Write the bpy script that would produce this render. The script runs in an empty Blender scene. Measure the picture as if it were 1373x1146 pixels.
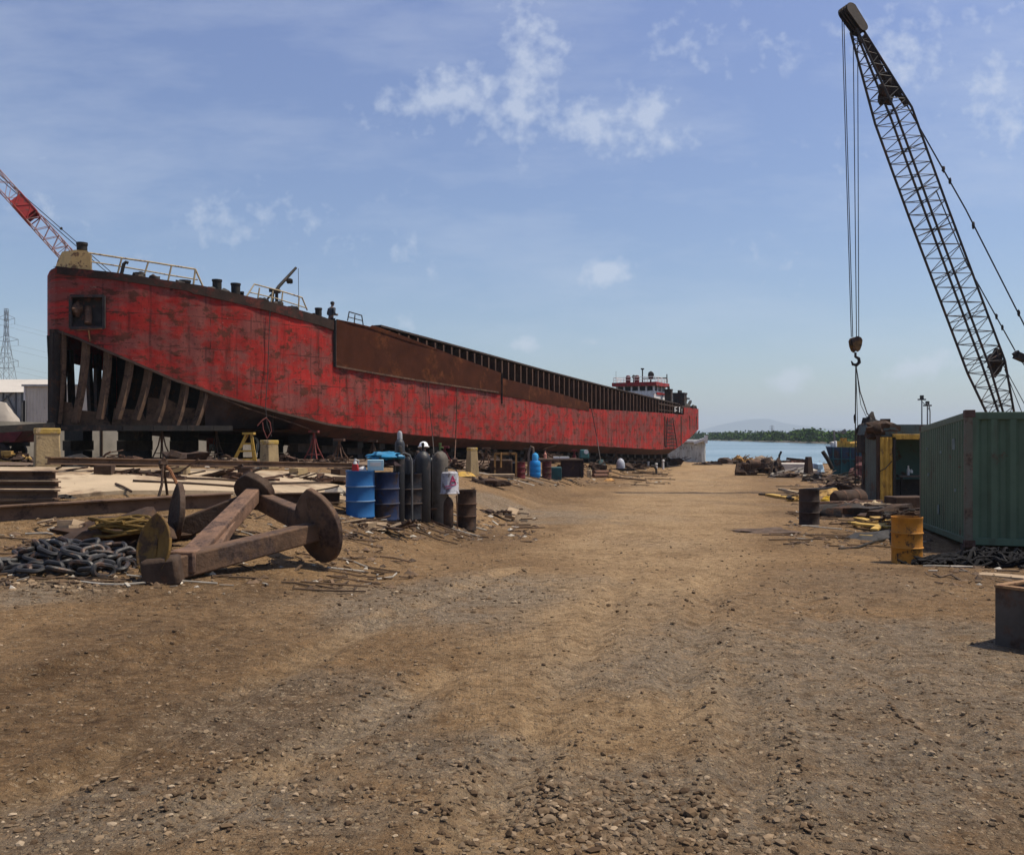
import bpy, bmesh, math, random
from mathutils import Vector, Matrix, noise
R = random.Random(7)
rad = math.radians
scn = bpy.context.scene
COL = scn.collection
F = 1220.0; CX = 686.5; HY = 583.0; CAMZ = 1.75
def P(px, py, d): return Vector(((px-CX)/F*d, d, CAMZ-(py-HY)/F*d))
def lerp(a, b, t): return a+(b-a)*t
def interp(tab, x):
    if x <= tab[0][0]: return tab[0][1]
    for (a, b), (c, d) in zip(tab, tab[1:]):
        if x <= c: return b+(d-b)*(x-a)/(c-a)
    return tab[-1][1]
def sstep(a, b, x):
    t = max(0, min(1, (x-a)/(b-a))); return t*t*(3-2*t)
# ------------------------------------------------------------------ terrain
ROADZ = [(-40, .05), (7, 0), (10, -.03), (13, -.16), (17, -.35), (23, -.46), (40, -.9), (60, -1.3), (100, -1.65), (126, -1.85), (140, -2.6), (180, -5)]
EDGE = [(-40, -2.5), (9, -2.2), (17, -1.2), (60, 5.6), (100, 17.5), (140, 30)]
RAMP = [(-40, .05), (7, .05), (10, .16), (12.5, .45), (15, .85), (17, 1), (60, 1), (100, .7), (125, .3), (140, .2)]
LROADZ = [(-40, .05), (7, 0), (17, -.35), (60, -.6), (400, -.6)]
def ground_z(x, y):
    off = interp(EDGE, y)-x
    z = interp(ROADZ, y)
    if x < -25:
        z = lerp(z, interp(LROADZ, y), sstep(-25, -60, x))
    if off > 0: z += 1.55*(1-math.exp(-off/3.5))*interp(RAMP, y)
    else: z -= .10*(1-math.exp(off/9))*sstep(9, 17, y)
    return z
def rough(x, y):
    q = Vector((x, y, 0))
    a = noise.noise(q*.45)*.05+noise.noise(q*1.7)*.018
    if y < 22: a += noise.noise(q*5.5)*.012
    return a*(1 if y < 60 else .6)
RUT = []
def G(x, y):
    z = ground_z(x, y)+rough(x, y)
    if y < 24:
        for ax, ay, bx, by, ww in RUT:
            dx, dy = bx-ax, by-ay; t = ((x-ax)*dx+(y-ay)*dy)/(dx*dx+dy*dy)
            if -.05 < t < 1.05:
                q = abs((x-ax)*dy-(y-ay)*dx)/math.hypot(dx, dy)+.05*noise.noise(Vector((x*1.2, y*1.2, 7)))
                if q < .42: z += (-.045*math.exp(-(q/.13)**2)+.030*math.exp(-((q-.24)/.08)**2))*sstep(-.05, .06, t)*sstep(1.05, .94, t)
    return z
def gp(px, py):
    k = (px-CX)/F; m = (py-HY)/F; d = 2.0
    while d < 400:
        if CAMZ-m*d <= ground_z(k*d, d): break
        d *= 1.004
    x, y = k*d, d
    return Vector((x, y, G(x, y)))
# ------------------------------------------------------------------ materials
MATS = {}
def nd(nt, t, **kw):
    n = nt.nodes.new(t)
    for k, v in kw.items():
        if k in ('ins',):
            for a, b in v.items(): n.inputs[a].default_value = b
        else: setattr(n, k, v)
    return n
def mixc(nt, fac, a, b, mode='MIX'):
    n = nt.nodes.new('ShaderNodeMix'); n.data_type = 'RGBA'; n.blend_type = mode
    for idx, val in ((0, fac), (6, a), (7, b)):
        if isinstance(val, bpy.types.NodeSocket): nt.links.new(val, n.inputs[idx])
        elif idx == 0: n.inputs[0].default_value = val
        else: n.inputs[idx].default_value = (*val, 1) if len(val) == 3 else val
    return n.outputs[2]
def ramp(nt, src, p0, p1, c0=0., c1=1.):
    n = nt.nodes.new('ShaderNodeMapRange'); n.inputs[1].default_value = p0; n.inputs[2].default_value = p1
    n.inputs[3].default_value = c0; n.inputs[4].default_value = c1
    nt.links.new(src, n.inputs[0]); return n.outputs[0]
def mth(nt, op, a, b=None, c=None):
    n = nt.nodes.new('ShaderNodeMath'); n.operation = op
    for i, v in enumerate((a, b, c)):
        if v is None: continue
        if isinstance(v, bpy.types.NodeSocket): nt.links.new(v, n.inputs[i])
        else: n.inputs[i].default_value = v
    return n.outputs[0]
def newmat(name):
    m = bpy.data.materials.new(name); m.use_nodes = True
    nt = m.node_tree; b = nt.nodes['Principled BSDF']
    return m, nt, b
def noise_tex(nt, vec, scale, detail=6, rough=.6):
    n = nt.nodes.new('ShaderNodeTexNoise'); n.inputs['Scale'].default_value = scale
    n.inputs['Detail'].default_value = detail; n.inputs['Roughness'].default_value = rough
    nt.links.new(vec, n.inputs['Vector']); return n.outputs[0]
def objvec(nt, stretch=(1, 1, 1)):
    tc = nt.nodes.new('ShaderNodeTexCoord'); oi = nt.nodes.new('ShaderNodeObjectInfo')
    mul = nt.nodes.new('ShaderNodeVectorMath'); mul.operation = 'MULTIPLY_ADD'
    nt.links.new(oi.outputs['Random'], mul.inputs[0]); mul.inputs[1].default_value = (37, 53, 19)
    nt.links.new(tc.outputs['Object'], mul.inputs[2])
    m = nt.nodes.new('ShaderNodeVectorMath'); m.operation = 'MULTIPLY'; m.inputs[1].default_value = stretch
    nt.links.new(mul.outputs[0], m.inputs[0]); return m.outputs[0], mul.outputs[0]
def M(name, col, rough=.75, metal=0., var=.3, scale=3., rust=0., rcol=(.055, .026, .014), rscale=2.2, streak=0., bump=.25, bscale=18., island=0., spec=.3):
    if name in MATS: return MATS[name]
    m, nt, b = newmat(name)
    sv, ov = objvec(nt, (1, 1, .18))
    n1 = noise_tex(nt, ov, scale)
    c = mixc(nt, ramp(nt, n1, .3, .7), tuple(x*(1-var) for x in col), tuple(min(1, x*(1+var)) for x in col))
    if island:
        g = nt.nodes.new('ShaderNodeNewGeometry')
        c = mixc(nt, ramp(nt, g.outputs['Random Per Island'], 0, 1, 0, island), c, tuple(x*.35 for x in col))
    if rust > 0:
        n2 = noise_tex(nt, ov, rscale, 10, .68)
        t = .68-.36*rust
        msk = ramp(nt, n2, t, t+.07)
        n3 = noise_tex(nt, ov, rscale*6, 4)
        rc = mixc(nt, ramp(nt, n3, .35, .65), tuple(x*.6 for x in rcol), tuple(x*1.6 for x in rcol))
        c = mixc(nt, msk, c, rc)
    if streak > 0:
        n4 = noise_tex(nt, sv, 5, 6)
        c = mixc(nt, ramp(nt, n4, .52, .68, 0, streak), c, tuple(x*.7 for x in rcol))
    nt.links.new(c, b.inputs['Base Color'])
    n5 = noise_tex(nt, ov, bscale, 5)
    rr = ramp(nt, n5, .3, .7, max(.05, rough-.12), min(1, rough+.12))
    nt.links.new(rr, b.inputs['Roughness']); b.inputs['Metallic'].default_value = metal
    b.inputs['Specular IOR Level'].default_value = spec
    if bump > 0:
        bp = nt.nodes.new('ShaderNodeBump'); bp.inputs['Strength'].default_value = bump; bp.inputs['Distance'].default_value = .03
        nt.links.new(n5, bp.inputs['Height']); nt.links.new(bp.outputs[0], b.inputs['Normal'])
    MATS[name] = m; return m
rust_dark = M('rust_dark', (.052, .029, .017), .85, 0, .45, 4, .45, (.035, .022, .016), bump=.35)
rust_mid = M('rust_mid', (.105, .056, .034), .85, 0, .4, 4, .5, (.05, .028, .018), bump=.3)
rust_orange = M('rust_orange', (.20, .085, .035), .85, 0, .4, 5, .5, (.09, .04, .02))
steel_black = M('steel_black', (.020, .017, .014), .7, .0, .4, 5, .35, (.05, .03, .02))
iron_grey = M('iron_grey', (.028, .027, .027), .55, .3, .35, 9, .42, (.07, .038, .022), 4, spec=.5)
cable_black = M('cable_black', (.014, .013, .013), .7, 0, .4, 9, island=.4, spec=.15)
rope_grey = M('rope_grey', (.05, .045, .04), .9)
drum_blue = M('drum_blue', (.016, .105, .28), .5, 0, .2, 2, .24, streak=.18, bump=.12)
drum_navy = M('drum_navy', (.009, .02, .06), .6, 0, .3, 3, .5, (.03, .018, .013), streak=.5)
drum_brown = M('drum_brown', (.065, .036, .022), .8, 0, .4, 4, .5, (.03, .02, .015), streak=.4)
drum_yellow = M('drum_yellow', (.42, .17, .016), .6, 0, .18, 3, .33, (.03, .02, .014), 4.2, streak=.35)
drum_lid = M('burnt_lid', (.03, .022, .018), .9)
cyl_black = M('cylinder_black', (.009, .010, .012), .5, 0, .3, 6, .3, (.04, .03, .024), spec=.5)
cyl_grey = M('cylinder_grey', (.12, .105, .085), .75, 0, .25, 5, .42, (.08, .06, .045), streak=.4)
paint_yellow = M('paint_yellow', (.48, .29, .05), .65, 0, .25, 4, .4, (.12, .065, .03), 3, streak=.4)
paint_cream = M('paint_cream', (.45, .36, .22), .7, 0, .25, 4, .42, (.12, .07, .04), 4, streak=.4)
paint_white = M('paint_white', (.72, .71, .68), .5, 0, .12, 3, .3, (.2, .12, .07), 3, streak=.3)
white_dull = M('white_dull', (.55, .55, .53), .7, 0, .2, 4)
paint_red = M('paint_red', (.30, .025, .022), .6, 0, .25, 4, .42, (.09, .04, .03), 3)
paint_maroon = M('paint_maroon', (.12, .016, .02), .65, 0, .3, 4, .4)
teal = M('teal_paint', (.02, .085, .09), .6, 0, .3, 2, .45, (.05, .035, .028), 1.6, streak=.5)
navy_paint = M('navy_paint', (.02, .04, .07), .6, 0, .3, 2, .45, (.05, .03, .022), 1.6, streak=.5)
green_dark = M('container_green', (.072, .118, .076), .55, 0, .18, 1.2, .2, (.075, .04, .025), 1.5, streak=.3, bump=.08)
green_grey = M('green_grey', (.075, .105, .095), .65, 0, .2, 1.5, .35, (.07, .045, .03), 1.6, streak=.5)
concrete_y = M('bollard_concrete', (.34, .25, .13), .9, 0, .2, 3, .36, (.23, .17, .10), 2.5, streak=.35, bump=.4)
concrete = M('concrete', (.37, .285, .185), .92, 0, .2, .7, .5, (.22, .155, .095), .9, bump=.5, bscale=9)
timber = M('timber', (.05, .034, .022), .9, 0, .4, 4)
plank_y = M('plank_yellow', (.45, .29, .07), .8, 0, .3, 4, .3)
lattice_dark = M('boom_dark', (.03, .028, .028), .6, .2, .3, 4, .4, (.06, .032, .02))
lattice_white = M('boom_white', (.30, .19, .18), .6, 0, .3, 2, .4, (.2, .06, .05))
grey_metal = M('pylon_steel', (.16, .17, .18), .5, .3, .15)
shed_wall = M('shed_sheet', (.48, .44, .38), .7, 0, .1, .5, .25, (.33, .30, .26), .8, streak=.35)
glass_dark = M('dark_glass', (.008, .010, .011), .35, 0, .1, 1, bump=0, spec=.2)
tarp_blue = M('tarp_blue', (.02, .17, .32), .55, 0, .3, 6)
cloth_dark = M('cloth_dark', (.02, .021, .025), .9, 0, .3, 10)
cloth_grey = M('cloth_grey', (.07, .075, .085), .9, 0, .3, 10)
skin = M('skin', (.16, .085, .055), .6, 0, .1, 5, bump=.05)
helmet_white = M('helmet_white', (.8, .8, .78), .35, 0, .04, 2, bump=0, spec=.5)
cardboard = M('cardboard', (.33, .24, .15), .85)
pale_blue = M('pale_blue_print', (.32, .50, .58), .6, 0, .15, 4)
pink = M('pink_mark', (.55, .06, .16), .6)
panel_brown = M('primer_brown', (.052, .0165, .008), .8, 0, .3, .9, .42, (.075, .025, .010), .5, streak=.3, bump=.15, spec=.08)
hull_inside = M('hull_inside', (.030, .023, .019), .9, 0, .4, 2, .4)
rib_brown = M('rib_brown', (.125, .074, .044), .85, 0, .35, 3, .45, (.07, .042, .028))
scrap_mix = M('scrap_mix', (.15, .095, .055), .85, 0, .3, 6, island=1.)
scrap_pale = M('scrap_pale', (.50, .45, .37), .8, 0, .3, 6, island=1.)

def hull_mat():
    m, nt, b = newmat('hull_red')
    tc = nt.nodes.new('ShaderNodeTexCoord'); uv = tc.outputs['UV']
    def sc(x, y):
        v = nt.nodes.new('ShaderNodeVectorMath'); v.operation = 'MULTIPLY'; v.inputs[1].default_value = (x, y, 1)
        nt.links.new(uv, v.inputs[0]); return v.outputs[0]
    big = noise_tex(nt, sc(.28, .45), 1, 5)
    c = mixc(nt, ramp(nt, big, .35, .65), (.285, .017, .014), (.42, .034, .027))
    c = mixc(nt, ramp(nt, noise_tex(nt, sc(.16, .5), 1.1, 6, .65), .42, .66, 0, .55), c, (.15, .026, .019))
    # plates
    br = nt.nodes.new('ShaderNodeTexBrick'); nt.links.new(sc(1, 1), br.inputs['Vector'])
    br.inputs['Scale'].default_value = 1; br.inputs['Mortar Size'].default_value = .022; br.inputs['Mortar Smooth'].default_value = .6
    br.inputs['Brick Width'].default_value = 5.3; br.inputs['Row Height'].default_value = 1.35; br.offset = .37
    br.inputs['Color1'].default_value = (0, 0, 0, 1); br.inputs['Color2'].default_value = (1, 1, 1, 1); br.inputs['Mortar'].default_value = (.5, .5, .5, 1)
    c = mixc(nt, ramp(nt, br.outputs[0], 0, 1, 0, .16), c, (.25, .018, .02))
    # faded, greyed patches
    n2 = noise_tex(nt, sc(.55, .8), 1.25, 12, .72)
    c = mixc(nt, ramp(nt, n2, .46, .56, 0, .75), c, (.165, .066, .056))
    # bare rust
    n3 = noise_tex(nt, sc(.9, 1.2), 1.4, 14, .75)
    c = mixc(nt, ramp(nt, n3, .53, .58, 0, .85), c, (.072, .028, .017))
    # fine flaking
    n6 = noise_tex(nt, sc(5, 4), 1.9, 8, .7)
    c = mixc(nt, ramp(nt, n6, .585, .63, 0, .8), c, (.05, .025, .02))
    # vertical runs of rust
    n4 = noise_tex(nt, sc(1.7, .2), 1.5, 10, .72)
    c = mixc(nt, ramp(nt, n4, .54, .64, 0, .6), c, (.062, .017, .011))
    # weld marks of the inner frames: faint regular lines
    w = nt.nodes.new('ShaderNodeTexWave'); w.bands_direction = 'X'; w.inputs['Scale'].default_value = .5; w.inputs['Distortion'].default_value = .5
    nt.links.new(sc(1, .25), w.inputs['Vector'])
    wm = mth(nt, 'MULTIPLY', ramp(nt, w.outputs[0], .94, 1, 0, .6), ramp(nt, noise_tex(nt, sc(.5, .5), 1.7, 4), .42, .6))
    c = mixc(nt, wm, c, (.06, .02, .018))
    # holes and pits
    vo = nt.nodes.new('ShaderNodeTexVoronoi'); vo.inputs['Scale'].default_value = 1.15; nt.links.new(sc(1, 1.1), vo.inputs['Vector'])
    c = mixc(nt, ramp(nt, vo.outputs['Distance'], .075, .05, 0, .9), c, (.03, .015, .012))
    # mortar seam
    seam = mth(nt, 'MULTIPLY', br.outputs['Fac'], ramp(nt, noise_tex(nt, sc(.7, .7), 1.5, 5), .40, .55, .1, .95))
    c = mixc(nt, seam, c, (.05, .022, .018))
    n7 = noise_tex(nt, sc(1.1, 7.5), 1.3, 4, .6)
    c = mixc(nt, ramp(nt, n7, .645, .67, 0, .85), c, (.035, .014, .010))
    n8 = noise_tex(nt, sc(1.0, 6.5), 1.7, 6, .65)
    c = mixc(nt, ramp(nt, n8, .665, .69, 0, .55), c, (.36, .22, .16))
    # pale chips
    n5 = noise_tex(nt, sc(2.5, 3.5), 2.2, 8, .7)
    c = mixc(nt, ramp(nt, n5, .645, .68, 0, .6), c, (.40, .30, .25))
    nt.links.new(c, b.inputs['Base Color']); b.inputs['Roughness'].default_value = .68
    b.inputs['Specular IOR Level'].default_value = .1
    wf = nt.nodes.new('ShaderNodeTexWave'); wf.bands_direction = 'X'; wf.inputs['Scale'].default_value = .48; wf.inputs['Distortion'].default_value = 1.2; nt.links.new(sc(1, .3), wf.inputs['Vector'])
    hh = mth(nt, 'ADD', mth(nt, 'ADD', noise_tex(nt, sc(.8, .5), 1, 3), mth(nt, 'MULTIPLY', wf.outputs[0], .22)), mth(nt, 'MULTIPLY', n3, .25))
    bp = nt.nodes.new('ShaderNodeBump'); bp.inputs['Strength'].default_value = .6; bp.inputs['Distance'].default_value = .14
    nt.links.new(hh, bp.inputs['Height']); nt.links.new(bp.outputs[0], b.inputs['Normal'])
    return m
hull_red = hull_mat()
# ------------------------------------------------------------------ mesh builder
WL = {}
def rot_to(d, up=Vector((0, 0, 1))):
    d = d.normalized()
    if abs(d.dot(up)) > .98: up = Vector((1, 0, 0)) if abs(d.x) < .9 else Vector((0, 1, 0))
    x = d; y = up.cross(d).normalized(); z = x.cross(y)
    return Matrix((x, y, z)).transposed()
class MB:
    def __init__(s): s.v = []; s.f = []; s.uv = {}
    def add(s, vs, fs):
        n = len(s.v); s.v += [Vector(a) for a in vs]; s.f += [tuple(i+n for i in f) for f in fs]; return s
    def box(s, c, size, rot=None, taper=1.):
        c = Vector(c); x, y, z = (a/2 for a in size); vs = []
        for dz in (-1, 1):
            t = taper if dz > 0 else 1
            for dx, dy in ((-1, -1), (1, -1), (1, 1), (-1, 1)):
                q = Vector((dx*x*t, dy*y*t, dz*z))
                if rot is not None: q = rot @ q
                vs.append(c+q)
        return s.add(vs, [(3, 2, 1, 0), (4, 5, 6, 7), (0, 1, 5, 4), (1, 2, 6, 5), (2, 3, 7, 6), (3, 0, 4, 7)])
    def beam(s, p, q, w, h=None, up=Vector((0, 0, 1)), w2=None, h2=None):
        h = w if h is None else h; w2 = w if w2 is None else w2; h2 = h if h2 is None else h2
        p = Vector(p); q = Vector(q); m = rot_to(q-p, up); vs = []
        for c, a, b in ((p, w, h), (q, w2, h2)):
            for dy, dz in ((-1, -1), (1, -1), (1, 1), (-1, 1)): vs.append(c+m @ Vector((0, dy*a/2, dz*b/2)))
        return s.add(vs, [(0, 3, 2, 1), (4, 5, 6, 7), (0, 1, 5, 4), (1, 2, 6, 5), (2, 3, 7, 6), (3, 0, 4, 7)])
    def ibeam(s, p, q, w, h, t=.02, up=Vector((0, 0, 1))):
        p = Vector(p); q = Vector(q); m = rot_to(q-p, up); z = m @ Vector((0, 0, 1))
        s.beam(p+z*(h/2-t/2), q+z*(h/2-t/2), w, t, up); s.beam(p-z*(h/2-t/2), q-z*(h/2-t/2), w, t, up)
        s.beam(p, q, t, h-2*t, up); return s
    def tube(s, pts, r, n=6, cap=True):
        pts = [Vector(p) for p in pts]; k = len(pts); rs = r if isinstance(r, (list, tuple)) else [r]*k
        vs = []; fr = None
        for i, p in enumerate(pts):
            d = (pts[min(i+1, k-1)]-pts[max(i-1, 0)])
            if d.length < 1e-9: d = Vector((0, 0, 1))
            d.normalize()
            if fr is None: y = rot_to(d) @ Vector((0, 1, 0))
            else:
                y = fr-d*fr.dot(d)
                if y.length < 1e-6: y = rot_to(d) @ Vector((0, 1, 0))
                y.normalize()
            fr = y; z = d.cross(y)
            for j in range(n):
                a = 2*math.pi*j/n; vs.append(p+(y*math.cos(a)+z*math.sin(a))*rs[i])
        fs = []
        for i in range(k-1):
            for j in range(n): fs.append((i*n+j, i*n+(j+1) % n, (i+1)*n+(j+1) % n, (i+1)*n+j))
        if cap: fs.append(tuple(range(n-1, -1, -1))); fs.append(tuple((k-1)*n+j for j in range(n)))
        return s.add(vs, fs)
    def ring(s, pts, r, n=6):
        pts = [Vector(p) for p in pts]; k = len(pts); c = sum(pts, Vector())/k
        nn = (pts[0]-c).cross(pts[k//4]-c).normalized(); vs = []
        for i, p in enumerate(pts):
            d = (pts[(i+1) % k]-pts[i-1]).normalized(); y = nn; z = d.cross(y)
            for j in range(n):
                a = 2*math.pi*j/n; vs.append(p+(y*math.cos(a)+z*math.sin(a))*r)
        fs = [(i*n+j, i*n+(j+1) % n, ((i+1) % k)*n+(j+1) % n, ((i+1) % k)*n+j) for i in range(k) for j in range(n)]
        return s.add(vs, fs)
    def lathe(s, prof, c, n=20, axis=None, capb=True, capt=True):
        c = Vector(c); m = Matrix.Identity(3)
        if axis is not None:
            a = rot_to(Vector(axis)); m = Matrix((a @ Vector((0, 1, 0)), a @ Vector((0, 0, 1)), a @ Vector((1, 0, 0)))).transposed()
        vs = []
        for r, z in prof:
            for j in range(n):
                a = 2*math.pi*j/n; vs.append(c+m @ Vector((r*math.cos(a), r*math.sin(a), z)))
        k = len(prof); fs = [(i*n+j, i*n+(j+1) % n, (i+1)*n+(j+1) % n, (i+1)*n+j) for i in range(k-1) for j in range(n)]
        if capb: fs.append(tuple(range(n-1, -1, -1)))
        if capt: fs.append(tuple((k-1)*n+j for j in range(n)))
        return s.add(vs, fs)
    def prism(s, poly, ext):
        ext = Vector(ext); n = len(poly); vs = [Vector(p) for p in poly]+[Vector(p)+ext for p in poly]
        fs = [tuple(range(n-1, -1, -1)), tuple(range(n, 2*n))]+[(i, (i+1) % n, n+(i+1) % n, n+i) for i in range(n)]
        return s.add(vs, fs)
    def rock(s, c, r, sq=.6, rnd=R):
        c = Vector(c); b = [(1, 0, 0), (0, 1, 0), (-1, 0, 0), (0, -1, 0)]; a = rnd.uniform(0, 6.28); ca, sa = math.cos(a), math.sin(a); vs = []
        st = rnd.uniform(.6, 1.3)
        for x, y, z in b:
            k = rnd.uniform(.75, 1.25)*r; X, Y = x*k*st, y*k; vs.append(c+Vector((X*ca-Y*sa, X*sa+Y*ca, rnd.uniform(-.15, .15)*r)))
        vs.append(c+Vector((rnd.uniform(-.3, .3)*r, rnd.uniform(-.3, .3)*r, r*sq*rnd.uniform(.7, 1.2))))
        vs.append(c+Vector((0, 0, -r*sq*.7)))
        return s.add(vs, [(0, 1, 4), (1, 2, 4), (2, 3, 4), (3, 0, 4), (1, 0, 5), (2, 1, 5), (3, 2, 5), (0, 3, 5)])
    def blob(s, c, rx, ry, rz, seed=0, nu=14, nv=8, amp=.25, flat=True):
        c = Vector(c); vs = []
        for i in range(nv+1):
            th = math.pi*i/nv
            for j in range(nu):
                a = 2*math.pi*j/nu; u = Vector((math.sin(th)*math.cos(a), math.sin(th)*math.sin(a), math.cos(th)))
                k = 1+amp*noise.noise(u*1.7+Vector((seed*3.1, seed, 0)))*2
                q = Vector((u.x*rx*k, u.y*ry*k, u.z*rz*k))
                if flat and q.z < -.15*rz: q.z = -.15*rz
                vs.append(c+q)
        fs = [(i*nu+j, (i+1)*nu+j, (i+1)*nu+(j+1) % nu, i*nu+(j+1) % nu) for i in range(nv) for j in range(nu)]
        return s.add(vs, fs)
    def build(s, name, mat, parent=None, org=None, smooth=True, bevel=0, angle=35, uv=None, mats=None):
        o0 = WL[parent.name] if parent is not None else (Vector(org) if org is not None else Vector((0, 0, 0)))
        me = bpy.data.meshes.new(name); me.from_pydata([v-o0 for v in s.v], [], s.f); me.update()
        bm = bmesh.new(); bm.from_mesh(me); bmesh.ops.recalc_face_normals(bm, faces=bm.faces); bm.to_mesh(me); bm.free()
        if uv:
            l = me.uv_layers.new(name='UVMap')
            for lp in me.loops: l.data[lp.index].uv = uv[lp.vertex_index]
        me.materials.append(mat)
        if smooth:
            me.polygons.foreach_set('use_smooth', [True]*len(me.polygons)); me.set_sharp_from_angle(angle=rad(angle))
        o = bpy.data.objects.new(name, me); COL.objects.link(o)
        if parent is not None: o.parent = parent; o.location = (0, 0, 0)
        else: o.location = o0
        WL[o.name] = o0
        if bevel:
            md = o.modifiers.new('bevel', 'BEVEL'); md.width = bevel; md.segments = 2; md.limit_method = 'ANGLE'
        return o
def tag(o, label, cat, group=None, kind=None):
    if label: o['label'] = label
    if cat: o['category'] = cat
    if group: o['group'] = group
    if kind: o['kind'] = kind
    return o
def thing(name, label, cat, base, group=None):
    o = bpy.data.objects.new(name, None); COL.objects.link(o); o.location = base; o.empty_display_size = .3
    WL[o.name] = Vector(base); return tag(o, label, cat, group)
def struct(o, kind='structure'): o['kind'] = kind; return o
def dup(root, loc, rz=0., label=None, sc=None):
    r = root.copy(); COL.objects.link(r); r.location = loc; r.rotation_euler = (0, 0, rz)
    if sc: r.scale = sc
    if label: r['label'] = label
    WL[r.name] = Vector(loc)
    for ch in list(root.children):
        c = ch.copy(); COL.objects.link(c); c.parent = r
        for g in ch.children:
            d = g.copy(); COL.objects.link(d); d.parent = c
    return r
# ------------------------------------------------------------------ ground
GRAV = [(430, 950, 1.0, .55), (650, 790, 1.6, 1.0), (1080, 960, 1.2, .7), (880, 1080, .9, .5), (560, 810, 1.6, 1.2), (960, 900, 1.4, .9), (1200, 880, 2.2, 1.4), (250, 1090, .9, .3),
        (720, 690, 3.0, 2.2), (640, 1010, .8, .3), (1150, 1080, 1.0, .4), (60, 790, .9, .5), (860, 1120, .5, .2), (1300, 1000, 1.5, .7)]
GRW = [(gp(a, b), c, d) for a, b, c, d in GRAV]
ROADC = [(-40, .6), (4, .5), (10, 1.3), (17, 2.4), (30, 5.3), (60, 11.3), (100, 22), (140, 34)]
ROADW = [(0, 1.0), (10, 1.6), (17, 2.3), (60, 4.5), (100, 5)]
DARK = [(gp(a, b), c) for a, b, c in ((300, 790, 1.2), (215, 790, .8), (600, 712, 1.4), (560, 705, 1.4), (640, 715, 1.), (1120, 690, 2.5), (1180, 720, 1.6), (800, 650, 4), (700, 645, 4), (120, 900, 1.6), (250, 860, 1.4), (1060, 640, 4), (1300, 770, 1.5), (200, 960, 1.2), (120, 612, 4), (200, 614, 4), (290, 614, 4), (380, 615, 4), (470, 617, 4), (560, 620, 5), (650, 622, 5), (740, 622, 6), (820, 621, 7), (1255, 745, 1.6), (700, 655, 3), (1020, 714, .8))]  # rusty dark soil; the row along the ship base puts its shade into the colour
def masks(x, y):
    nz = noise.noise(Vector((x*.35, y*.25, 3)))
    n2 = noise.noise(Vector((x*1.1, y*.8, 9)))
    w = interp(ROADW, y); d = abs(x-interp(ROADC, y)+nz*1.2)
    dust = (1-sstep(w*.35, w*1.25, d))*(.65+.5*n2)*sstep(2, 9, y)
    # the two paler wheel tracks that leave to the lower left
    for (ax, ay, bx, by, ww) in TRK:
        t = max(0, min(1, ((x-ax)*(bx-ax)+(y-ay)*(by-ay))/((bx-ax)**2+(by-ay)**2)))
        q = math.hypot(x-ax-t*(bx-ax), y-ay-t*(by-ay))
        dust = max(dust, .62*(1-sstep(ww*.3, ww, q+.12*n2)))
    gv = 0
    for c, a, b in GRW:
        q = math.hypot((x-c.x)/a, (y-c.y)/(b*1.6))+.5*n2+.3*nz
        gv = max(gv, 1-sstep(.45, 1.15, q))
    gv = max(.85*gv, .25*sstep(.0, .5, nz))
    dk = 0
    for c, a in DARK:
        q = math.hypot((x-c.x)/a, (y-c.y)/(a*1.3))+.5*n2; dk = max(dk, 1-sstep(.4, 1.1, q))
    return max(0, min(1, dust)), max(0, min(1, gv)), max(0, min(1, dk))
def tp(px, py): v = gp(px, py); return v.x, v.y
TRK = [(*tp(20, 1080), *tp(480, 850), .22), (*tp(480, 850), *tp(700, 760), .3), (*tp(640, 1130), *tp(760, 900), .25), (*tp(240, 1110), *tp(600, 900), .2), (*tp(760, 900), *tp(860, 740), .5)]
for a_, b_ in (((20, 1080), (480, 850)), ((480, 850), (690, 765)), ((240, 1115), (610, 895)), ((640, 1130), (775, 890)), ((775, 890), (850, 760)), ((900, 980), (960, 770)), ((1010, 1120), (990, 900)), ((1330, 1040), (1060, 790)), ((0, 930), (330, 840))):
    RUT.append((*tp(*a_), *tp(*b_), 0))
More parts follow.
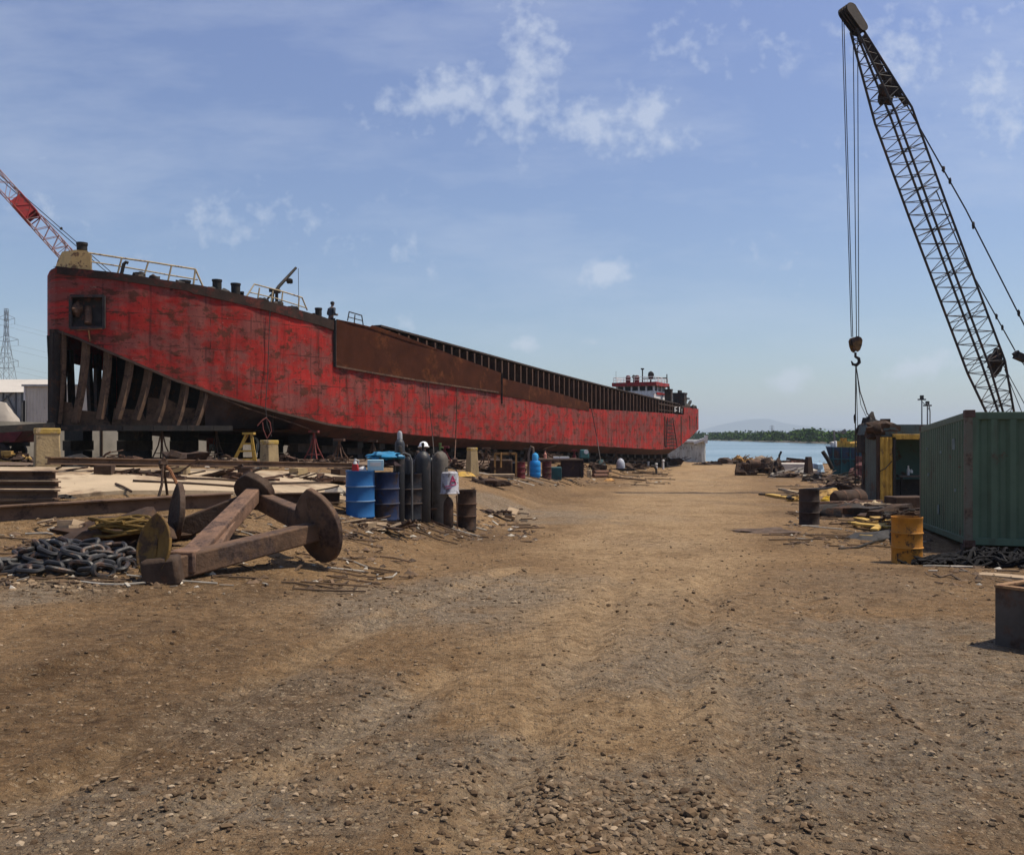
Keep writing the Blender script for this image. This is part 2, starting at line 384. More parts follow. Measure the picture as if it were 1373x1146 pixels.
def ground_mat():
    m, nt, b = newmat('yard_earth')
    tc = nt.nodes.new('ShaderNodeTexCoord'); ov = tc.outputs['Object']
    at = nt.nodes.new('ShaderNodeVertexColor'); at.layer_name = 'soil'
    sp = nt.nodes.new('ShaderNodeSeparateColor'); nt.links.new(at.outputs[0], sp.inputs[0])
    st = nt.nodes.new('ShaderNodeVectorMath'); st.operation = 'MULTIPLY'; st.inputs[1].default_value = (1, .55, 1); nt.links.new(ov, st.inputs[0])
    big = noise_tex(nt, st.outputs[0], .55, 8, .62)
    mid = noise_tex(nt, ov, 4.2, 8, .65)
    fine = noise_tex(nt, ov, 34, 6, .7)
    grit = noise_tex(nt, ov, 130, 3, .7)
    c = mixc(nt, ramp(nt, big, .34, .66), (.145, .086, .042), (.235, .146, .072))
    c = mixc(nt, ramp(nt, mid, .38, .66, 0, .6), c, (.175, .118, .066))
    dust = mth(nt, 'MULTIPLY', sp.outputs[0], ramp(nt, mid, .25, .6, .55, 1))
    c = mixc(nt, dust, c, (.335, .235, .135))
    gr = mth(nt, 'MULTIPLY', mth(nt, 'MULTIPLY', sp.outputs[1], ramp(nt, fine, .35, .55, .35, 1)), ramp(nt, noise_tex(nt, ov, 2.1, 8, .7), .36, .52, .35, 1))
    c = mixc(nt, gr, c, (.165, .138, .108))
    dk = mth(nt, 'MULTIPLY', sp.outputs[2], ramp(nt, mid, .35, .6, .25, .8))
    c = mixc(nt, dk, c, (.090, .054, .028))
    # grit: stones of every shade
    def stones(scale, lo, hi, amt, cov):
        vo = nt.nodes.new('ShaderNodeTexVoronoi'); vo.inputs['Scale'].default_value = scale; nt.links.new(ov, vo.inputs['Vector'])
        sc_ = nt.nodes.new('ShaderNodeSeparateColor'); nt.links.new(vo.outputs['Color'], sc_.inputs[0])
        on = mth(nt, 'MULTIPLY', ramp(nt, vo.outputs['Distance'], .5, .38), ramp(nt, sc_.outputs[0], cov, cov+.03))
        tone = mixc(nt, sc_.outputs[1], lo, hi)
        return mth(nt, 'MULTIPLY', on, amt), tone, on
    gfac = mth(nt, 'MULTIPLY_ADD', sp.outputs[1], .6, .4)
    f1, t1, h1 = stones(26, (.05, .034, .021), (.42, .33, .22), .75, .66)
    c = mixc(nt, mth(nt, 'MULTIPLY', f1, gfac), c, t1)
    f2, t2, h2 = stones(62, (.05, .034, .022), (.38, .29, .19), .7, .5)
    c = mixc(nt, mth(nt, 'MULTIPLY', f2, gfac), c, t2)
    c = mixc(nt, ramp(nt, fine, .35, .7, 0, .55), c, mixc(nt, 1., c, (.45, .42, .40), 'MULTIPLY'))
    c = mixc(nt, ramp(nt, grit, .60, .70, 0, .55), c, (.42, .33, .23))
    an = nt.nodes.new('ShaderNodeVectorMath'); an.operation = 'MULTIPLY'; an.inputs[1].default_value = (9, 26, 1); nt.links.new(ov, an.inputs[0])
    spk = noise_tex(nt, an.outputs[0], 1, 6, .72)
    c = mixc(nt, ramp(nt, spk, .575, .65, 0, .85), c, (.045, .029, .018))
    c = mixc(nt, ramp(nt, spk, .40, .33, 0, .6), c, (.40, .30, .20))
    mot = noise_tex(nt, ov, 1.3, 10, .7)
    m2 = noise_tex(nt, ov, 8, 10, .78)
    c = mixc(nt, ramp(nt, m2, .52, .38, 0, .75), c, mixc(nt, 1., c, (.46, .41, .36), 'MULTIPLY'))
    c = mixc(nt, ramp(nt, m2, .54, .66, 0, .6), c, mixc(nt, 1., c, (1.5, 1.45, 1.4), 'MULTIPLY'))
    c = mixc(nt, ramp(nt, mot, .52, .68, 0, .55), c, mixc(nt, 1., c, (.50, .46, .42), 'MULTIPLY'))
    c = mixc(nt, 1., c, (1.56, 1.56, 1.50), 'MULTIPLY')
    nt.links.new(c, b.inputs['Base Color']); b.inputs['Roughness'].default_value = .95; b.inputs['Specular IOR Level'].default_value = .12
    h = mth(nt, 'ADD', mth(nt, 'MULTIPLY', h1, .5), mth(nt, 'ADD', mth(nt, 'MULTIPLY', h2, .3), mth(nt, 'ADD', fine, mth(nt, 'ADD', mth(nt, 'MULTIPLY', mid, 2.4), mth(nt, 'MULTIPLY', m2, 1.6)))))
    bp = nt.nodes.new('ShaderNodeBump'); bp.inputs['Strength'].default_value = 1.; bp.inputs['Distance'].default_value = .034
    nt.links.new(h, bp.inputs['Height']); nt.links.new(bp.outputs[0], b.inputs['Normal'])
    return m
def lines(fine0, fine1, step, lo, hi, gr):
    a = []; x = fine0
    while x < fine1: a.append(x); x += step
    s = step; x = a[-1]
    while x < hi: s *= gr; x += s; a.append(x)
    s = step; x = fine0; b = []
    while x > lo: s *= gr; x -= s; b.append(x)
    return b[::-1]+a
def build_ground():
    xs = lines(-6, 6.5, .13, -700, 700, 1.07); ys = lines(3, 14, .13, -60, 420, 1.035)
    v = []; cols = []
    for y in ys:
        for x in xs:
            z = G(x, y)
            if y > 126 and x > -30: z = min(z, lerp(-1.7, -6, sstep(126, 170, y)))
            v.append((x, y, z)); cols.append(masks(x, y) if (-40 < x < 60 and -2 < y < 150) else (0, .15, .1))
    n = len(xs); f = [(j*n+i, j*n+i+1, (j+1)*n+i+1, (j+1)*n+i) for j in range(len(ys)-1) for i in range(n-1)]
    me = bpy.data.meshes.new('ground'); me.from_pydata(v, [], f); me.update()
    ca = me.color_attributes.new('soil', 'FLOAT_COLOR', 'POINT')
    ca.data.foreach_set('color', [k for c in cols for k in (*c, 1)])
    me.materials.append(ground_mat()); me.polygons.foreach_set('use_smooth', [True]*len(me.polygons))
    o = bpy.data.objects.new('ground', me); COL.objects.link(o); struct(o)
build_ground()
# gravel: loose stones lying on the yard
def build_gravel():
    rr = random.Random(3); mb = MB()
    ph = (1+5**.5)/2
    ico = [Vector(q).normalized() for q in ((-1, ph, 0), (1, ph, 0), (-1, -ph, 0), (1, -ph, 0), (0, -1, ph), (0, 1, ph), (0, -1, -ph), (0, 1, -ph), (ph, 0, -1), (ph, 0, 1), (-ph, 0, -1), (-ph, 0, 1))]
    icf = [(0, 11, 5), (0, 5, 1), (0, 1, 7), (0, 7, 10), (0, 10, 11), (1, 5, 9), (5, 11, 4), (11, 10, 2), (10, 7, 6), (7, 1, 8), (3, 9, 4), (3, 4, 2), (3, 2, 6), (3, 6, 8), (3, 8, 9), (4, 9, 5), (2, 4, 11), (6, 2, 10), (8, 6, 7), (9, 8, 1)]
    def put(x, y, r):
        m = Matrix.Rotation(rr.uniform(0, 6.3), 3, 'Z') @ Matrix.Rotation(rr.uniform(-.5, .5), 3, 'X') @ Matrix.Diagonal((rr.uniform(.8, 1.5), rr.uniform(.6, 1.), rr.uniform(.35, .75)))
        z = G(x, y)+r*.12; n = len(mb.v)
        for q in ico: w = m @ (q*(r*rr.uniform(.72, 1.12))); mb.v.append(Vector((x+w.x, y+w.y, z+w.z)))
        mb.f += [(a+n, b+n, c+n) for a, b, c in icf]
    for i in range(19000):
        d = 3.2+17*rr.random()**1.6; k = rr.uniform(-.62, .62); x = k*d
        gv = masks(x, d)
        if rr.random() > .34+.66*gv[1]-.25*gv[0]: continue
        put(x, d, rr.choice((.005, .006, .007, .008, .01, .012, .016, .021))*rr.uniform(.8, 1.2)*(1 if d < 9 else 1.35))
    for (px, py, n, sp, rm) in ((860, 1110, 330, .42, .032), (780, 1130, 200, .3, .028), (560, 1080, 160, .35, .024), (250, 1060, 120, .4, .024), (1000, 1010, 90, .6, .02), (60, 780, 160, .6, .05), (130, 790, 60, .35, .045), (430, 700, 40, .9, .05), (350, 1040, 140, .35, .022), (830, 1060, 150, .5, .024), (80, 1090, 60, .3, .024), (1180, 1010, 60, .6, .02), (760, 1090, 120, .35, .026)):
        c = gp(px, py)
        for i in range(n):
            x = c.x+rr.gauss(0, sp); y = c.y+rr.gauss(0, sp*.7)
            if y < 3: continue
            put(x, y, rm*.85*rr.uniform(.3, 1.2))
    m, nt, b = newmat('stone_mix')
    g = nt.nodes.new('ShaderNodeNewGeometry'); cr = nt.nodes.new('ShaderNodeValToRGB'); nt.links.new(g.outputs['Random Per Island'], cr.inputs[0])
    e = cr.color_ramp.elements; e[0].position = 0; e[0].color = (.060, .038, .022, 1); e[1].position = 1; e[1].color = (.36, .28, .19, 1)
    for p, c in ((.35, (.125, .082, .046, 1)), (.7, (.175, .128, .082, 1)), (.92, (.235, .165, .10, 1))):
        k = e.new(p); k.color = c
    nt.links.new(cr.outputs[0], b.inputs['Base Color']); b.inputs['Roughness'].default_value = .9; b.inputs['Specular IOR Level'].default_value = .15
    o = mb.build('gravel', m, smooth=False); tag(o, 'loose grey and tan stones scattered over the dirt yard', 'gravel', kind='stuff')
build_gravel()
# scrap litter on the ground near the ship and the drums (uncountable small bits)
def build_litter():
    rr = random.Random(11); dark = MB(); pale = MB()
    zones = [((60, 470), (632, 660), 130), ((440, 720), (692, 728), 420), ((640, 900), (630, 652), 420), ((0, 470), (610, 632), 330), ((1060, 1250), (645, 735), 520), ((1030, 1110), (618, 640), 200), ((450, 640), (640, 690), 160), ((1240, 1373), (735, 785), 90), ((0, 200), (692, 790), 260), ((200, 520), (690, 790), 330), ((440, 560), (740, 800), 60)]
    for (x0, x1), (y0, y1), n in zones:
        for i in range(n):
            p = gp(rr.uniform(x0, x1), rr.uniform(y0, y1)); s = rr.choice((.018, .025, .035, .06))*(1+p.y/22)*.8
            mb = dark if rr.random() < .86 else pale
            a = rr.uniform(0, 3.14); t = Matrix.Rotation(a, 3, 'Z') @ Matrix.Rotation(rr.uniform(-.35, .35), 3, 'Y')
            k = rr.random()
            if k < .40: mb.box(p+Vector((0, 0, .02)), (s*rr.uniform(1, 4), s*.5, s*.18), t)
            elif k < .86: mb.rock(p, s*1.1, .5, rr)
            else:
                L = s*rr.uniform(4, 10); q = Vector((math.cos(a)*L, math.sin(a)*L*.5, 0))
                e1 = p-q; e2 = p+q; m_ = p+Vector((rr.uniform(-.1, .1), rr.uniform(-.1, .1), 0))
                mb.tube([Vector((u.x, u.y, G(u.x, u.y)+.02)) for u in (e1, m_, e2)], .007+.0004*p.y, 5)
    tag(dark.build('scrap_litter', scrap_mix, smooth=False), 'rusty offcuts, rods and scraps strewn over the yard', 'scrap', kind='stuff')
    tag(pale.build('rubble_litter', scrap_pale, smooth=False), 'pale chips and rubbish strewn over the yard', 'rubbish', kind='stuff')
build_litter()
# ------------------------------------------------------------------ water, far bank, hills
def water():
    m, nt, b = newmat('bay_water')
    b.inputs['Base Color'].default_value = (.10, .16, .20, 1); b.inputs['Roughness'].default_value = .22; b.inputs['IOR'].default_value = 1.33
    tc = nt.nodes.new('ShaderNodeTexCoord')
    st = nt.nodes.new('ShaderNodeVectorMath'); st.operation = 'MULTIPLY'; st.inputs[1].default_value = (.35, 1.2, 1); nt.links.new(tc.outputs['Object'], st.inputs[0])
    bp = nt.nodes.new('ShaderNodeBump'); bp.inputs['Strength'].default_value = .35; bp.inputs['Distance'].default_value = .25
    nt.links.new(noise_tex(nt, st.outputs[0], .6, 5), bp.inputs['Height']); nt.links.new(bp.outputs[0], b.inputs['Normal'])
    st2 = nt.nodes.new('ShaderNodeVectorMath'); st2.operation = 'MULTIPLY'; st2.inputs[1].default_value = (.006, .03, 1); nt.links.new(tc.outputs['Object'], st2.inputs[0])
    c = mixc(nt, ramp(nt, noise_tex(nt, st2.outputs[0], 1., 4), .4, .65), (.11, .18, .22), (.20, .28, .33)); nt.links.new(c, b.inputs['Base Color'])
    mb = MB(); mb.add([(-3900, 100, -1.86), (4500, 100, -1.86), (4500, 12900, -1.86), (-3900, 12900, -1.86)], [(0, 1, 2, 3)])
    struct(mb.build('water', m, smooth=False))
water()
WZ = -1.86
BANK = [(-600, 1500), (60, 950), (132, 640), (128, 380), (118, 290), (130, 200), (260, 130)]
def far_bank():
    mb = MB(); n = len(BANK); vs = []
    for x, y in BANK: vs += [(x, y, WZ-.5), (x+2, y+2, WZ+.5), (x+400, y+500, WZ+1.5)]
    fs = []
    for i in range(n-1):
        a = i*3; fs += [(a, a+1, a+4, a+3), (a+1, a+2, a+5, a+4)]
    struct(mb.add(vs, fs).build('far_bank', M('bank_mud', (.10, .085, .06), .95), smooth=False))
    m, nt, b = newmat('mangrove_leaf')
    g = nt.nodes.new('ShaderNodeNewGeometry')
    tc = nt.nodes.new('ShaderNodeTexCoord')
    c = mixc(nt, ramp(nt, noise_tex(nt, tc.outputs['Object'], .12, 3), .35, .65), (.040, .085, .012), (.075, .130, .020))
    c = mixc(nt, g.outputs['Random Per Island'], c, (.014, .030, .006))
    nt.links.new(c, b.inputs['Base Color']); b.inputs['Roughness'].default_value = .9; b.inputs['Specular IOR Level'].default_value = .05
    rr = random.Random(5); leaf = MB()
    pts = []
    for (ax, ay), (bx, by) in zip(BANK[:-1], BANK[1:]):
        L = math.hypot(bx-ax, by-ay); k = int(L/(3.2 if ay < 1000 else 9))
        for i in range(k):
            t = rr.random(); pts.append((lerp(ax, bx, t)+rr.uniform(1, 26), lerp(ay, by, t)+rr.uniform(0, 22)))
    for x, y in pts:
        h = rr.uniform(4.9, 5.9)*(1+.25*noise.noise(Vector((x*.02, y*.02, 0)))*2)*(1.08 if rr.random() < .1 else 1)
        w = rr.uniform(4.0, 6.2)
        for k in range(95):
            th = rr.uniform(0, 6.28); ph = rr.random()**.5
            zz = rr.uniform(.05, 1); rad_ = w*ph*math.sqrt(max(.05, 1-abs(zz-.5)**2*2.6))
            c_ = Vector((x+math.cos(th)*rad_, y+math.sin(th)*rad_, WZ+.4+zz*h*(.82+.18*noise.noise(Vector((x+math.cos(th)*3, y, zz))))))
            s = rr.uniform(.5, 1.0)
            a = Vector((rr.gauss(0, 1), rr.gauss(0, 1), rr.gauss(0, .6))).normalized(); b_ = a.cross(Vector((rr.gauss(0, 1), rr.gauss(0, 1), rr.gauss(0, 1)))).normalized()
            leaf.add([c_-a*s, c_+b_*s*.6, c_+a*s, c_-b_*s*.6], [(0, 1, 2, 3)])
    tag(leaf.build('mangrove_wood', m, smooth=False), 'green band of mangrove trees along the far shore of the bay', 'trees', kind='stuff')
far_bank()
def hills():
    prof = [(700, 1), (850, 3), (940, 4), (985, 15), (1015, 22), (1035, 23.5), (1060, 20), (1090, 14), (1130, 10), (1180, 7), (1300, 5), (1500, 3)]
    mb = MB(); D = 11000; nx = 90; rows = [(0, 0), (.25, .35), (.55, .75), (1, 1), (1.6, .5), (2.2, 0)]; vs = []
    for r, k in rows:
        for i in range(nx):
            px = lerp(600, 1600, i/(nx-1)); d = D+r*600
            h = (interp(prof, px)+noise.noise(Vector((px*.03, 0, 1)))*1.2)/F*D*k*(1+.12*noise.noise(Vector((px*.05, r*2, 4))))
            vs.append(((px-CX)/F*D, d, -2.3 if k == 0 else h))
    fs = [(j*nx+i, j*nx+i+1, (j+1)*nx+i+1, (j+1)*nx+i) for j in range(len(rows)-1) for i in range(nx-1)]
    struct(mb.add(vs, fs).build('hills', M('hill_forest', (.045, .065, .03), .95, 0, .3, .003, bump=0)))
hills()
# ------------------------------------------------------------------ the ship
SD = Vector((.4533, .8913, 0)); TD = Vector((-.8913, .4533, 0)); SO = Vector((-15.17, 30.26, 0)); UP = Vector((0, 0, 1))
TT = [(4.43, 6), (4.5, 5.6), (4.65, 5.25), (4.95, 4.75), (5.6, 3.9), (6.2, 3.35), (7, 2.75), (8, 2.12), (9, 1.63), (10.2, 1.17), (11.5, .78), (13, .45), (14.5, .22), (16, .09), (18, 0), (76, 0), (78.5, .1), (80.5, .38), (81.6, .8)]
def hull_xy(s, ins=0.): t = interp(TT, s)+ins; return SO+SD*s+TD*t
def hpt(px, py, ins=0.):
    k = (px-CX)/F; lo, hi = 4.43, 140.
    for _ in range(50):
        s = (lo+hi)/2; q = hull_xy(s, ins)
        if q.x/q.y < k: lo = s
        else: hi = s
    q = hull_xy(s, ins); return Vector((q.x, q.y, CAMZ-(py-HY)/F*q.y)), s
def hp(px, py, ins=0.): return hpt(px, py, ins)[0]
def pxof(q): return q.x/q.y*F+CX
def zof(py, q): return CAMZ-(py-HY)/F*q.y
TOPY = [(75, 358), (90, 360), (150, 366), (270, 384), (360, 405), (430, 425), (447, 431)]
REDTOP = TOPY+[(449.9, 432), (450, 490), (500, 499), (560, 509), (620, 518), (672, 527), (730, 538), (790, 548), (880, 553), (917, 556), (917.1, 546), (945, 549)]
REDBOT = [(75, 443), (100, 452), (160, 478), (235, 510), (300, 532), (370, 552), (440, 569), (520, 580), (620, 588), (800, 598), (880, 602.5), (906, 602), (925, 587), (945, 567)]
base_ship = SO+SD*40+TD*6; base_ship.z = ground_z(base_ship.x, base_ship.y)
ship = thing('ship', 'long red rusty cargo ship hauled out on blocks with its bow plating cut away', 'ship', base_ship)
def hull_side():
    ss = [4.43, 4.47, 4.5, 4.6]; s = 4.75
    while s < 81.6: ss.append(s); s += .25 if s < 20 else .8
    ss.append(81.6)
    bp = [hpt(p, 500)[1] for p in (94, 139, 450, 449.9, 917, 917.1)]
    ss = sorted(set(ss+bp))
    mb = MB(); uv = []; idx = {}
    rows_n = 7
    def zs(s):
        q = hull_xy(s); px = pxof(q); t = interp(REDTOP, px); b = interp(REDBOT, px)
        if 93.9 < px < 139.1: ys = [t, lerp(t, 397, .5), 397, 418, 440, lerp(440, b, .5), b]
        else:
            ys = [lerp(t, b, i/6) for i in range(7)]
            if px < 94:
                k = (px-75)/19; ys = [lerp(a, c, k) for a, c in zip(ys, [t, lerp(t, 397, .5), 397, 418, 440, lerp(440, b, .5), b])]
            elif px < 200:
                k = (px-139)/61; ys = [lerp(c, a, k) for a, c in zip(ys, [t, lerp(t, 397, .5), 397, 418, 440, lerp(440, b, .5), b])]
        return q, px, ys
    rows = []
    for s in ss:
        q, px, ys = zs(s); rr = []
        for y in ys:
            z = zof(y, q); buck = .035*math.sin(s*2.7)*math.sin(z*1.9+s)+.02*noise.noise(Vector((s*.8, z*.8, 0)))
            v = Vector((q.x, q.y, z))+TD*buck*(1 if 5 < s < 80 else 0); rr.append(len(mb.v)); mb.v.append(v); uv.append((s, z))
        rows.append((px, rr))
    n0 = len(mb.v); th = TD*.05
    for i in range(n0): mb.v.append(mb.v[i]+th); uv.append(uv[i])
    for (pa, a), (pb, b) in zip(rows, rows[1:]):
        for j in range(6):
            if pa >= 93.9 and pb <= 139.1 and j in (2, 3): continue
            mb.f.append((a[j], b[j], b[j+1], a[j+1])); mb.f.append((a[j]+n0, a[j+1]+n0, b[j+1]+n0, b[j]+n0))
        mb.f.append((a[0], a[0]+n0, b[0]+n0, b[0])); mb.f.append((a[6], b[6], b[6]+n0, a[6]+n0))
    mb.build('hull_plating', hull_red, ship, uv=uv)
    # port side and transom, seen only round the ends and from a step aside
    mb = MB(); uv = []; prev = None
    for s in ss[::2]+[81.6]:
        q = hull_xy(s); px = pxof(q); t = 12-interp(TT, s); w = SO+SD*s+TD*t
        zt = zof(interp(REDTOP, px), q); zb = zof(interp(REDBOT, px), q)
        if s < 11.3: zb = 5.55-.06*s
        a = len(mb.v)
        mb.v += [Vector((w.x, w.y, zt)), Vector((w.x, w.y, zb)), Vector((w.x, w.y, zt))-TD*.05, Vector((w.x, w.y, zb))-TD*.05]; uv += [(s, zt), (s, zb)]*2
        if prev is not None:
            mb.f += [(prev, prev+1, a+1, a), (prev+2, a+2, a+3, prev+3), (prev, a, a+2, prev+2), (prev+1, prev+3, a+3, a+1)]
        prev = a
    mb.build('port_plating', hull_red, ship, uv=uv)
    mb = MB(); q = hull_xy(81.6); w = q+TD*10.4; za, zb = zof(549, q), zof(567, q)
    uvs = [(0, za), (11, za), (11, zb), (0, zb)]*2
    mb.prism([Vector((q.x, q.y, za)), Vector((w.x, w.y, za)), Vector((w.x, w.y, zb)), Vector((q.x, q.y, zb))], -SD*.06)
    mb.build('transom', hull_red, ship, uv=uvs)
    # dark sheer strake at the top of the bow
    mb = MB(); pr = None
    for s in [x for x in ss if pxof(hull_xy(x)) < 449.95]:
        q = hull_xy(s); px = pxof(q); zt = zof(interp(TOPY, px), q); a = len(mb.v); h = 12*q.y/F if px > 250 else 9*q.y/F
        o = Vector((q.x, q.y, 0))-TD*.06
        mb.v += [Vector((o.x, o.y, zt+.03)), Vector((o.x, o.y, zt-h)), Vector((o.x, o.y, zt+.03))+TD*.25, Vector((o.x, o.y, zt-h))+TD*.059]
        if pr is not None: mb.f += [(pr, a, a+1, pr+1), (pr, pr+2, a+2, a), (pr+1, a+1, a+3, pr+3)]
        pr = a
    mb.build('sheer_strake', M('sheer_dark', (.030, .016, .011), .85, 0, .4, 2, .45, (.075, .018, .012), 1.5), ship)
    # bilge and bottom
    mb = MB(); pr = None
    for s in [x for x in ss if x > 12.5]:
        q = hull_xy(s); px = pxof(q); zb = zof(interp(REDBOT, px), q)
        dz = .55 if s < 70 else .55*max(.05, 1-(s-70)/9)
        a = len(mb.v)
        for t, z in ((.0, 0), (.08, -.2), (.35, -.42), (.8, -1), (12, -1), (12, .3)):
            o = q+TD*t; mb.v.append(Vector((o.x, o.y, zb+.03+z*dz)))
        if pr is not None:
            for j in range(5): mb.f.append((pr+j, a+j, a+j+1, pr+j+1))
        pr = a
    mb.build('bilge_plating', M('bottom_brown', (.075, .030, .020), .85, 0, .35, 1, .45, (.045, .026, .02), 1.2), ship)
    # decks
    mb = MB(); pr = None
    for s in [x for x in ss if x < 14.95]:
        q = hull_xy(s); z = zof(interp(TOPY, pxof(q)), q)-.75; w = SO+SD*s+TD*(12-interp(TT, s)); a = len(mb.v)
        qq = q+TD*.06; ww = w-TD*.06
        mb.v += [Vector((qq.x, qq.y, z)), Vector((ww.x, ww.y, z)), Vector((qq.x, qq.y, z-.05)), Vector((ww.x, ww.y, z-.05))]
        if pr is not None: mb.f += [(pr, pr+1, a+1, a), (pr+2, a+2, a+3, pr+3)]
        pr = a
    mb.build('forecastle_deck', rust_dark, ship)
    mb = MB(); pr = None
    for s in [x for x in ss if x > 14.9]:
        q = hull_xy(s, .06); z = zof(interp(REDTOP, pxof(hull_xy(s))), q)-.12
        if s > 74: z -= .4
        w = SO+SD*s+TD*(12-interp(TT, s)-.06); a = len(mb.v)
        mb.v += [Vector((q.x, q.y, z)), Vector((w.x, w.y, z))]
        if pr is not None: mb.f.append((pr, pr+1, a+1, a))
        pr = a
    mb.build('main_deck', rust_dark, ship)
    # break of the forecastle: bulkhead
    def cross(s, t0, t1, z0, z1, name, mat, th=.06):
        a = SO+SD*s+TD*t0; b = SO+SD*s+TD*t1
        MB().prism([Vector((a.x, a.y, z0)), Vector((b.x, b.y, z0)), Vector((b.x, b.y, z1)), Vector((a.x, a.y, z1))], SD*th).build(name, mat, ship)
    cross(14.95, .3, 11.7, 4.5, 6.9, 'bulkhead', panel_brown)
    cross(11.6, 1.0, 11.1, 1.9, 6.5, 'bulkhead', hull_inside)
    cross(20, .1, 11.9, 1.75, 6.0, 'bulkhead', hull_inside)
    # anchor pocket
    mb = MB(); P0 = [hp(94, 397), hp(139, 397), hp(139, 440), hp(94, 440)]; P1 = [hp(97, 400, .75), hp(136, 400, .75), hp(136, 436, .5), hp(97, 436, .5)]
    mb.add(P0+P1, [(4, 5, 6, 7), (0, 1, 5, 4), (1, 2, 6, 5), (2, 3, 7, 6), (3, 0, 4, 7)])
    for a, b in zip(P0, P0[1:]+P0[:1]): mb.beam(a-TD*.03, b-TD*.03, .12, .10)
    pk = mb.build('anchor_pocket', M('pocket_dark', (.04, .034, .032), .85, 0, .5, 2.5, .45, (.10, .04, .03), 2), ship)  # dark lining colour with rust blotches over the recess
    MB().tube([hp(118, 412, .6), hp(119, 424, .3), hp(118, 434, .1)], .14, 8).blob(hp(103, 415, .35), .22, .22, .3, 2, flat=False).build('anchor_shackle', rust_mid, pk)
    # stain plates below the pocket
    mb = MB()
    for a, b in (((102, 443), (136, 441)), ((118, 443), (120, 458))):
        mb.beam(hp(*a)-TD*.06, hp(*b)-TD*.06, .16, .03)
    mb.build('welded_bar', rust_orange, ship)
    return ss
SS = hull_side()
def bow_frames():
    # ribs of the near side
    ribs = [(86, 447, 80, 562), (119, 461, 104, 560), (148, 473, 137, 556), (178, 485, 160, 556), (203, 496, 185, 557), (228, 506, 213, 560), (252, 515, 238, 566), (278, 524, 263, 568)]
    for i, (a, b, c, d) in enumerate(ribs):
        p, q = hp(a, b-3, .12), hp(c, d+6, .12)
        m = (p+q)/2+SD*.05-TD*.04
        pts = [p, p.lerp(m, .5)-TD*.03, m, m.lerp(q, .5)-TD*.02, q]
        mb = MB()
        for u, v in zip(pts, pts[1:]):
            mb.beam(u, v, .17, .035, up=-TD)                       # outer flange
            mb.beam(u+TD*.2, v+TD*.2, .03, .37, up=-TD)             # web
        mb.build('rib', rib_brown, ship)
    # ribs of the far side
    for s, k in ((6.2, .1), (7.1, -.15), (7.7, .1), (9.3, .12), (10.0, -.1), (10.75, 0)):
        t = 12-interp(TT, s)-.2; a = SO+SD*s+TD*t; b = SO+SD*(s+k)+TD*(t-.1)
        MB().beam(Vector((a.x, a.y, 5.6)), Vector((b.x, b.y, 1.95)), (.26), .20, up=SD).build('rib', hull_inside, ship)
    # loose far-side remnants so only slits of sky show
    mb = MB()
    for s0, s1, z0, z1 in ((5.0, 6.3, 2.0, 5.6), (7.0, 7.6, 2.4, 5.4), (7.6, 8.0, 4.6, 5.6), (9.3, 9.62, 4.3, 5.6), (10.0, 10.5, 4.0, 5.6), (10.75, 11.6, 2.0, 5.6), (6, 11.5, 1.95, 2.75)):
        a = SO+SD*s0+TD*(12-interp(TT, s0)-.03); b = SO+SD*s1+TD*(12-interp(TT, s1)-.03)
        mb.prism([Vector((a.x, a.y, z0)), Vector((b.x, b.y, z0)), Vector((b.x, b.y, z1)), Vector((a.x, a.y, z1))], -TD*.04)
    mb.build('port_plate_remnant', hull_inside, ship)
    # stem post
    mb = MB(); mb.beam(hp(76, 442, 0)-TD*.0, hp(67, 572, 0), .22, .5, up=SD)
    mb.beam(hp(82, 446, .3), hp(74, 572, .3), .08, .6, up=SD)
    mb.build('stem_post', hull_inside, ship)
    MB().tube([hp(76, 450)+Vector((-.35, 0, 0)), hp(70, 500)+Vector((-.25, 0, 0)), hp(66, 560)+Vector((-.1, 0, 0))], .05, 6).build('hanging_pipe', steel_black, ship)
    # bottom frame and floor
    lo = [hp(p, 574, .1) for p in (76, 84, 100, 130, 165, 205, 250, 285, 310)]
    hi = [v+TD*(11-2*i*0) for i, v in enumerate(lo)]
    mb = MB()
    for (a, b) in zip(lo, lo[1:]): mb.beam(a, b, .3, .22)
    mb.build('bottom_frame', steel_black, ship)
    mb = MB(); pr = None
    for s in [4.6, 5, 6, 7, 8, 9, 10, 11, 12, 13]:
        q = hull_xy(s, .2); w = SO+SD*s+TD*(12-interp(TT, s)-.2); a = len(mb.v)
        mb.v += [Vector((q.x, q.y, 2.06)), Vector((w.x, w.y, 2.06)), Vector((q.x, q.y, 1.98)), Vector((w.x, w.y, 1.98))]
        if pr is not None: mb.f += [(pr, pr+1, a+1, a), (pr+2, a+2, a+3, pr+3)]
        pr = a
    mb.build('bottom_plate', rib_brown, ship)
    # brackets between bottom and ribs
    for (a, b, c, ins) in ((105, 552, 150, .9), (150, 549, 200, .9), (195, 535, 245, .9), (235, 548, 300, .9), (82, 540, 106, .8)):
        p = [hp(a, 572, ins), hp(c, 572, ins), hp(c-8, b+6, ins), hp(lerp(a, c, .6), b, ins), hp(a+4, b-2, ins)]
        MB().prism(p, TD*.04).build('bracket', rib_brown, ship)
    # lower lip of the cut plating
    mb = MB(); pts = [hp(p, interp(REDBOT, p), 0) for p in (77, 100, 130, 160, 200, 235, 270, 300, 335, 370, 400, 440, 470)]
    for a, b in zip(pts, pts[1:]): mb.beam(a-TD*.02, b-TD*.02, .13, .10)
    mb.build('cut_edge', M('edge_brown', (.075, .045, .032), .85), ship)
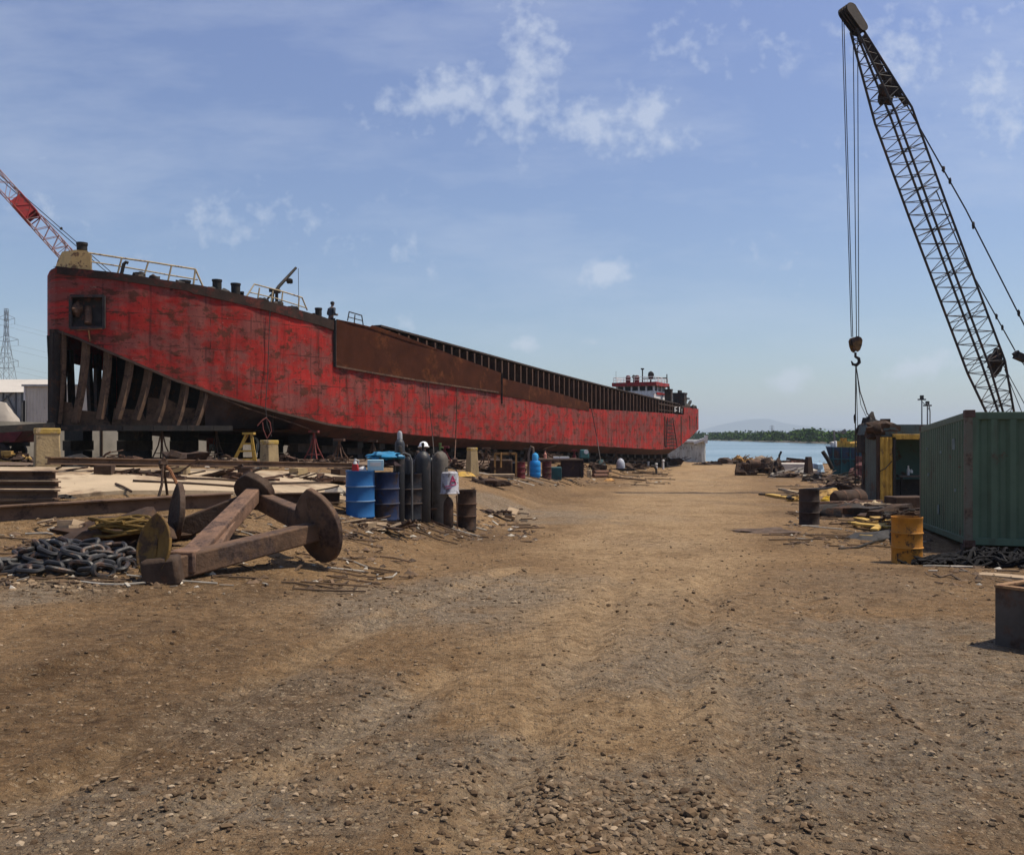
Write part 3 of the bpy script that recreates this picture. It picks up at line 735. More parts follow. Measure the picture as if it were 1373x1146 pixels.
    # forward bilge skin seen dark under the cut
    mb = MB(); A = [hp(p, interp(REDBOT, p)+1, .08) for p in (272, 300, 335, 370, 400, 440, 480)]; B = [hp(p, y, i_) for p, y, i_ in ((276, 576, .5), (305, 577, .9), (345, 577, 1.3), (375, 579, 1.2), (405, 582, 1.), (442, 586, .9), (482, 590, .8))]
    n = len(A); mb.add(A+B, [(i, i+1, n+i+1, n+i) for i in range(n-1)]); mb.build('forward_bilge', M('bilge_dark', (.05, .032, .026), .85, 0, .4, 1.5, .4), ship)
    MB().tube([hp(262, 520, -.05), hp(330, 547, -.03), hp(395, 568, .1), hp(428, 580, .3)], .03, 5).build('pipe', rust_mid, ship)
bow_frames()
def upper_works():
    # brown panels standing above the red side
    def plate(pts, ins, th, name, mat, uvm=False):
        v = [hp(a, b, ins) for a, b in pts]; return MB().prism(v, TD*th).build(name, mat, ship)
    plate([(452, 428), (476, 433), (497, 438), (500, 436), (545, 452), (610, 477), (672, 500), (672, 529), (620, 520), (560, 511), (500, 501), (450, 492)], -.03, .06, 'bulwark_panel', panel_brown)
    plate([(674, 507), (730, 521), (790, 540), (790, 551), (730, 541), (674, 530)], -.03, .06, 'bulwark_panel', panel_brown)
    MB().beam(hp(449, 429, -.05), hp(449, 492, -.05), .12, .12).build('corner_post', steel_black, ship)
    MB().beam(hp(672.8, 500, -.05), hp(672.8, 541, -.05), .10, .12).build('corner_post', steel_black, ship)
    mb = MB(); pts = [hp(a, b, -.06) for a, b in ((450, 491), (500, 500), (560, 510), (620, 519), (668, 526))]
    for a, b in zip(pts, pts[1:]): mb.beam(a, b, .10, .09)
    mb.build('rubbing_rail', rust_mid, ship)
    # hatch coaming with outer stiffeners
    ctop = [(500, 437.5), (560, 453), (640, 474.5), (730, 499), (800, 517), (850, 529), (905, 542)]
    cbot = [(450, 495), (560, 512), (672, 530), (790, 550), (905, 556)]
    mb = MB(); N = 26
    pxs = [lerp(500, 905, i/N) for i in range(N+1)]
    top = [hp(p, interp(ctop, p), .9) for p in pxs]; bot = [hp(p, interp(cbot, p), .9) for p in pxs]
    mb.add(top+bot, [(i, i+1, N+2+i, N+1+i) for i in range(N)])
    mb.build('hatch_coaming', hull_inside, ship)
    mb = MB()
    for a, b in zip(top, top[1:]): mb.beam(a-TD*.25, b-TD*.25, .55, .10)
    mb.build('coaming_rail', M('rail_dark', (.05, .034, .027), .8), ship)
    px = 520.; i = 0
    s0 = hpt(505, 500, .5)[1]; s1 = hpt(900, 500, .5)[1]; s = s0
    while s < s1:
        q = hull_xy(s, .55); p = pxof(q); zt = zof(interp(ctop, p), q)-.06; zb = zof(interp(cbot, p), q)-.1
        mb = MB(); mb.beam((q.x, q.y, zb), (q.x, q.y, zt), .10, .36, up=TD)
        e = q-TD*.2; mb.beam((e.x, e.y, zb), (e.x, e.y, zt), .16, .03, up=TD)
        mb.build('coaming_stiffener', M('stiff_brown', (.072, .036, .022), .85, 0, .4, 1, .4), ship)
        s += .92
    mb = MB()
    for k in (.34, .68):
        r = [hp(p, lerp(interp(ctop, p), interp(cbot, p), k), .75) for p in pxs[::2]]
        for a, b in zip(r, r[1:]): mb.beam(a, b, .12, .05)
    mb.build('coaming_girder', rust_dark, ship)
    # weathered fittings low on the red side: small brackets
    # rails
    def rail(posts, tops, mids, ins, mat, name='railing', r=.028):
        mb = MB()
        for (a, b), (c, d) in posts: mb.tube([hp(a, b, ins), hp(c, d, ins)], r, 6)
        mb.tube([hp(a, b, ins) for a, b in tops], r, 6)
        if mids: mb.tube([hp(a, b, ins) for a, b in mids], r*.8, 6)
        mb.build(name, mat, ship)
    rail([((122, 342), (122, 362)), ((163, 347), (158, 366)), ((199, 351), (193, 370)), ((230, 356), (225, 378)), ((262, 361), (259, 384)), ((262, 361), (272, 384))],
         [(118, 339), (163, 346), (199, 351), (230, 356), (262, 361)], [(122, 351), (160, 357), (195, 363), (228, 369), (265, 375)], .7, paint_cream, r=.04)
    rail([((348, 386), (345, 405)), ((366, 390), (363, 408)), ((379, 392), (377, 411)), ((401, 398), (400, 418)), ((405, 399), (412, 416))],
         [(329, 400), (341, 381), (379, 391), (405, 399)], [(335, 392), (370, 400), (411, 413)], .7, paint_cream, r=.035)
    rail([((468, 419), (466, 430)), ((476, 422), (475, 433)), ((485, 423), (487, 436))], [(468, 418), (485, 423)], [(467, 425), (486, 430)], .4, rope_grey, r=.03)
    # hooked vent pipe
    MB().tube([hp(163, 367, .5), hp(166, 354, .5), hp(169, 351.5, .5), hp(172, 353, .5)], .07, 8).build('vent_pipe', steel_black, ship)
    # bitts
    def bitt(px, y0, y1, w, ins=.8):
        a = hp(px, y0, ins); b = hp(px, y1, ins); r = w/F*a.y/2; h = b.z-a.z+.45
        MB().lathe([(r*1.25, 0), (r*1.25, .06), (r, .08), (r, h-.1), (r*1.12, h-.08), (r*1.12, h)], a-UP*.45, 16).build('mooring_bitt', steel_black, ship)
    for b in ((291, 391, 375, 12), (316, 395, 380, 12), (324.5, 396, 391, 5), (427, 424, 413, 9), (421, 424, 420, 4), (248, 381, 376, 14)): bitt(*b)
    mb = MB()
    for px, y in ((186, 368), (207, 373), (240, 380), (280, 388), (300, 391), (352, 402), (372, 407), (392, 414)):
        a = hp(px, y+3, .3); MB().blob(a, .28, .22, .22, px).build('fairlead', steel_black, ship)
    # yellow chock tower at the stem head
    a = [hp(92, 358, .5), hp(122, 362, .5)]; mb = MB()
    c = (a[0]+a[1])/2; mb.prism([hp(91, 359, .4), hp(122, 363, .4), hp(121, 342, .4), hp(117, 336, .4), hp(101, 335, .4), hp(95, 346, .4)], TD*.8)
    ty = mb.build('chock_tower', M('tower_yellow', (.62, .42, .17), .7, 0, .25, 3, .42, (.16, .08, .04), 3), ship)
    q = hp(110, 336, .8); r = 6.6/F*q.y
    MB().lathe([(r, 0), (r, .2), (r*1.1, .22), (r*1.1, .32)], q, 14).build('roller', steel_black, ty)
    # davit with boom
    mb = MB(); b = hp(371, 412, .8)
    mb.beam(b, hp(371, 389, .8), .12); mb.beam(hp(365, 412, .8), hp(366, 391, .8), .10); mb.beam(hp(362, 389, .8), hp(375, 391, .8), .16)
    mb.tube([hp(370, 391, .8), hp(374, 384, .8), hp(397, 359, .8)], [.10, .08, .06], 6)
    mb.blob(hp(388, 377, .8), .16, .12, .12, 3, flat=False); mb.tube([hp(357, 403, .8), hp(364, 395, .8), hp(371, 391, .8)], .05, 5)
    mb.build('davit', steel_black, ship)
    MB().tube([hp(400, 360, .8), hp(400.5, 398, .8)], .012, 4).build('davit_wire', steel_black, ship)
    # ladders and marks near the stern
    mb = MB()
    for k in (0, 1): mb.tube([hp(896+k*7-1, 560, -.1), hp(893+k*15, 600, -.25)], .05, 5)
    for i in range(9): mb.tube([hp(lerp(895, 893, i/8), 562+i*4.5, -.12), hp(lerp(902, 907, i/8), 562+i*4.5, -.12)], .035, 5)
    mb.build('side_ladder', steel_black, ship)
    mb = MB()
    for x in (891.5, 913.5, 925, 934): mb.beam(hp(x, 558, -.03), hp(x, 598 if x < 920 else 575, -.03), .16, .05, up=TD)
    mb.build('fender_bar', rust_dark, ship)
    # open bulwark at the stern
    mb = MB()
    for x in range(884, 918, 5): mb.beam(hp(x, 540, .4), hp(x, 556, .4), .12)
    mb.beam(hp(882, 541, .4), hp(918, 547, .4), .14); mb.beam(hp(882, 549, .4), hp(918, 553, .4), .1)
    mb.build('stern_bulwark', rust_dark, ship)
    mb = MB()
    for (x, y, w, h) in ((906, 546, 3.4, 1), (906, 550, 3.4, 1), (905, 549, 1, 6), (911, 549, 1, 7), (914.5, 551, 1, 6)): mb.beam(hp(x-w/2, y-h/2*0, .2), hp(x+w/2, y, .2), .03, h/F*100)
    mb.build('white_fitting', white_dull, ship)
    # winches / gear on the aft deck
    mb = MB()
    mb.blob(hp(920, 549, 1.5), .6, .6, .6, 4); mb.beam(hp(919, 550, 1.5), hp(926, 538, 1.5), .26); mb.build('stern_winch', steel_black, ship)
    MB().blob(hp(929, 550, .9), .45, .45, .55, 6).tube([hp(929, 550, .9), hp(929, 544, .9)], .1, 6).build('capstan', steel_black, ship)
    MB().beam(hp(918, 552, 1.5), hp(920, 536, 1.5), .14).tube([hp(920, 538, 1.5), hp(921, 534, 1.5), hp(924, 534.5, 1.5)], .1, 6).build('vent_pipe', steel_black, ship)
upper_works()
def wheelhouse():
    O, s0 = hpt(877, 545, 3.2)
    def W(s, t, z): q = SO+SD*(s0+s)+TD*(3.2+t); return Vector((q.x, q.y, z))
    dd = O.y; z0 = zof(553, O); zw = zof(523.8, O); zb = zof(517, O); zt = zof(512, O)
    wt = 4.3; L = 4.0
    rot = Matrix((SD, TD, UP)).transposed()
    mb = MB(); mb.box(W(L/2, wt/2, (z0+zw)/2), (L, wt, zw-z0), rot); lower = mb
    # window band: corner and intermediate posts around a dark core
    mb.box(W(L/2, wt/2, (zw+zb)/2), (L-.3, wt-.3, zb-zw), rot)
    wh = lower.build('wheelhouse', paint_white, ship)
    mb = MB(); nwin = 5
    for i in range(nwin+1):
        t = lerp(.08, wt-.08, i/nwin); mb.beam(W(.08, t, zw), W(.08, t, zb), .17)
    for i in range(4):
        s = lerp(.08, L-.08, i/3)
        for t in (.08, wt-.08): mb.beam(W(s, t, zw), W(s, t, zb), .2)
    mb.build('window_post', paint_white, wh)
    for i in range(nwin):
        t0 = lerp(.08, wt-.08, i/nwin); t1 = lerp(.08, wt-.08, (i+1)/nwin)
        MB().box(W(.09, (t0+t1)/2, (zw+zb)/2), (.04, t1-t0-.18, zb-zw-.1), rot).build('window', glass_dark, wh)
    for i in range(3):
        a = lerp(.08, L-.08, i/3); b = lerp(.08, L-.08, (i+1)/3)
        MB().box(W((a+b)/2, .09, (zw+zb)/2), (b-a-.22, .04, zb-zw-.1), rot).build('window', glass_dark, wh)
    MB().box(W(L/2, wt/2, (zb+zt)/2), (L+.7, wt+.7, zt-zb), rot).build('roof', paint_red, wh)
    MB().box(W(L/2+.3, -.05, zw-.25), (L*.8, .06, .25), rot).build('red_band', paint_red, wh)
    # rail on the roof, mast, lights
    mb = MB(); zr = zof(505, O)
    cs = [(-.2, wt+.2), (-.2, -.2), (L+.2, -.2), (L+.2, wt+.2)]
    for (a, b), (c, d) in zip(cs, cs[1:]+cs[:1]):
        mb.tube([W(a, b, zr), W(c, d, zr)], .03, 5); mb.tube([W(a, b, (zr+zt)/2), W(c, d, (zr+zt)/2)], .025, 5)
        for k in range(4): q = lerp(a, c, k/4), lerp(b, d, k/4); mb.tube([W(*q, zt), W(*q, zr)], .03, 5)
    mb.build('roof_rail', paint_white, wh)
    mb = MB(); zm = zof(493, O)
    mb.tube([W(1.2, 1.7, zt), W(1.2, 1.7, zm)], .07, 6); mb.box(W(1.2, 1.7, zm), (.25, .3, .15), rot)
    mb.tube([W(1.2, 1.7, zof(506, O)), W(2.6, -.6, zof(505, O))], .06, 6)
    mb.blob(W(1.6, .9, zof(502, O)), .3, .3, .42, 3, flat=False); mb.tube([W(1.6, .9, zt), W(1.6, .9, zof(499, O))], .09, 6)
    mb.tube([W(2.6, -.6, zt), W(2.6, -.6, zof(500, O))], .06, 6)
    mb.tube([W(.3, 2.4, zt), W(.3, 2.4, zof(502, O))], .06, 6); mb.blob(W(.3, 2.4, zof(504, O)), .15, .15, .2, 2, flat=False)
    mb.build('mast', steel_black, wh)
    for t in (2.0, 3.0): MB().lathe([(.26, 0), (.26, .45), (.3, .5), (.2, .75), (0.05, .8)], W(.25, t, zt), 10).build('roof_vent', paint_maroon, wh)
    MB().tube([W(0, wt, zt), W(0, wt, zof(496, O))], .015, 4).build('aerial', steel_black, wh)
    # funnels abaft the wheelhouse
    for px, y0, y1, w in ((896.5, 551, 523, 8), (911.5, 553, 528, 14)):
        a = hp(px, y0, 2.5); b = hp(px, y1, 2.5); k = w/F*a.y; mb = MB()
        mb.box((a+b)/2, (k*.95, k*1.1, b.z-a.z), rot); mb.box(b+UP*.03, (k*1.05, k*1.2, .16), rot)
        for i in (-1, 0, 1): mb.lathe([(k*.13, 0), (k*.13, .4)], b+rot @ Vector((i*k*.28, 0, 0)), 8)
        mb.build('funnel', M('funnel_sooty', (.035, .028, .024), .8, 0, .4, 2, .5), ship)
    a = hp(896, 550, 3.5); MB().box(a, (4, 4, 1.0), rot).build('aft_deckhouse', rust_dark, ship)
wheelhouse()
# ropes hanging from the ship side
def hang(pts, r, label, mat=rope_grey, name='rope'):
    mb = MB(); mb.tube(pts, r, 5); b = pts[-1]
    return tag(mb.build(name, mat, None, org=b), label, 'rope')
hang([hp(362, 415, -.1), hp(359, 500, -.15), hp(356, 545, -.15), hp(358, 568, -.2), hp(364, 585, -.2)], .018, 'thin dark rope hanging down the red bow above the second concrete post')
def loopy():
    mb = MB(); c = hp(357, 565, -.15)
    mb.tube([hp(345, 571, -.1), hp(352, 563, -.2), hp(357, 560, -.2), hp(362, 566, -.2), hp(364, 578, -.2), hp(358, 588, -.2), hp(353, 575, -.2), hp(352, 566, -.2)], .022, 5)
    tag(mb.build('hose', M('hose_red', (.2, .06, .05), .7), None, org=c), 'thin red hose looped below the cut bow beside the hanging rope', 'hose')
loopy()
g1 = gp(583, 640); g2 = gp(622, 640)
hang([hp(574, 513, -.1), hp(577, 555, -.2), hp(580, 585, -.4), P(583, 625, 38)], .022, 'dark rope hanging from the brown panel to the ground near the grey gas cylinder')
hang([hp(613, 520, -.1), hp(612, 560, -.15), hp(611, 590, -.2), P(609, 632, 40)], .03, 'thick brown rope hanging from the red side above the white pail', rust_mid)
hang([hp(793, 548, -.1), hp(800, 585, -.5), P(806, 622, 62)], .03, 'slack dark rope slanting from the ship side to the ground before the aft half')
# ------------------------------------------------------------------ supports under the ship
def keel_z(s):
    q = hull_xy(s)
    if s < 13: return 1.95
    return zof(interp(REDBOT, pxof(q)), q)+.03-(.55 if s < 70 else .55*max(.05, 1-(s-70)/9))
KB = 'timber blocks under the ship'
n_ = 0
for t in (1.6, 6.0, 10.4):
    s = 8.0+(t*.37) % 1
    while s < 72:
        if t > 2 and s > 60: break
        if not (t < 2 and s < 14):
            b = SO+SD*s+TD*t; gz = G(b.x, b.y); h = keel_z(s)-gz-.01
            if h > .25:
                k = thing('keel_block', 'dark timber block stack standing under the flat bottom of the red ship', 'ship block', (b.x, b.y, gz-.03), KB)
                rot = Matrix((SD, TD, UP)).transposed(); lay = 3; hh = (h+.03)/lay
                for j in range(lay):
                    sz = (.5, 1.3, hh-.004) if j % 2 == 0 else (1.25, .55, hh-.004)
                    MB().box(Vector((b.x, b.y, gz-.03+hh*(j+.5))), sz, rot).build('timber', timber if j % 2 else steel_black, k, smooth=False)
        s += (2.0 if t < 2 else 3.2)+R.uniform(-.3, .3)
def stand(px, py, top, label, mat, spread=.42):
    # tripod-like ship stand: splayed legs to a screw head
    b = gp(px, py); t = P(px, top, b.y); h = t.z-b.z
    k = thing('ship_stand', label, 'stand', b, 'steel ship stands')
    for i in range(4):
        a = .5+i*1.57; f = b+Vector((math.cos(a)*spread, math.sin(a)*spread, 0)); f.z = G(f.x, f.y)
        MB().tube([f, b+Vector((math.cos(a)*spread*.35, math.sin(a)*spread*.35, h*.45)), b+Vector((math.cos(a)*.06, math.sin(a)*.06, h*.75))], .032, 6).build('leg', mat, k)
    MB().tube([b+Vector((0, 0, h*.55)), b+Vector((0, 0, h-.08))], .06, 8).build('screw', mat, k)
    MB().box(t-UP*.05, (.42, .42, .10)).build('head_plate', mat, k)
    mb = MB()
    for i in range(4):
        a = .5+i*1.57; a2 = a+1.57; r = spread*.6; mb.tube([b+Vector((math.cos(a)*r, math.sin(a)*r, h*.22)), b+Vector((math.cos(a2)*r, math.sin(a2)*r, h*.22))], .018, 5)
    mb.build('brace', mat, k)
stand(135, 614, 588, 'low pale rusty stand with splayed legs under the open bow', rust_mid, .55)
stand(184, 616, 573, 'rusty red stand with chains under the open ribs', M('stand_red', (.2, .05, .035), .7, 0, .3, 4, .4))
stand(217, 617, 573, 'brown four legged stand right of the red one under the bow', rust_mid)
stand(290, 617, 575, 'dark stand in the shade between the bow and the yellow trestle', rust_dark)
stand(421, 618, 577, 'red splayed stand under the turn of the bow', M('stand_red2', (.17, .035, .03), .7, 0, .3, 4, .4), .5)
stand(398, 616, 582, 'small dark red stand behind the second concrete post', paint_maroon)
stand(500, 618, 590, 'dark stand under the ship behind the blue drum', rust_dark)
# timber beam on which the bow rests, running out to the left
a, b = P(-60, 579, 33.5), P(72, 571, 36)
tag(MB().beam(a, b, .3, .26).build('steel_beam', steel_black, None, org=a), 'long dark beam sticking out to the left from under the bow', 'beam')
def trestle():
    b = gp(327, 620); d = b.y; m = d/F
    k = thing('trestle_ladder', 'yellow A frame step trestle beside the second concrete post', 'trestle', b)
    top = P(333, 583, d)
    for dx0, dx1, dy in ((-14, -3, 0), (16, 4, 0), (-26, -3, .9), (4, 3, .9)):
        f = Vector((b.x+dx0*m, b.y+dy, 0)); f.z = G(f.x, f.y)-.01
        MB().beam(f, Vector((b.x+(6+dx1)*m, b.y+dy*.15, top.z)), .09, .05, up=Vector((0, 1, 0))).build('leg', paint_yellow, k)
    for t in (.12, .42, .68):
        z = lerp(b.z, top.z, t); x0 = lerp(-14, 3, t); x1 = lerp(16, 10, t)
        MB().beam((b.x+x0*m, b.y+.0, z), (b.x+x1*m, b.y, z), .10, .06).build('rung', paint_yellow, k)
    MB().box((b.x+6*m, b.y+.07, top.z+.05), (.4, .3, .08)).build('top_plate', paint_yellow, k)
trestle()
def bollard(px, py, top, w0, w1, label, rz):
    b = gp(px, py); d = b.y; h = P(px, top, d).z-b.z; a = w0*d/F/1.25; c = w1*d/F/1.25
    k = thing('concrete_post', label, 'concrete post', b, 'tapered concrete posts by the ship')
    rot = Matrix.Rotation(rz, 3, 'Z')
    MB().box(b+UP*(h*.5-.05), (a, a, h-.1), rot, taper=c/a).build('shaft', concrete_y, k, bevel=.025)
    MB().box(b+UP*(h-.06), (c*1.06, c*1.06, .12), rot).build('cap', M('cap_yellow', (.40, .27, .07), .85, 0, .3, 4, .5, (.3, .22, .12), 3), k, bevel=.02)
bollard(63, 629, 574, 39, 36, 'largest tapered concrete post with yellow painted cap, left under the bow', .55)
bollard(361, 629, 590, 24, 21, 'tapered concrete post with one yellow side beside the yellow trestle', .95)
bollard(633, 638, 600, 18, 13, 'narrow yellowish concrete post behind the rusty drum beside the white pail', .6)
# ------------------------------------------------------------------ slab and beams at left
def slab():
    mb = MB(); nx, ny = 46, 16
    def row(e, t): return gp(lerp(-160, e, t), 0)
    vs = []
    c = [gp(-160, 702), gp(470, 676), gp(482, 641), gp(-160, 637)]
    for j in range(ny+1):
        for i in range(nx+1):
            u, v = i/nx, j/ny; q = c[0].lerp(c[1], u).lerp(c[3].lerp(c[2], u), v)
            vs.append(Vector((q.x, q.y, ground_z(q.x, q.y)+.075)))
    n = nx+1; fs = [(j*n+i, j*n+i+1, (j+1)*n+i+1, (j+1)*n+i) for j in range(ny) for i in range(nx)]
    loop = [i for i in range(n)]+[j*n+nx for j in range(1, ny+1)]+[ny*n+i for i in range(nx-1, -1, -1)]+[j*n for j in range(ny-1, 0, -1)]
    k = len(vs); vs += [vs[i]-UP*.25 for i in loop]; L = len(loop)
    fs += [(loop[i], loop[(i+1) % L], k+(i+1) % L, k+i) for i in range(L)]
    struct(mb.add(vs, fs).build('concrete_slab', concrete))
    c = [gp(-160, 633), gp(700, 633), gp(700, 622), gp(-160, 611)]; mb = MB(); vs = []
    for j in range(9):
        for i in range(n):
            u, v = i/nx, j/8; q = c[0].lerp(c[1], u).lerp(c[3].lerp(c[2], u), v); vs.append(Vector((q.x, q.y, ground_z(q.x, q.y)+.06)))
    struct(mb.add(vs, [(j*n+i, j*n+i+1, (j+1)*n+i+1, (j+1)*n+i) for j in range(8) for i in range(nx)]).build('slipway_paving', M('paving_dirt_shade', (.24, .17, .11), .92, 0, .4, .8, .7, (.075, .048, .03), 1.2)))  # dirt blotches darkened to put the shade under the ship into the paving
slab()
rust_beam = M('rust_beam', (.13, .078, .048), .85, 0, .3, 3, .4, (.06, .036, .025))
def beam_thing(p, q, w, h, label, mat=rust_beam, typ='i'):
    mb = MB()
    if typ == 'i': mb.ibeam(p, q, w, h, .025)
    elif typ == 'pipe': mb.tube([p, q], w, 10)
    else: mb.beam(p, q, w, h)
    return tag(mb.build('steel_beam' if typ != 'pipe' else 'steel_pipe', mat, None, org=(Vector(p)+Vector(q))/2-UP*h/2, bevel=.004 if typ == 'i' else 0), label, 'steel beam' if typ != 'pipe' else 'pipe')
def on(px, py, h): v = gp(px, py); v.z = ground_z(v.x, v.y)+h; return v
a, b = on(-60, 707, .13), on(310, 683, .13); beam_thing(a, b, .2, .27, 'long rusty beam lying along the front edge of the concrete slab')
b2 = on(312, 682.5, .13); beam_thing(b2+Vector((.1, .25, .0)), on(455, 676, .13), .16, .22, 'shorter rusty beam continuing behind the big anchor along the slab edge', rust_dark)
a, b = on(64, 640, .30), on(478, 636, .26); beam_thing(a, b, .14, .14, 'long rusty rail raised on blocks across the back of the concrete slab')
for px in (140, 242, 330, 400, 455):
    v = gp(px, 640.5); v.z = ground_z(v.x, v.y)+.06
    tag(MB().box(v+UP*.085, (.32, .3, .17), Matrix.Rotation(px, 3, 'Z')).build('support_block', concrete_y if px in (242, 400) else rust_dark, None, org=v, smooth=False), {140: 'dark block under the raised rail, nearest the stacked beams', 242: 'pale concrete block under the raised rail behind the leaning rods', 330: 'dark block under the raised rail behind the upright anchor fluke', 400: 'pale yellowish block under the raised rail below the second concrete post', 455: 'dark block under the raised rail nearest the blue drum'}[px], 'block', 'blocks under the raised rail')
# stack of channel beams, left edge
base = on(30, 690, 0); d = base.y; m = d/F
zs = [(688, 671, 'lowest'), (671, 657, 'second from the bottom'), (656, 645, 'third from the bottom'), (645, 631, 'topmost')]
for i, (y0, y1, w) in enumerate(zs):
    z0, z1 = P(0, y0, d).z, P(0, y1, d).z-.012; h = z1-z0; z = (z0+z1)/2
    xr = (65+(-1, 1, 2, -2)[i]-CX)*m
    beam_thing(Vector((-13.5, d+.55+.03*i, z)), Vector((xr, d+.25, z)), .16, h, 'rusty beam, '+w+' of the stack at the left end of the slab', rust_beam)
for i, (x, dy) in enumerate(((-12.2, .5), (xr-.5, .28))):
    g = ground_z(x, d+dy); z0 = P(0, 688, d).z
    tag(MB().box((x, d+dy, (g+z0)/2-.02), (.3, .5, max(.06, z0-g)+.04)).build('timber_bearer', timber, None, org=(x, d+dy, g), smooth=False), ('timber bearer under the far left end of the beam stack', 'timber bearer under the right end of the beam stack')[i], 'timber', 'bearers under the beam stack')
# leaning rods tripod
def rods():
    b = gp(205, 672); b2 = gp(238, 690); d = b.y; tp_ = P(219, 622, d)
    k = thing('rod_tripod', 'rusty rods leaned together as a tripod behind the chain heap', 'rods', Vector((tp_.x, d, b.z)))
    MB().tube([P(206, 690, d-.4), P(217, 650, d-.2), tp_+UP*.08], .024, 6).build('leg', rust_dark, k)
    MB().tube([P(238, 691, d-.4), P(243, 660, d-.1), P(228, 630, d), tp_], .026, 6).build('leg', rust_orange, k)
    MB().tube([P(226, 676, d+.9), tp_], .022, 6).build('leg', rust_dark, k)
    MB().blob(tp_, .07, .06, .11, 2, flat=False).build('binding', rust_dark, k)
rods()
# rods lying on the slab
for i, (x0, y0, x1, y1, lab) in enumerate(((155, 657, 176, 668, 'short bent rod lying on the bare slab left of the leaning rods'), (178, 652, 330, 660, 'long thin rod lying across the slab behind the left anchor fluke'), (340, 656, 470, 652, 'thin rod lying on the slab between the anchor and the blue drum'), (250, 648, 330, 652, 'dark flat bar on the slab behind the anchor'))):
    p, q = on(x0, y0, .1), on(x1, y1, .1); tag(MB().tube([p, (p+q)/2+UP*.01, q], .022, 5).build('steel_rod', rust_dark, None, org=p), lab, 'rod', 'rods lying on the slab')
for px, py, lab, mt, rx in ((88, 676, 'small dark lump on the slab beside the stack of beams', steel_black, .14), (100, 627, 'dark heap of scrap beside the largest concrete post', steel_black, .6), (250, 623, 'dark flat scrap heap on the paving right of the bow stands', rust_dark, .8), (60, 607, 'dark scrap heap behind the largest concrete post', rust_dark, .9)):
    v = gp(px, py); v.z += .06; tag(MB().blob(v, rx, rx*.6, rx*.35, px, amp=.5).build('scrap_heap', mt, None, org=v), lab, 'scrap heap')
# ------------------------------------------------------------------ anchor
def anchor():
    base = gp(305, 770)
    k = thing('anchor', 'huge rusty multi fluked ship anchor lying on the dirt', 'anchor', base)
    A = gp(212, 782); dA = A.y; D = gp(428, 762); dD = D.y
    am = M('anchor_rust', (.105, .061, .036), .82, 0, .4, 4, .45, (.055, .034, .025), 3, bump=.5, bscale=14)
    apale = M('anchor_rust_pale', (.16, .092, .058), .82, 0, .35, 5, .45, (.08, .048, .034), 3, bump=.5)
    dk = M('anchor_dark', (.055, .034, .022), .85, 0, .4, 4, .4, bump=.5)
    pA = P(212, 766, dA); pD = P(422, 712, dD); dC = dD+1.0; pC = P(341, 662, dC); dB = dD+.9; pB = P(238, 712, dB)
    MB().beam(pA, pD, .27, .27, w2=.24, h2=.24).build('arm', am, k, bevel=.022)
    MB().beam(pA+Vector((-.15, .0, -.03)), pA+Vector((.25, .05, .02)), .36, .34).build('crown', dk, k, bevel=.05)
    s1 = P(262, 745, lerp(dA, dC, .25))
    MB().beam(pA+Vector((.2, .15, .08)), s1, .30, .26, w2=.28, h2=.22).beam(s1, pC, .28, .22, w2=.2, h2=.2).build('shank', apale, k, bevel=.022)
    MB().beam(P(290, 738, lerp(dA, dC, .33)), P(318, 692, lerp(dA, dC, .72)), .10, .14).build('shank_rib', apale, k, bevel=.02)
    MB().beam(pB, pC+Vector((-.05, .15, -.06)), .26, .30, w2=.2, h2=.2).build('arm', dk, k, bevel=.022)
    MB().beam(pC+Vector((.0, .15, -.08)), P(408, 698, dD+.3), .18, .24, w2=.24, h2=.28).build('arm', am, k, bevel=.022)
    def palm(cen, n, up, w, hu, hd, th, mat, rib=True, pinch=.0):
        n = n.normalized(); u = (up-n*up.dot(n)).normalized(); r = u.cross(n); pts = []
        N = 32
        for i in range(N):
            a = 2*math.pi*i/N; x = math.sin(a); y = math.cos(a)
            hh = hu if y > 0 else hd; xx = math.copysign(abs(x)**(1.7 if y > 0 else .95), x); yy = math.copysign(abs(y)**(.9 if y > 0 else 1.15), y)
            pts.append(cen+r*xx*w+u*yy*hh-n*th/2)
        mb = MB()
        # dished plate: centre, ring, rim on both sides
        for side in (0, 1):
            o = n*th*side; c0 = cen-n*th/2+o-n*.06; st = len(mb.v); mb.v.append(c0)
            mid = [c0+(q-(cen-n*th/2))*.55+n*.02 for q in pts]; mb.v += mid+[q+o for q in pts]
            for i in range(N):
                j = (i+1) % N
                mb.f.append((st, st+1+i, st+1+j)); mb.f.append((st+1+i, st+1+N+i, st+1+N+j, st+1+j))
        a0 = 1+N; b0 = (1+2*N)+1+N
        for i in range(N): j = (i+1) % N; mb.f.append((a0+i, b0+i, b0+j, a0+j))
        o = mb.build('fluke', mat, k, angle=50, bevel=.014)
        if rib: MB().beam(cen+u*hu*.8-n*.05, cen-u*hd*.5-n*.05, .05, .07, up=n).build('fluke_rib', mat, o, bevel=.01)
    bar = (pD-pA).normalized()
    yel = M('fluke_ochre', (.14, .08, .020), .85, 0, .35, 4, .55, (.062, .036, .018), 3, bump=.4)
    palm(P(206, 735, dA-.02), Vector((-.35, -.9, .25)), Vector((-.08, 0, 1)), .235, .41, .34, .045, yel)
    palm(P(427, 706, dD), bar+Vector((0, .12, .14)), Vector((-.12, 0, 1)), .40, .53, .49, .085, am)
    MB().box(pD+bar*.2, (.2, .16, .5), rot_to(bar)).build('arm_boss', am, k, bevel=.04)
    palm(P(341, 658, dC+.12), Vector((.35, .75, .45)), Vector((0, 0, 1)), .32, .30, .3, .13, dk, rib=False)
    palm(P(236, 692, dB), Vector((-.8, -.5, .12)), Vector((-.15, 0, 1)), .35, .48, .40, .08, dk)
anchor()
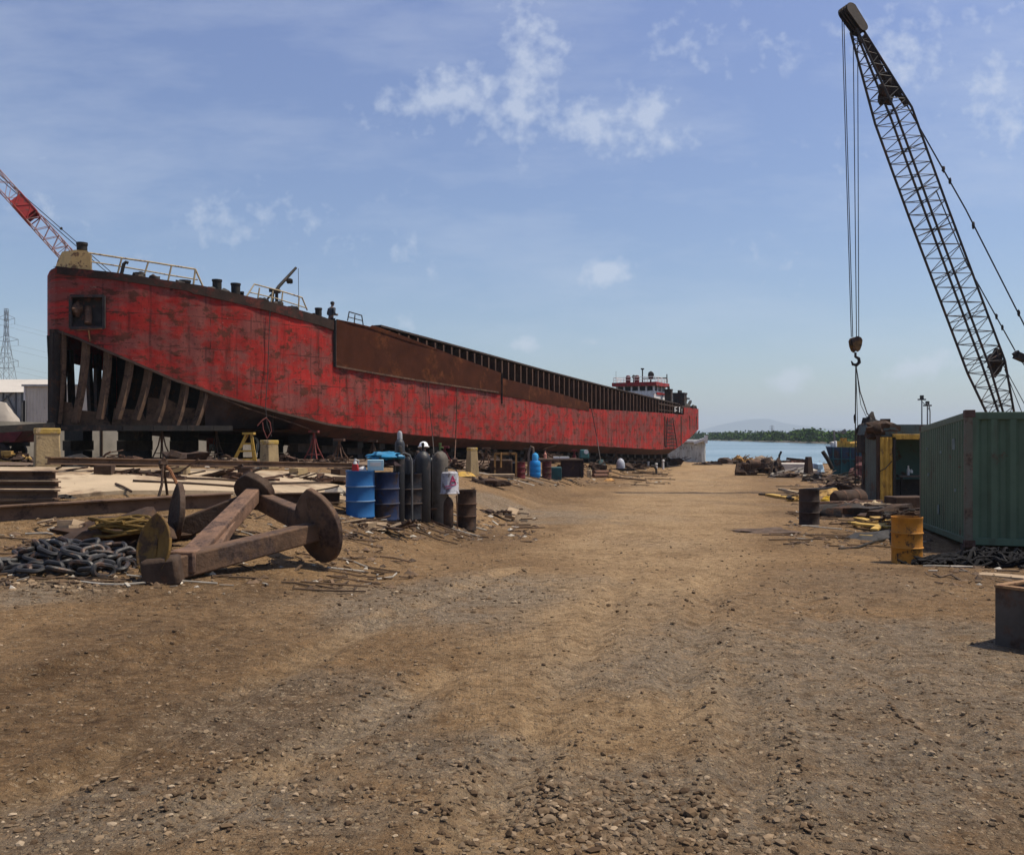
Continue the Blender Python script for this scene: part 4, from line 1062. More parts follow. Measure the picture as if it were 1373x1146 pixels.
# ------------------------------------------------------------------ chain heap
def chain():
    c = gp(95, 760); k = thing('chain', 'heap of heavy black anchor chain left of the anchor', 'chain', c)
    rr = random.Random(4); L, W_, r = .265, .074, .030
    pts = []
    for i in range(20):
        a = math.pi*2*i/20; x = math.cos(a)*W_*(1-.12*abs(math.cos(a))); y = math.sin(a)*W_; y += (L/2-W_)*(1 if math.sin(a) > 0 else -1); pts.append(Vector((y, x, 0))+c)
    proto = MB().ring(pts, r, 7).build('link', iron_grey, k); first = True
    path = []
    for lay in range(3):
        for row in range(5-lay):
            yy = (row-(4-lay)/2)*.22+rr.uniform(-.05, .05); xs = [-.74+lay*.16+i*.16 for i in range(10-2*lay)]
            if row % 2: xs = xs[::-1]
            for x in xs: path.append(Vector((x+rr.uniform(-.04, .04)+yy*.15, yy*1.05+rr.uniform(-.07, .07), .05+lay*.085+rr.uniform(-.02, .03))))
    # a tail running to the anchor
    for i in range(4): path.append(Vector((.80+i*.12, .15-.03*i, .05)))
    for i, p in enumerate(path[:100]):
        o = proto if first else proto.copy()
        if not first: COL.objects.link(o); o.parent = k
        first = False
        q = path[min(i+1, len(path)-1)]-path[max(i-1, 0)]
        o.rotation_euler = ((1.1 if i % 2 else .15)+rr.uniform(-.35, .35), rr.uniform(-.3, .3), math.atan2(q.y, q.x)+rr.uniform(-.5, .5))
        gz = G(c.x+p.x, c.y+p.y)-c.z; o.location = p+Vector((0, 0, max(gz, -.02)))
chain()
def yellow_pile():
    v = gp(160, 722); rr = random.Random(9)
    mb = MB(); mb.blob(v, .85, .5, .28, 5, 20, 9, .5)
    tag(mb.build('scrap_heap', rust_dark, None, org=v), 'dark rusty scrap heap between the chain and the slab beam', 'scrap heap')
    mb = MB()
    for j in range(7):
        pts = []
        for i in range(26):
            a = i*.5+j; r = .16+.13*math.sin(j*1.7+i*.21)
            pts.append(v+Vector((.22+math.cos(a)*r*1.6, -.35+math.sin(a)*r, .14+.03*j+.03*math.sin(i*1.3))))
        mb.tube(pts, .022, 6)
    tag(mb.build('rope_coil', M('rope_ochre', (.13, .078, .018), .85, 0, .3, 12), None, org=v+Vector((.2, -.3, 0))), 'ochre rope coil on the scrap heap between chain and anchor', 'rope')
yellow_pile()
# ------------------------------------------------------------------ drums and bottles
HOOP = {'drum_blue': M('hoop_blue', (.14, .22, .32), .6), 'drum_navy': M('hoop_navy', (.06, .06, .08), .7), 'drum_yellow': M('hoop_yellow', (.45, .20, .03), .7), 'drum_dark': M('hoop_dark', (.07, .05, .04), .8), 'drum_soot': M('hoop_dark', (.07, .05, .04), .8)}
def drum(px, py, w, h, label, mat, lid, group, open_top=False):
    b = gp(px, py); d = b.y; r = w*d/F/2; H = h*d/F; b.z -= .015
    k = thing('drum', label, 'drum', b, group)
    pr = [(r*.97, 0), (r, .015), (r, .03), (r*.975, .04), (r*.975, H*.33), (r*1.0, H*.345), (r*1.0, H*.365), (r*.975, H*.38), (r*.975, H*.64), (r*1.0, H*.655), (r*1.0, H*.675), (r*.975, H*.69), (r*.975, H-.04), (r, H-.03), (r, H), (r*.95, H)]
    if open_top: pr += [(r*.94, H-.02), (r*.94, H*.45)]
    else: pr += [(r*.94, H-.02)]
    MB().lathe(pr, b, 28, capt=False).build('shell', mat, k)
    for hz in (.355, .665): MB().ring([b+Vector((math.cos(i*.2244)*r, math.sin(i*.2244)*r, H*hz)) for i in range(28)], .011, 6).build('hoop', HOOP.get(mat.name, rust_mid), k)
    zl = H*.5 if open_top else H-.02
    MB().lathe([(r*.935, zl-.01), (r*.935, zl)], b, 28).build('lid', lid, k)
    if not open_top:
        for a, q in ((.5, .055), (3.6, .03)): MB().lathe([(q, 0), (q, .02), (q*.7, .025)], b+Vector((math.cos(a)*r*.65, math.sin(a)*r*.65, H-.02)), 10).build('bung', lid, k)
    return k, b, r, H
DG = 'steel drums in the yard'
kb = drum(483, 692, 39, 63, 'bright blue steel drum at the left of the gas cylinders', drum_blue, rust_mid, DG)
drum(517, 696, 37, 64, 'dark navy drum right beside the bright blue one', drum_navy, drum_navy, DG)
drum(549, 697, 34, 62, 'nearly black drum behind the gas cylinders', M('drum_soot', (.008, .009, .013), .6, 0, .3, 3, .5, (.03, .02, .016)), drum_navy, DG)
drum(626, 709, 26, 54, 'rusty brown drum right of the white pail', drum_brown, rust_dark, DG, True)
drum(1216, 753, 40, 63, 'ochre yellow drum with sooty burnt top in front of the green container', drum_yellow, drum_lid, DG, True)
drum(1085, 703, 27, 48, 'dark brown drum at the right edge of the road', M('drum_dark', (.045, .03, .025), .75, 0, .4, 3, .5, (.02, .014, .012), streak=.5), drum_lid, DG, True)
def gas(px, py, top, w, label, mat, kind, valve_mat=steel_black):
    b = gp(px, py); d = b.y; r = w*d/F/2; H = (py-top)*d/F; b.z -= .01
    k = thing('gas_cylinder', label, 'gas cylinder', b, 'gas cylinders among the drums')
    sh = H-r*1.0
    pr = [(r*.9, 0), (r, .03), (r, sh-r*.2), (r*.97, sh), (r*.86, sh+r*.35), (r*.62, sh+r*.68), (r*.3, sh+r*.88), (r*.28, H)]
    MB().lathe(pr, b, 22).build('bottle', mat, k)
    t = b+UP*H
    if kind == 'cap': MB().lathe([(.055, -.02), (.05, .10), (.035, .14), (.01, .15)], t, 12).build('valve_cap', valve_mat, k)
    else:
        mb = MB(); mb.lathe([(.022, -.02), (.022, .09), (.03, .10), (.03, .13)], t, 8); mb.tube([t+UP*.06, t+Vector((.07, -.02, .06))], .018, 6); mb.tube([t+UP*.12, t+Vector((0, 0, .16))], .03, 8)
        mb.build('valve', valve_mat, k)
    return b, r, H
gas(536, 700, 607, 13, 'slim black gas cylinder nearest the navy drum', cyl_black, 'cap')
b_, r_, H_ = gas(567, 701, 605, 21, 'stout black gas cylinder in the middle of the row', cyl_black, 'valve')
gas(548, 695, 612, 12, 'black gas cylinder squeezed between the slim and the stout ones', M('cyl_black2', (.012, .012, .014), .5, 0, .3, 6, .3, spec=.5), 'valve')
gas(590, 703, 603, 22, 'pale grey gas cylinder with a green valve', cyl_grey, 'valve', M('valve_green', (.10, .16, .05), .6))
gas(536, 690, 588, 13, 'grey capped gas cylinder standing behind the slim black one', M('cyl_steel', (.045, .048, .055), .55, 0, .25, 5, .3), 'cap', M('cap_grey', (.35, .36, .37), .5))
gas(560, 694, 614, 14, 'dark gas cylinder half hidden behind the stout black one', cyl_black, 'cap')
gas(578, 696, 612, 13, 'dark gas cylinder between the stout black one and the pale grey one', cyl_black, 'valve')
# pipe bow over the cylinders
def pipe_bow():
    d = gp(545, 700).y-.1; pts = [P(528, 640, d), P(529, 615, d), P(533, 609, d), P(543, 607.5, d), P(549, 610, d), P(552, 618, d)]
    base = gp(548, 702)
    tag(MB().tube(pts+[P(552.5, 660, d), Vector((P(552.5, 660, d).x, d, base.z))], .02, 8).build('bent_pipe', M('pipe_dull', (.12, .12, .115), .5, .3), None, org=base), 'bent grey pipe arching over the slim black gas cylinder', 'pipe')
pipe_bow()
def pail():
    b, r, H = gas(598, 706, 663, 20, 'brown rusty cylinder standing under the white pail', drum_brown, 'cap')
    d = b.y; z0 = P(0, 661.5, d).z; z1 = P(0, 634, d).z; rr_ = 30*d/F/2; c = Vector((P(601, 0, d).x, d, z0))
    k = thing('pail', 'upturned white pail with pink scrawl on the rusty cylinder', 'pail', c)
    h = z1-z0
    MB().lathe([(rr_, 0), (rr_*1.03, .01), (rr_*.97, .03), (rr_*.9, h), (rr_*.8, h+.03)], c, 24).build('body', M('pail_white', (.42, .42, .45), .6, 0, .15, 3, .5, (.16, .14, .14), 6, streak=.4), k)
    MB().tube([c+Vector((-rr_*.9, -.04, h*.9)), c+Vector((-rr_*.5, -.1, h+.08)), c+Vector((rr_*.1, -.12, h+.13)), c+Vector((rr_*.7, -.06, h+.07)), c+Vector((rr_*.9, 0, h*.9))], .015, 6).build('handle', steel_black, k)
    mb = MB()
    def mk(a0, z0_, a1, z1_, w=.03):
        pts = []
        for i in range(7):
            t = i/6; a = lerp(a0, a1, t); z = lerp(z0_, z1_, t); q = lerp(rr_*.97, rr_*.9, z/h)+.002; pts.append(c+Vector((math.sin(a)*q, -math.cos(a)*q, z)))
        mb.tube(pts, w/2, 5)
    mk(.25, h*.5, .5, h*.88, .025); mk(.5, h*.88, .85, h*.5, .03); mk(.4, h*.62, .72, h*.66, .04); mk(.45, h*.75, .6, h*.78, .03); mk(-.25, h*.36, .95, h*.47, .018); mk(-.1, h*.27, .35, h*.31, .016); mk(.3, h*.48, .5, h*.42, .02)
    mb.build('paint_mark', pink, k)
    MB().tube([P(612, 664, d), P(613, 690, d), Vector((P(613, 0, d).x, d, G(P(613, 0, d).x, d)))], .014, 6).build('stay_rod', rust_mid, k)
pail()
def frame_by_pail():
    d = gp(598, 706).y-.25
    f = lambda px: Vector((P(px, 0, d).x, d, G(P(px, 0, d).x, d)))
    k = thing('cylinder_frame', 'low rusty frame standing in front of the gas cylinders', 'frame', f(595))
    MB().beam(f(576), P(576, 682, d), .05).build('post', rust_mid, k); MB().beam(f(612)+UP*.02, f(576)+UP*.05, .05, .04).build('foot_bar', rust_mid, k)
    MB().beam(P(568, 683, d), P(586, 682, d), .05, .03).build('cross_bar', rust_mid, k)
frame_by_pail()
def on_drum():
    k, b, r, H = kb; z = b.z+H-.018; d = b.y; m = d/F
    c = Vector(((474+3-CX)*m, d-.05, z))
    t = thing('jerrycan', 'small red and white plastic can on the blue drum', 'can', c)
    MB().box(c+UP*.07, (.13, .09, .14), taper=.8).build('body', M('can_red', (.45, .03, .03), .5), t, bevel=.012)
    MB().lathe([(.045, .14), (.03, .18), (.02, .2), (.02, .24)], c, 10).tube([c+Vector((.05, 0, .12)), c+Vector((.07, 0, .2)), c+Vector((.01, 0, .22))], .012, 6).build('neck', white_dull, t)
    c = Vector(((495+8-CX)*m, d+.05, z))
    # carton bridges the two drums
    t = thing('carton', 'pale blue and white carton lying across the two blue drums', 'carton', c)
    MB().box(c+UP*.115, (.30, .24, .2), Matrix.Rotation(.15, 3, 'Z')).build('box', pale_blue, t, bevel=.006)
    MB().box(c+UP*.115+Vector((.02, -.128, .02)), (.2, .01, .07), Matrix.Rotation(.15, 3, 'Z')).build('white_band', white_dull, t)
    c = Vector(((486-CX)*m, d-.02, z)); tag(MB().blob(c+UP*.02, .09, .07, .06, 8).build('rag', M('rag_white', (.6, .6, .6), .9), None, org=c), 'crumpled white rag between can and carton on the blue drum', 'rag')
    b2 = gp(517, 696); c = Vector((b2.x, b2.y, z+.01))
    mb = MB(); mb.blob(c+UP*.1, .26, .22, .14, 4, 18, 9, .35); tag(mb.build('sack', M('sack_dark', (.03, .018, .02), .9), None, org=c), 'dark sack on the navy drum under the blue tarpaulin', 'sack')
    mb = MB(); mb.blob(c+Vector((-.05, .03, .27)), .33, .2, .08, 9, 20, 9, .4, flat=False); tag(mb.build('tarpaulin', tarp_blue, None, org=c+UP*.2), 'crumpled bright blue tarpaulin on top of the dark sack', 'tarpaulin')
on_drum()
# ------------------------------------------------------------------ people
def skinned(name, verts, edges, mat, parent=None, org=None, sub=2):
    o0 = WL[parent.name] if parent is not None else Vector(org)
    me = bpy.data.meshes.new(name); bm = bmesh.new(); ly = bm.verts.layers.skin.verify(); vv = []
    for i, (p, r) in enumerate(verts):
        v = bm.verts.new(Vector(p)-o0); v[ly].radius = (r, r); v[ly].use_root = (i == 0); vv.append(v)
    for a, b in edges: bm.edges.new((vv[a], vv[b]))
    bm.to_mesh(me); bm.free(); me.materials.append(mat)
    o = bpy.data.objects.new(name, me); COL.objects.link(o)
    o.modifiers.new('skin', 'SKIN').use_smooth_shade = True; md = o.modifiers.new('sub', 'SUBSURF'); md.levels = md.render_levels = sub
    if parent is not None: o.parent = parent
    else: o.location = o0
    WL[o.name] = o0; return o
def person(base, face, lean, label, shirt, trousers, hat, drop=0.):
    base = Vector(base); rz = Matrix.Rotation(face, 3, 'Z')
    hip = .92
    def B(x, y, z):       # x right, y forward; upper body leans about the hip
        if z > hip:
            yy = y*math.cos(lean)+(z-hip)*math.sin(lean); zz = hip+(z-hip)*math.cos(lean)-y*math.sin(lean); y, z = yy, zz-drop
        elif drop and z > .7: z -= drop
        elif drop and z > .3: y, z = y+.40, z+.02
        return base+rz @ Vector((x, y, z))
    k = thing('person', label, 'person', base)
    vs = [(B(0, 0, .95), .12), (B(0, .01, 1.12), .115), (B(0, 0, 1.32), .14), (B(0, 0, 1.43), .10), (B(0, .01, 1.50), .052), (B(0, .025, 1.58), .07), (B(0, .02, 1.66), .092), (B(0, .01, 1.725), .06), (B(0, .115, 1.625), .018)]
    es = [(0, 1), (1, 2), (2, 3), (3, 4), (4, 5), (5, 6), (6, 7), (6, 8)]
    arms = []
    for sx in (-1, 1):
        n = len(vs); sh = B(sx*.19, 0, 1.40); el = B(sx*.27, -.02, 1.14); wr = B(sx*.14, .24, 1.15); pm = B(sx*.10, .31, 1.17)
        arms.append((sh, el, wr))
        vs += [(sh, .062), (el, .045), (wr, .03), (pm, .036)]; es += [(3, n), (n, n+1), (n+1, n+2), (n+2, n+3)]
        for j in range(4):
            f = len(vs); o = (j-1.5)*.02
            vs += [(B(sx*.07, .36+.01*(j in (1, 2)), 1.18+o), .0095), (B(sx*.04, .385+.01*(j in (1, 2)), 1.165+o), .008), (B(sx*.025, .37, 1.15+o), .0075)]; es += [(n+3, f), (f, f+1), (f+1, f+2)]
        f = len(vs); vs += [(B(sx*.10, .31, 1.22), .012), (B(sx*.075, .35, 1.235), .0095)]; es += [(n+2, f), (f, f+1)]
        n = len(vs); vs += [(B(sx*.10, 0, .88), .09), (B(sx*.11, .02, .50), .062), (B(sx*.11, -.02, .10), .042), (B(sx*.12, .07, .04), .042), (B(sx*.12, .17, .03), .03)]
        es += [(0, n), (n, n+1), (n+1, n+2), (n+2, n+3), (n+3, n+4)]
    skinned('body', vs, es, skin, k)
    v2 = [(B(0, 0, .96), .15), (B(0, .01, 1.15), .14), (B(0, 0, 1.33), .165), (B(0, 0, 1.43), .12)]; e2 = [(0, 1), (1, 2), (2, 3)]
    for sh, el, wr in arms:
        n = len(v2); v2 += [(sh, .082), (el, .062), (el.lerp(wr, .85), .045)]; e2 += [(3, n), (n, n+1), (n+1, n+2)]
    skinned('jacket', v2, e2, shirt, k)
    v3 = [(B(0, 0, .92), .145)]; e3 = []
    for sx in (-1, 1):
        n = len(v3); v3 += [(B(sx*.10, 0, .82), .115), (B(sx*.11, .02, .50), .085), (B(sx*.11, -.02, .10), .07)]; e3 += [(0, n), (n, n+1), (n+1, n+2)]
    skinned('trousers', v3, e3, trousers, k)
    c = B(0, .012, 1.665); up = (B(0, .012, 1.765)-c).normalized()
    if hat == 'helmet': MB().lathe([(.155, .0), (.15, .02), (.125, .025), (.12, .07), (.09, .12), (.04, .145), (.005, .15)], c, 18, axis=up).build('helmet', helmet_white, k)
    else: MB().lathe([(.097, -.02), (.108, .03), (.095, .08), (.05, .11), (.005, .118)], c, 16, axis=up).build('hair', cloth_dark, k)
    mb = MB()
    for sx in (-1, 1): mb.blob(B(sx*.032, .093, 1.66), .012, .01, .008, 1, flat=False); 
    mb.box(B(0, .10, 1.585), (.05, .012, .012), rz); mb.build('face_features', cloth_dark, k)
    mb = MB()
    for sx in (-1, 1): mb.blob(B(sx*.092, .0, 1.65), .014, .022, .035, 2, flat=False)
    mb.build('ears', skin, k)
    mb = MB()
    for sx in (-1, 1): mb.blob(B(sx*.12, .08, .055), .06, .15, .06, 2, amp=.05)
    mb.build('boots', steel_black, k)
q, s = hpt(443.5, 430, 1.2); zd = zof(interp(TOPY, 443), hull_xy(s))-.75
person((q.x, q.y, zd), -.7, .12, 'man in dark work clothes standing on the deck of the red ship', cloth_grey, cloth_dark, 'hair')
for i in range(200):
    d = 19+i*.1; v = P(568.5, 591.5, d); g = G(v.x, d)
    if abs(v.z-g-1.33) < .02: break
person((v.x, d, g), .2, .12, 'crouching worker in white helmet seen over the stout black gas cylinder', cloth_dark, cloth_dark, 'helmet', .47)
print('WORKER', d, v.z-g)
# ------------------------------------------------------------------ container
def container():
    n = P(1294, 738, 16.8); n.z = G(n.x, n.y)
    top = P(1294, 553, 16.8).z; d2 = 22.35; f = Vector(((1233-CX)/F*d2, d2, 0))
    ez = Vector((f.x-n.x, f.y-n.y, 0)); L = ez.length; ez.normalize(); ex = Vector((ez.y, -ez.x, 0)); W_ = 2.44
    zf_top = CAMZ-(573-HY)/F*d2; zf_bot = CAMZ-(706-HY)/F*d2
    tl = (zf_top-top)/L; H = top-n.z-.12
    ez3 = Vector((ez.x, ez.y, tl)).normalized(); base = n+UP*.12
    k = thing('shipping_container', 'dark green corrugated shipping container at the right edge', 'container', n)
    def pt(a, b, z): return base+ez3*a+ex*b+UP*z
    # corner posts and rails
    mb = MB(); pw = .13
    for a in (0, L):
        for b in (0, W_): MB().beam(pt(a+(pw/2 if a == 0 else -pw/2), b+(pw/2 if b == 0 else -pw/2), 0), pt(a+(pw/2 if a == 0 else -pw/2), b+(pw/2 if b == 0 else -pw/2), H), pw, pw, up=ez3).build('corner_post', M('post_weathered', (.12, .115, .085), .7, 0, .25, 2, .4, (.09, .065, .045), 2, streak=.3), k, bevel=.01)
    mb = MB()
    for z in (.08, H-.06):
        for b in (.05, W_-.05): mb.beam(pt(pw, b, z), pt(L-pw, b, z), .09, .13)
        for a in (.05, L-.05): mb.beam(pt(a, pw, z), pt(a, W_-pw, z), .09, .13)
    mb.build('rail', green_dark, k, bevel=.008)
    mb = MB()
    for a in (.09, L-.09):
        for b in (.085, W_-.085):
            for z in (.03, H-.02): MB().box(pt(a, b, z), (.19, .18, .14), rot_to(ez3)).build('corner_casting', M('casting', (.085, .05, .04), .8, 0, .3, 3, .5), k, bevel=.01)
    def corr(P0, U, Wd, N, z0, z1, pitch, dep, name):
        n_ = int(Wd/pitch); mb = MB(); pr = []
        for i in range(n_):
            for f_, o in ((0, 0), (.30, 0), (.5, 1), (.80, 1)): pr.append(((i+f_)*Wd/n_, o*dep))
        pr.append((Wd, 0)); m_ = len(pr)
        for z in (z0, z1):
            for u, o in pr: mb.v.append(P0+U*u-N*(o+.01)+UP*z)
        mb.f += [(i, i+1, m_+i+1, m_+i) for i in range(m_-1)]
        mb.build(name, green_dark, k, angle=25)
    corr(pt(pw, 0, 0), ez3, L-2*pw, -ex, .13, H-.11, .255, .042, 'side_wall')
    corr(pt(pw, W_, 0), ez3, L-2*pw, ex, .13, H-.11, .255, .042, 'side_wall')
    corr(pt(0, pw, 0), ex, W_-2*pw, -ez, .13, H-.11, .31, .065, 'end_wall')
    corr(pt(L, pw, 0), ex, W_-2*pw, ez, .13, H-.11, .31, .065, 'end_wall')
    MB().prism([pt(.02, .02, H-.01), pt(L-.02, .02, H-.01), pt(L-.02, W_-.02, H-.01), pt(.02, W_-.02, H-.01)], UP*.02).build('roof', green_dark, k)
    MB().prism([pt(.05, .05, .02), pt(L-.05, .05, .02), pt(L-.05, W_-.05, .02), pt(.05, W_-.05, .02)], UP*.05).build('floor', timber, k)
    # white scuffs on the side
    mb = MB()
    for a, z, w, h in ((1.1, 1.9, .03, .22), (1.25, 1.9, .03, .2), (1.2, 2.0, .12, .02), (2.7, 1.78, .05, .05), (4.6, 1.9, .04, .04), (4.4, 1.3, .05, .07), (3.0, .55, .04, .2), (1.0, 1.0, .05, .06)):
        mb.box(pt(a, -.0, z), (w, .025, h), rot_to(ez3))
    mb.build('paint_scuff', M('scuff_pale', (.25, .30, .29), .7), k)
    MB().box(pt(.55, -.0, 1.45), (.02, .05, .02)).build('lock_bolt', rust_mid, k)
    # bearers
    for i, (a, w) in enumerate(((.3, 'near'), (L-.4, 'far'))):
        c = pt(a, W_/2, 0); g = min(G(c.x, c.y), G(pt(a, 0, 0).x, pt(a, 0, 0).y)); h = c.z-g
        tag(MB().box(Vector((c.x, c.y, (c.z-.004+g-.03)/2)), (.3, W_, c.z-.004-g+.03), rot_to(ez)).build('timber_bearer', timber, None, org=(c.x, c.y, g), smooth=False), 'timber bearer under the %s end of the green container' % w, 'timber', 'bearers under the green container')
container()
def workshop():
    b0 = gp(1178, 677); d = b0.y; m = d/F
    top = P(0, 583, d).z; xL = P(1178, 0, d).x; g = b0.z-.05
    k = thing('open_container', 'grey green container open at the side with a yellow door panel', 'container', b0)
    dep = 2.4; xR = xL+6.0
    xe = P(1161, 0, d+dep).x
    # left end wall: runs from the front corner back and to the left
    A = Vector((xL, d, g)); Bv = Vector((xe, d+dep, g)); H = top-g
    mb = MB(); n_ = 7
    for z in (g, top):
        for i in range(n_*4+1):
            t = i/(n_*4); o = .035 if (i % 4) in (1, 2) else 0; q = A.lerp(Bv, t); mb.v.append(Vector((q.x-o, q.y, z)))
    mm = n_*4+1; mb.f += [(i, i+1, mm+i+1, mm+i) for i in range(mm-1)]
    mb.build('end_wall', green_grey, k, angle=25)
    # yellow door panel
    xa, xb = P(1179, 0, d).x, P(1197, 0, d).x; mb = MB(); pr = []
    for i in range(13): pr.append((lerp(xa, xb, i/12), .05*((i % 4) in (1, 2))))
    for z in (g+.02, P(0, 586, d).z):
        for x, o in pr: mb.v.append(Vector((x, d-.06-o, z)))
    mb.f += [(i, i+1, 13+i+1, 13+i) for i in range(12)]; dr = mb.build('door', paint_yellow, k, angle=25)
    MB().tube([P(1179, 632, d-.15), P(1187, 628, d-.2), P(1196, 618, d-.15)], .02, 6).build('cable', steel_black, dr)
    MB().beam(P(1198.5, 677, d-.05), P(1198.5, 586, d-.05), .12, .1).build('door_post', steel_black, k)
    MB().beam(P(1197, 585.5, d-.05), Vector((xR, d-.05, P(0, 585.5, d).z)), .12, .19).build('lintel', paint_yellow, k, bevel=.015)
    # roof, raised, sooty left corner
    zr = P(0, 569, d).z; mb = MB(); mb.prism([Vector((P(1182, 0, d).x, d+.05, top+.002)), Vector((xR, d+.05, top+.002)), Vector((xR, d+.05, zr)), Vector((P(1186, 0, d).x, d+.05, zr))], Vector((0, dep-.1, 0)))
    mb.build('roof_box', green_grey, k)
    MB().blob(P(1180, 578, d+.3), .5, .4, .3, 3, amp=.5, flat=False).build('torn_corner', rust_dark, k)
    MB().box(P(1187, 565.5, d+.4), (.26, .3, .22)).build('roof_vent', rust_dark, k)
    mb = MB(); mb.prism([Vector((xe, d+dep, g)), Vector((xR, d+dep, g)), Vector((xR, d+dep, top)), Vector((xe, d+dep, top))], Vector((0, .05, 0))).build('back_wall', M('inner_green', (.05, .10, .085), .7, 0, .2, 1, .3), k)
    MB().prism([Vector((xL, d, g)), Vector((xR, d, g)), Vector((xR, d+dep, g)), Vector((xe, d+dep, g))], UP*.12).build('floor', rust_dark, k)
    MB().prism([Vector((xL, d+.02, top-.06)), Vector((xR, d+.02, top-.06)), Vector((xR, d+dep, top-.06)), Vector((xe, d+dep, top-.06))], UP*.05).build('roof', green_grey, k)
    MB().beam(Vector((xL, d, g)), Vector((xL, d, top)), .13).beam(Vector((xR, d, g)), Vector((xR, d, top)), .13).build('corner_post', rust_dark, k)
    # things standing inside
    c = Vector((P(1222, 0, d+1.2).x, d+1.2, g+.12))
    t = thing('workbench', 'dark workbench standing inside the open container', 'workbench', c)
    hb = P(0, 638, d+1.2).z-c.z
    MB().box(c+Vector((.3, 0, hb)), (1.8, .7, .06)).build('top', M('bench_top', (.10, .085, .07), .8), t)
    for sx in (-.5, 1.1):
        for sy in (-.3, .3): MB().beam(c+Vector((sx, sy, 0)), c+Vector((sx, sy, hb-.03)), .07).build('leg', steel_black, t)
    MB().box(c+Vector((.3, .3, hb*.45)), (1.7, .04, hb*.8)).build('back_panel', steel_black, t)
    c2 = c+Vector((-.12, 0, hb+.03)); tag(MB().lathe([(.05, 0), (.06, .2), (.03, .28), (.03, .36)], c2, 10).blob(c2+Vector((.1, 0, .1)), .07, .06, .12, 2).build('bottle', white_dull, None, org=c2), 'pale bottle standing on the workbench in the open container', 'bottle')
workshop()
def steel_box():
    d = gp(1335, 868).y; n = gp(1334, 862); d = n.y; h = P(0, 784, d).z-n.z; g = n.z-.02
    k = thing('steel_bin', 'open topped rusty grey steel box in the lower right corner', 'steel box', n)
    e1 = Vector((.62, -.78, 0)).normalized(); e2 = Vector((.85, .53, 0)).normalized()
    L1, L2 = 1.15, .85; t = .03
    bm_ = M('bin_steel', (.085, .070, .058), .75, 0, .3, 1.6, .5, (.07, .038, .024), 1.7, streak=.4, bump=.2)
    A = Vector((n.x, n.y, g)); c = [A, A+e1*L1, A+e1*L1+e2*L2, A+e2*L2]
    for a, b in zip(c, c[1:]+c[:1]):
        dr = (b-a).normalized(); nn = Vector((dr.y, -dr.x, 0)); cen = sum(c, Vector())/4
        if nn.dot(cen-a) < 0: nn = -nn
        MB().prism([a+dr*.001, b-dr*.031, b-dr*.031+UP*h, a+dr*.001+UP*h], nn*t).build('side_plate', bm_, k, bevel=.004)
        MB().beam(a+UP*(h+.013)+nn*.015, b+UP*(h+.013)+nn*.015-dr*.035, .06, .024).build('rim', M('rim_orange', (.26, .15, .07), .8, 0, .3, 5, .45, (.14, .07, .035), 5), k, bevel=.004)
    MB().prism([q*1+(sum(c, Vector())/4-q)*.05+UP*.02 for q in c], UP*.03).build('bottom', rust_orange, k)
    mb = MB(); q = A+e1*.36+UP*(h*.62)-Vector((e1.y, -e1.x, 0))*0
    nn = Vector((-.78, -.62, 0))
    for z0, z1 in ((.5, .62), (.68, .8)): mb.beam(A+e1*.36+UP*h*z0+nn*.006, A+e1*.37+UP*h*z1+nn*.006, .05, .012, up=nn)
    mb.build('weld_patch', steel_black, k)
steel_box()
def cable_heap():
    rr = random.Random(21); v = gp(1315, 757)
    mb = MB()
    for i in range(150):
        x0 = rr.uniform(-.9, 1.1); y0 = rr.uniform(-.45, .4); a = rr.uniform(-.6, .6)+(0 if rr.random() < .7 else 1.4); L = rr.uniform(.3, 1.0); pts = []
        hgt = .27*max(0, 1-abs(x0-.15)/1.0)*max(0, 1-abs(y0)/.6)
        for j in range(7):
            t = j/6-.5; x = v.x+x0+math.cos(a)*L*t; y = v.y+y0+math.sin(a)*L*t*.6; pts.append(Vector((x, y, G(x, y)+.03+hgt*(1-abs(t)*1.2)+.05*math.sin(i+j*1.1)+rr.uniform(0, .02))))
        mb.tube(pts, rr.choice((.016, .022, .03)), 6)
    tag(mb.build('cable_heap', cable_black, None, org=v), 'heap of black cables and hoses at the foot of the green container', 'cables')
    p, q = on(1310, 772, .02), on(1380, 778, .02); tag(MB().beam(p, q, .28, .04).build('plank', cardboard, None, org=p), 'tan plank on the ground in front of the cable heap', 'plank')
cable_heap()
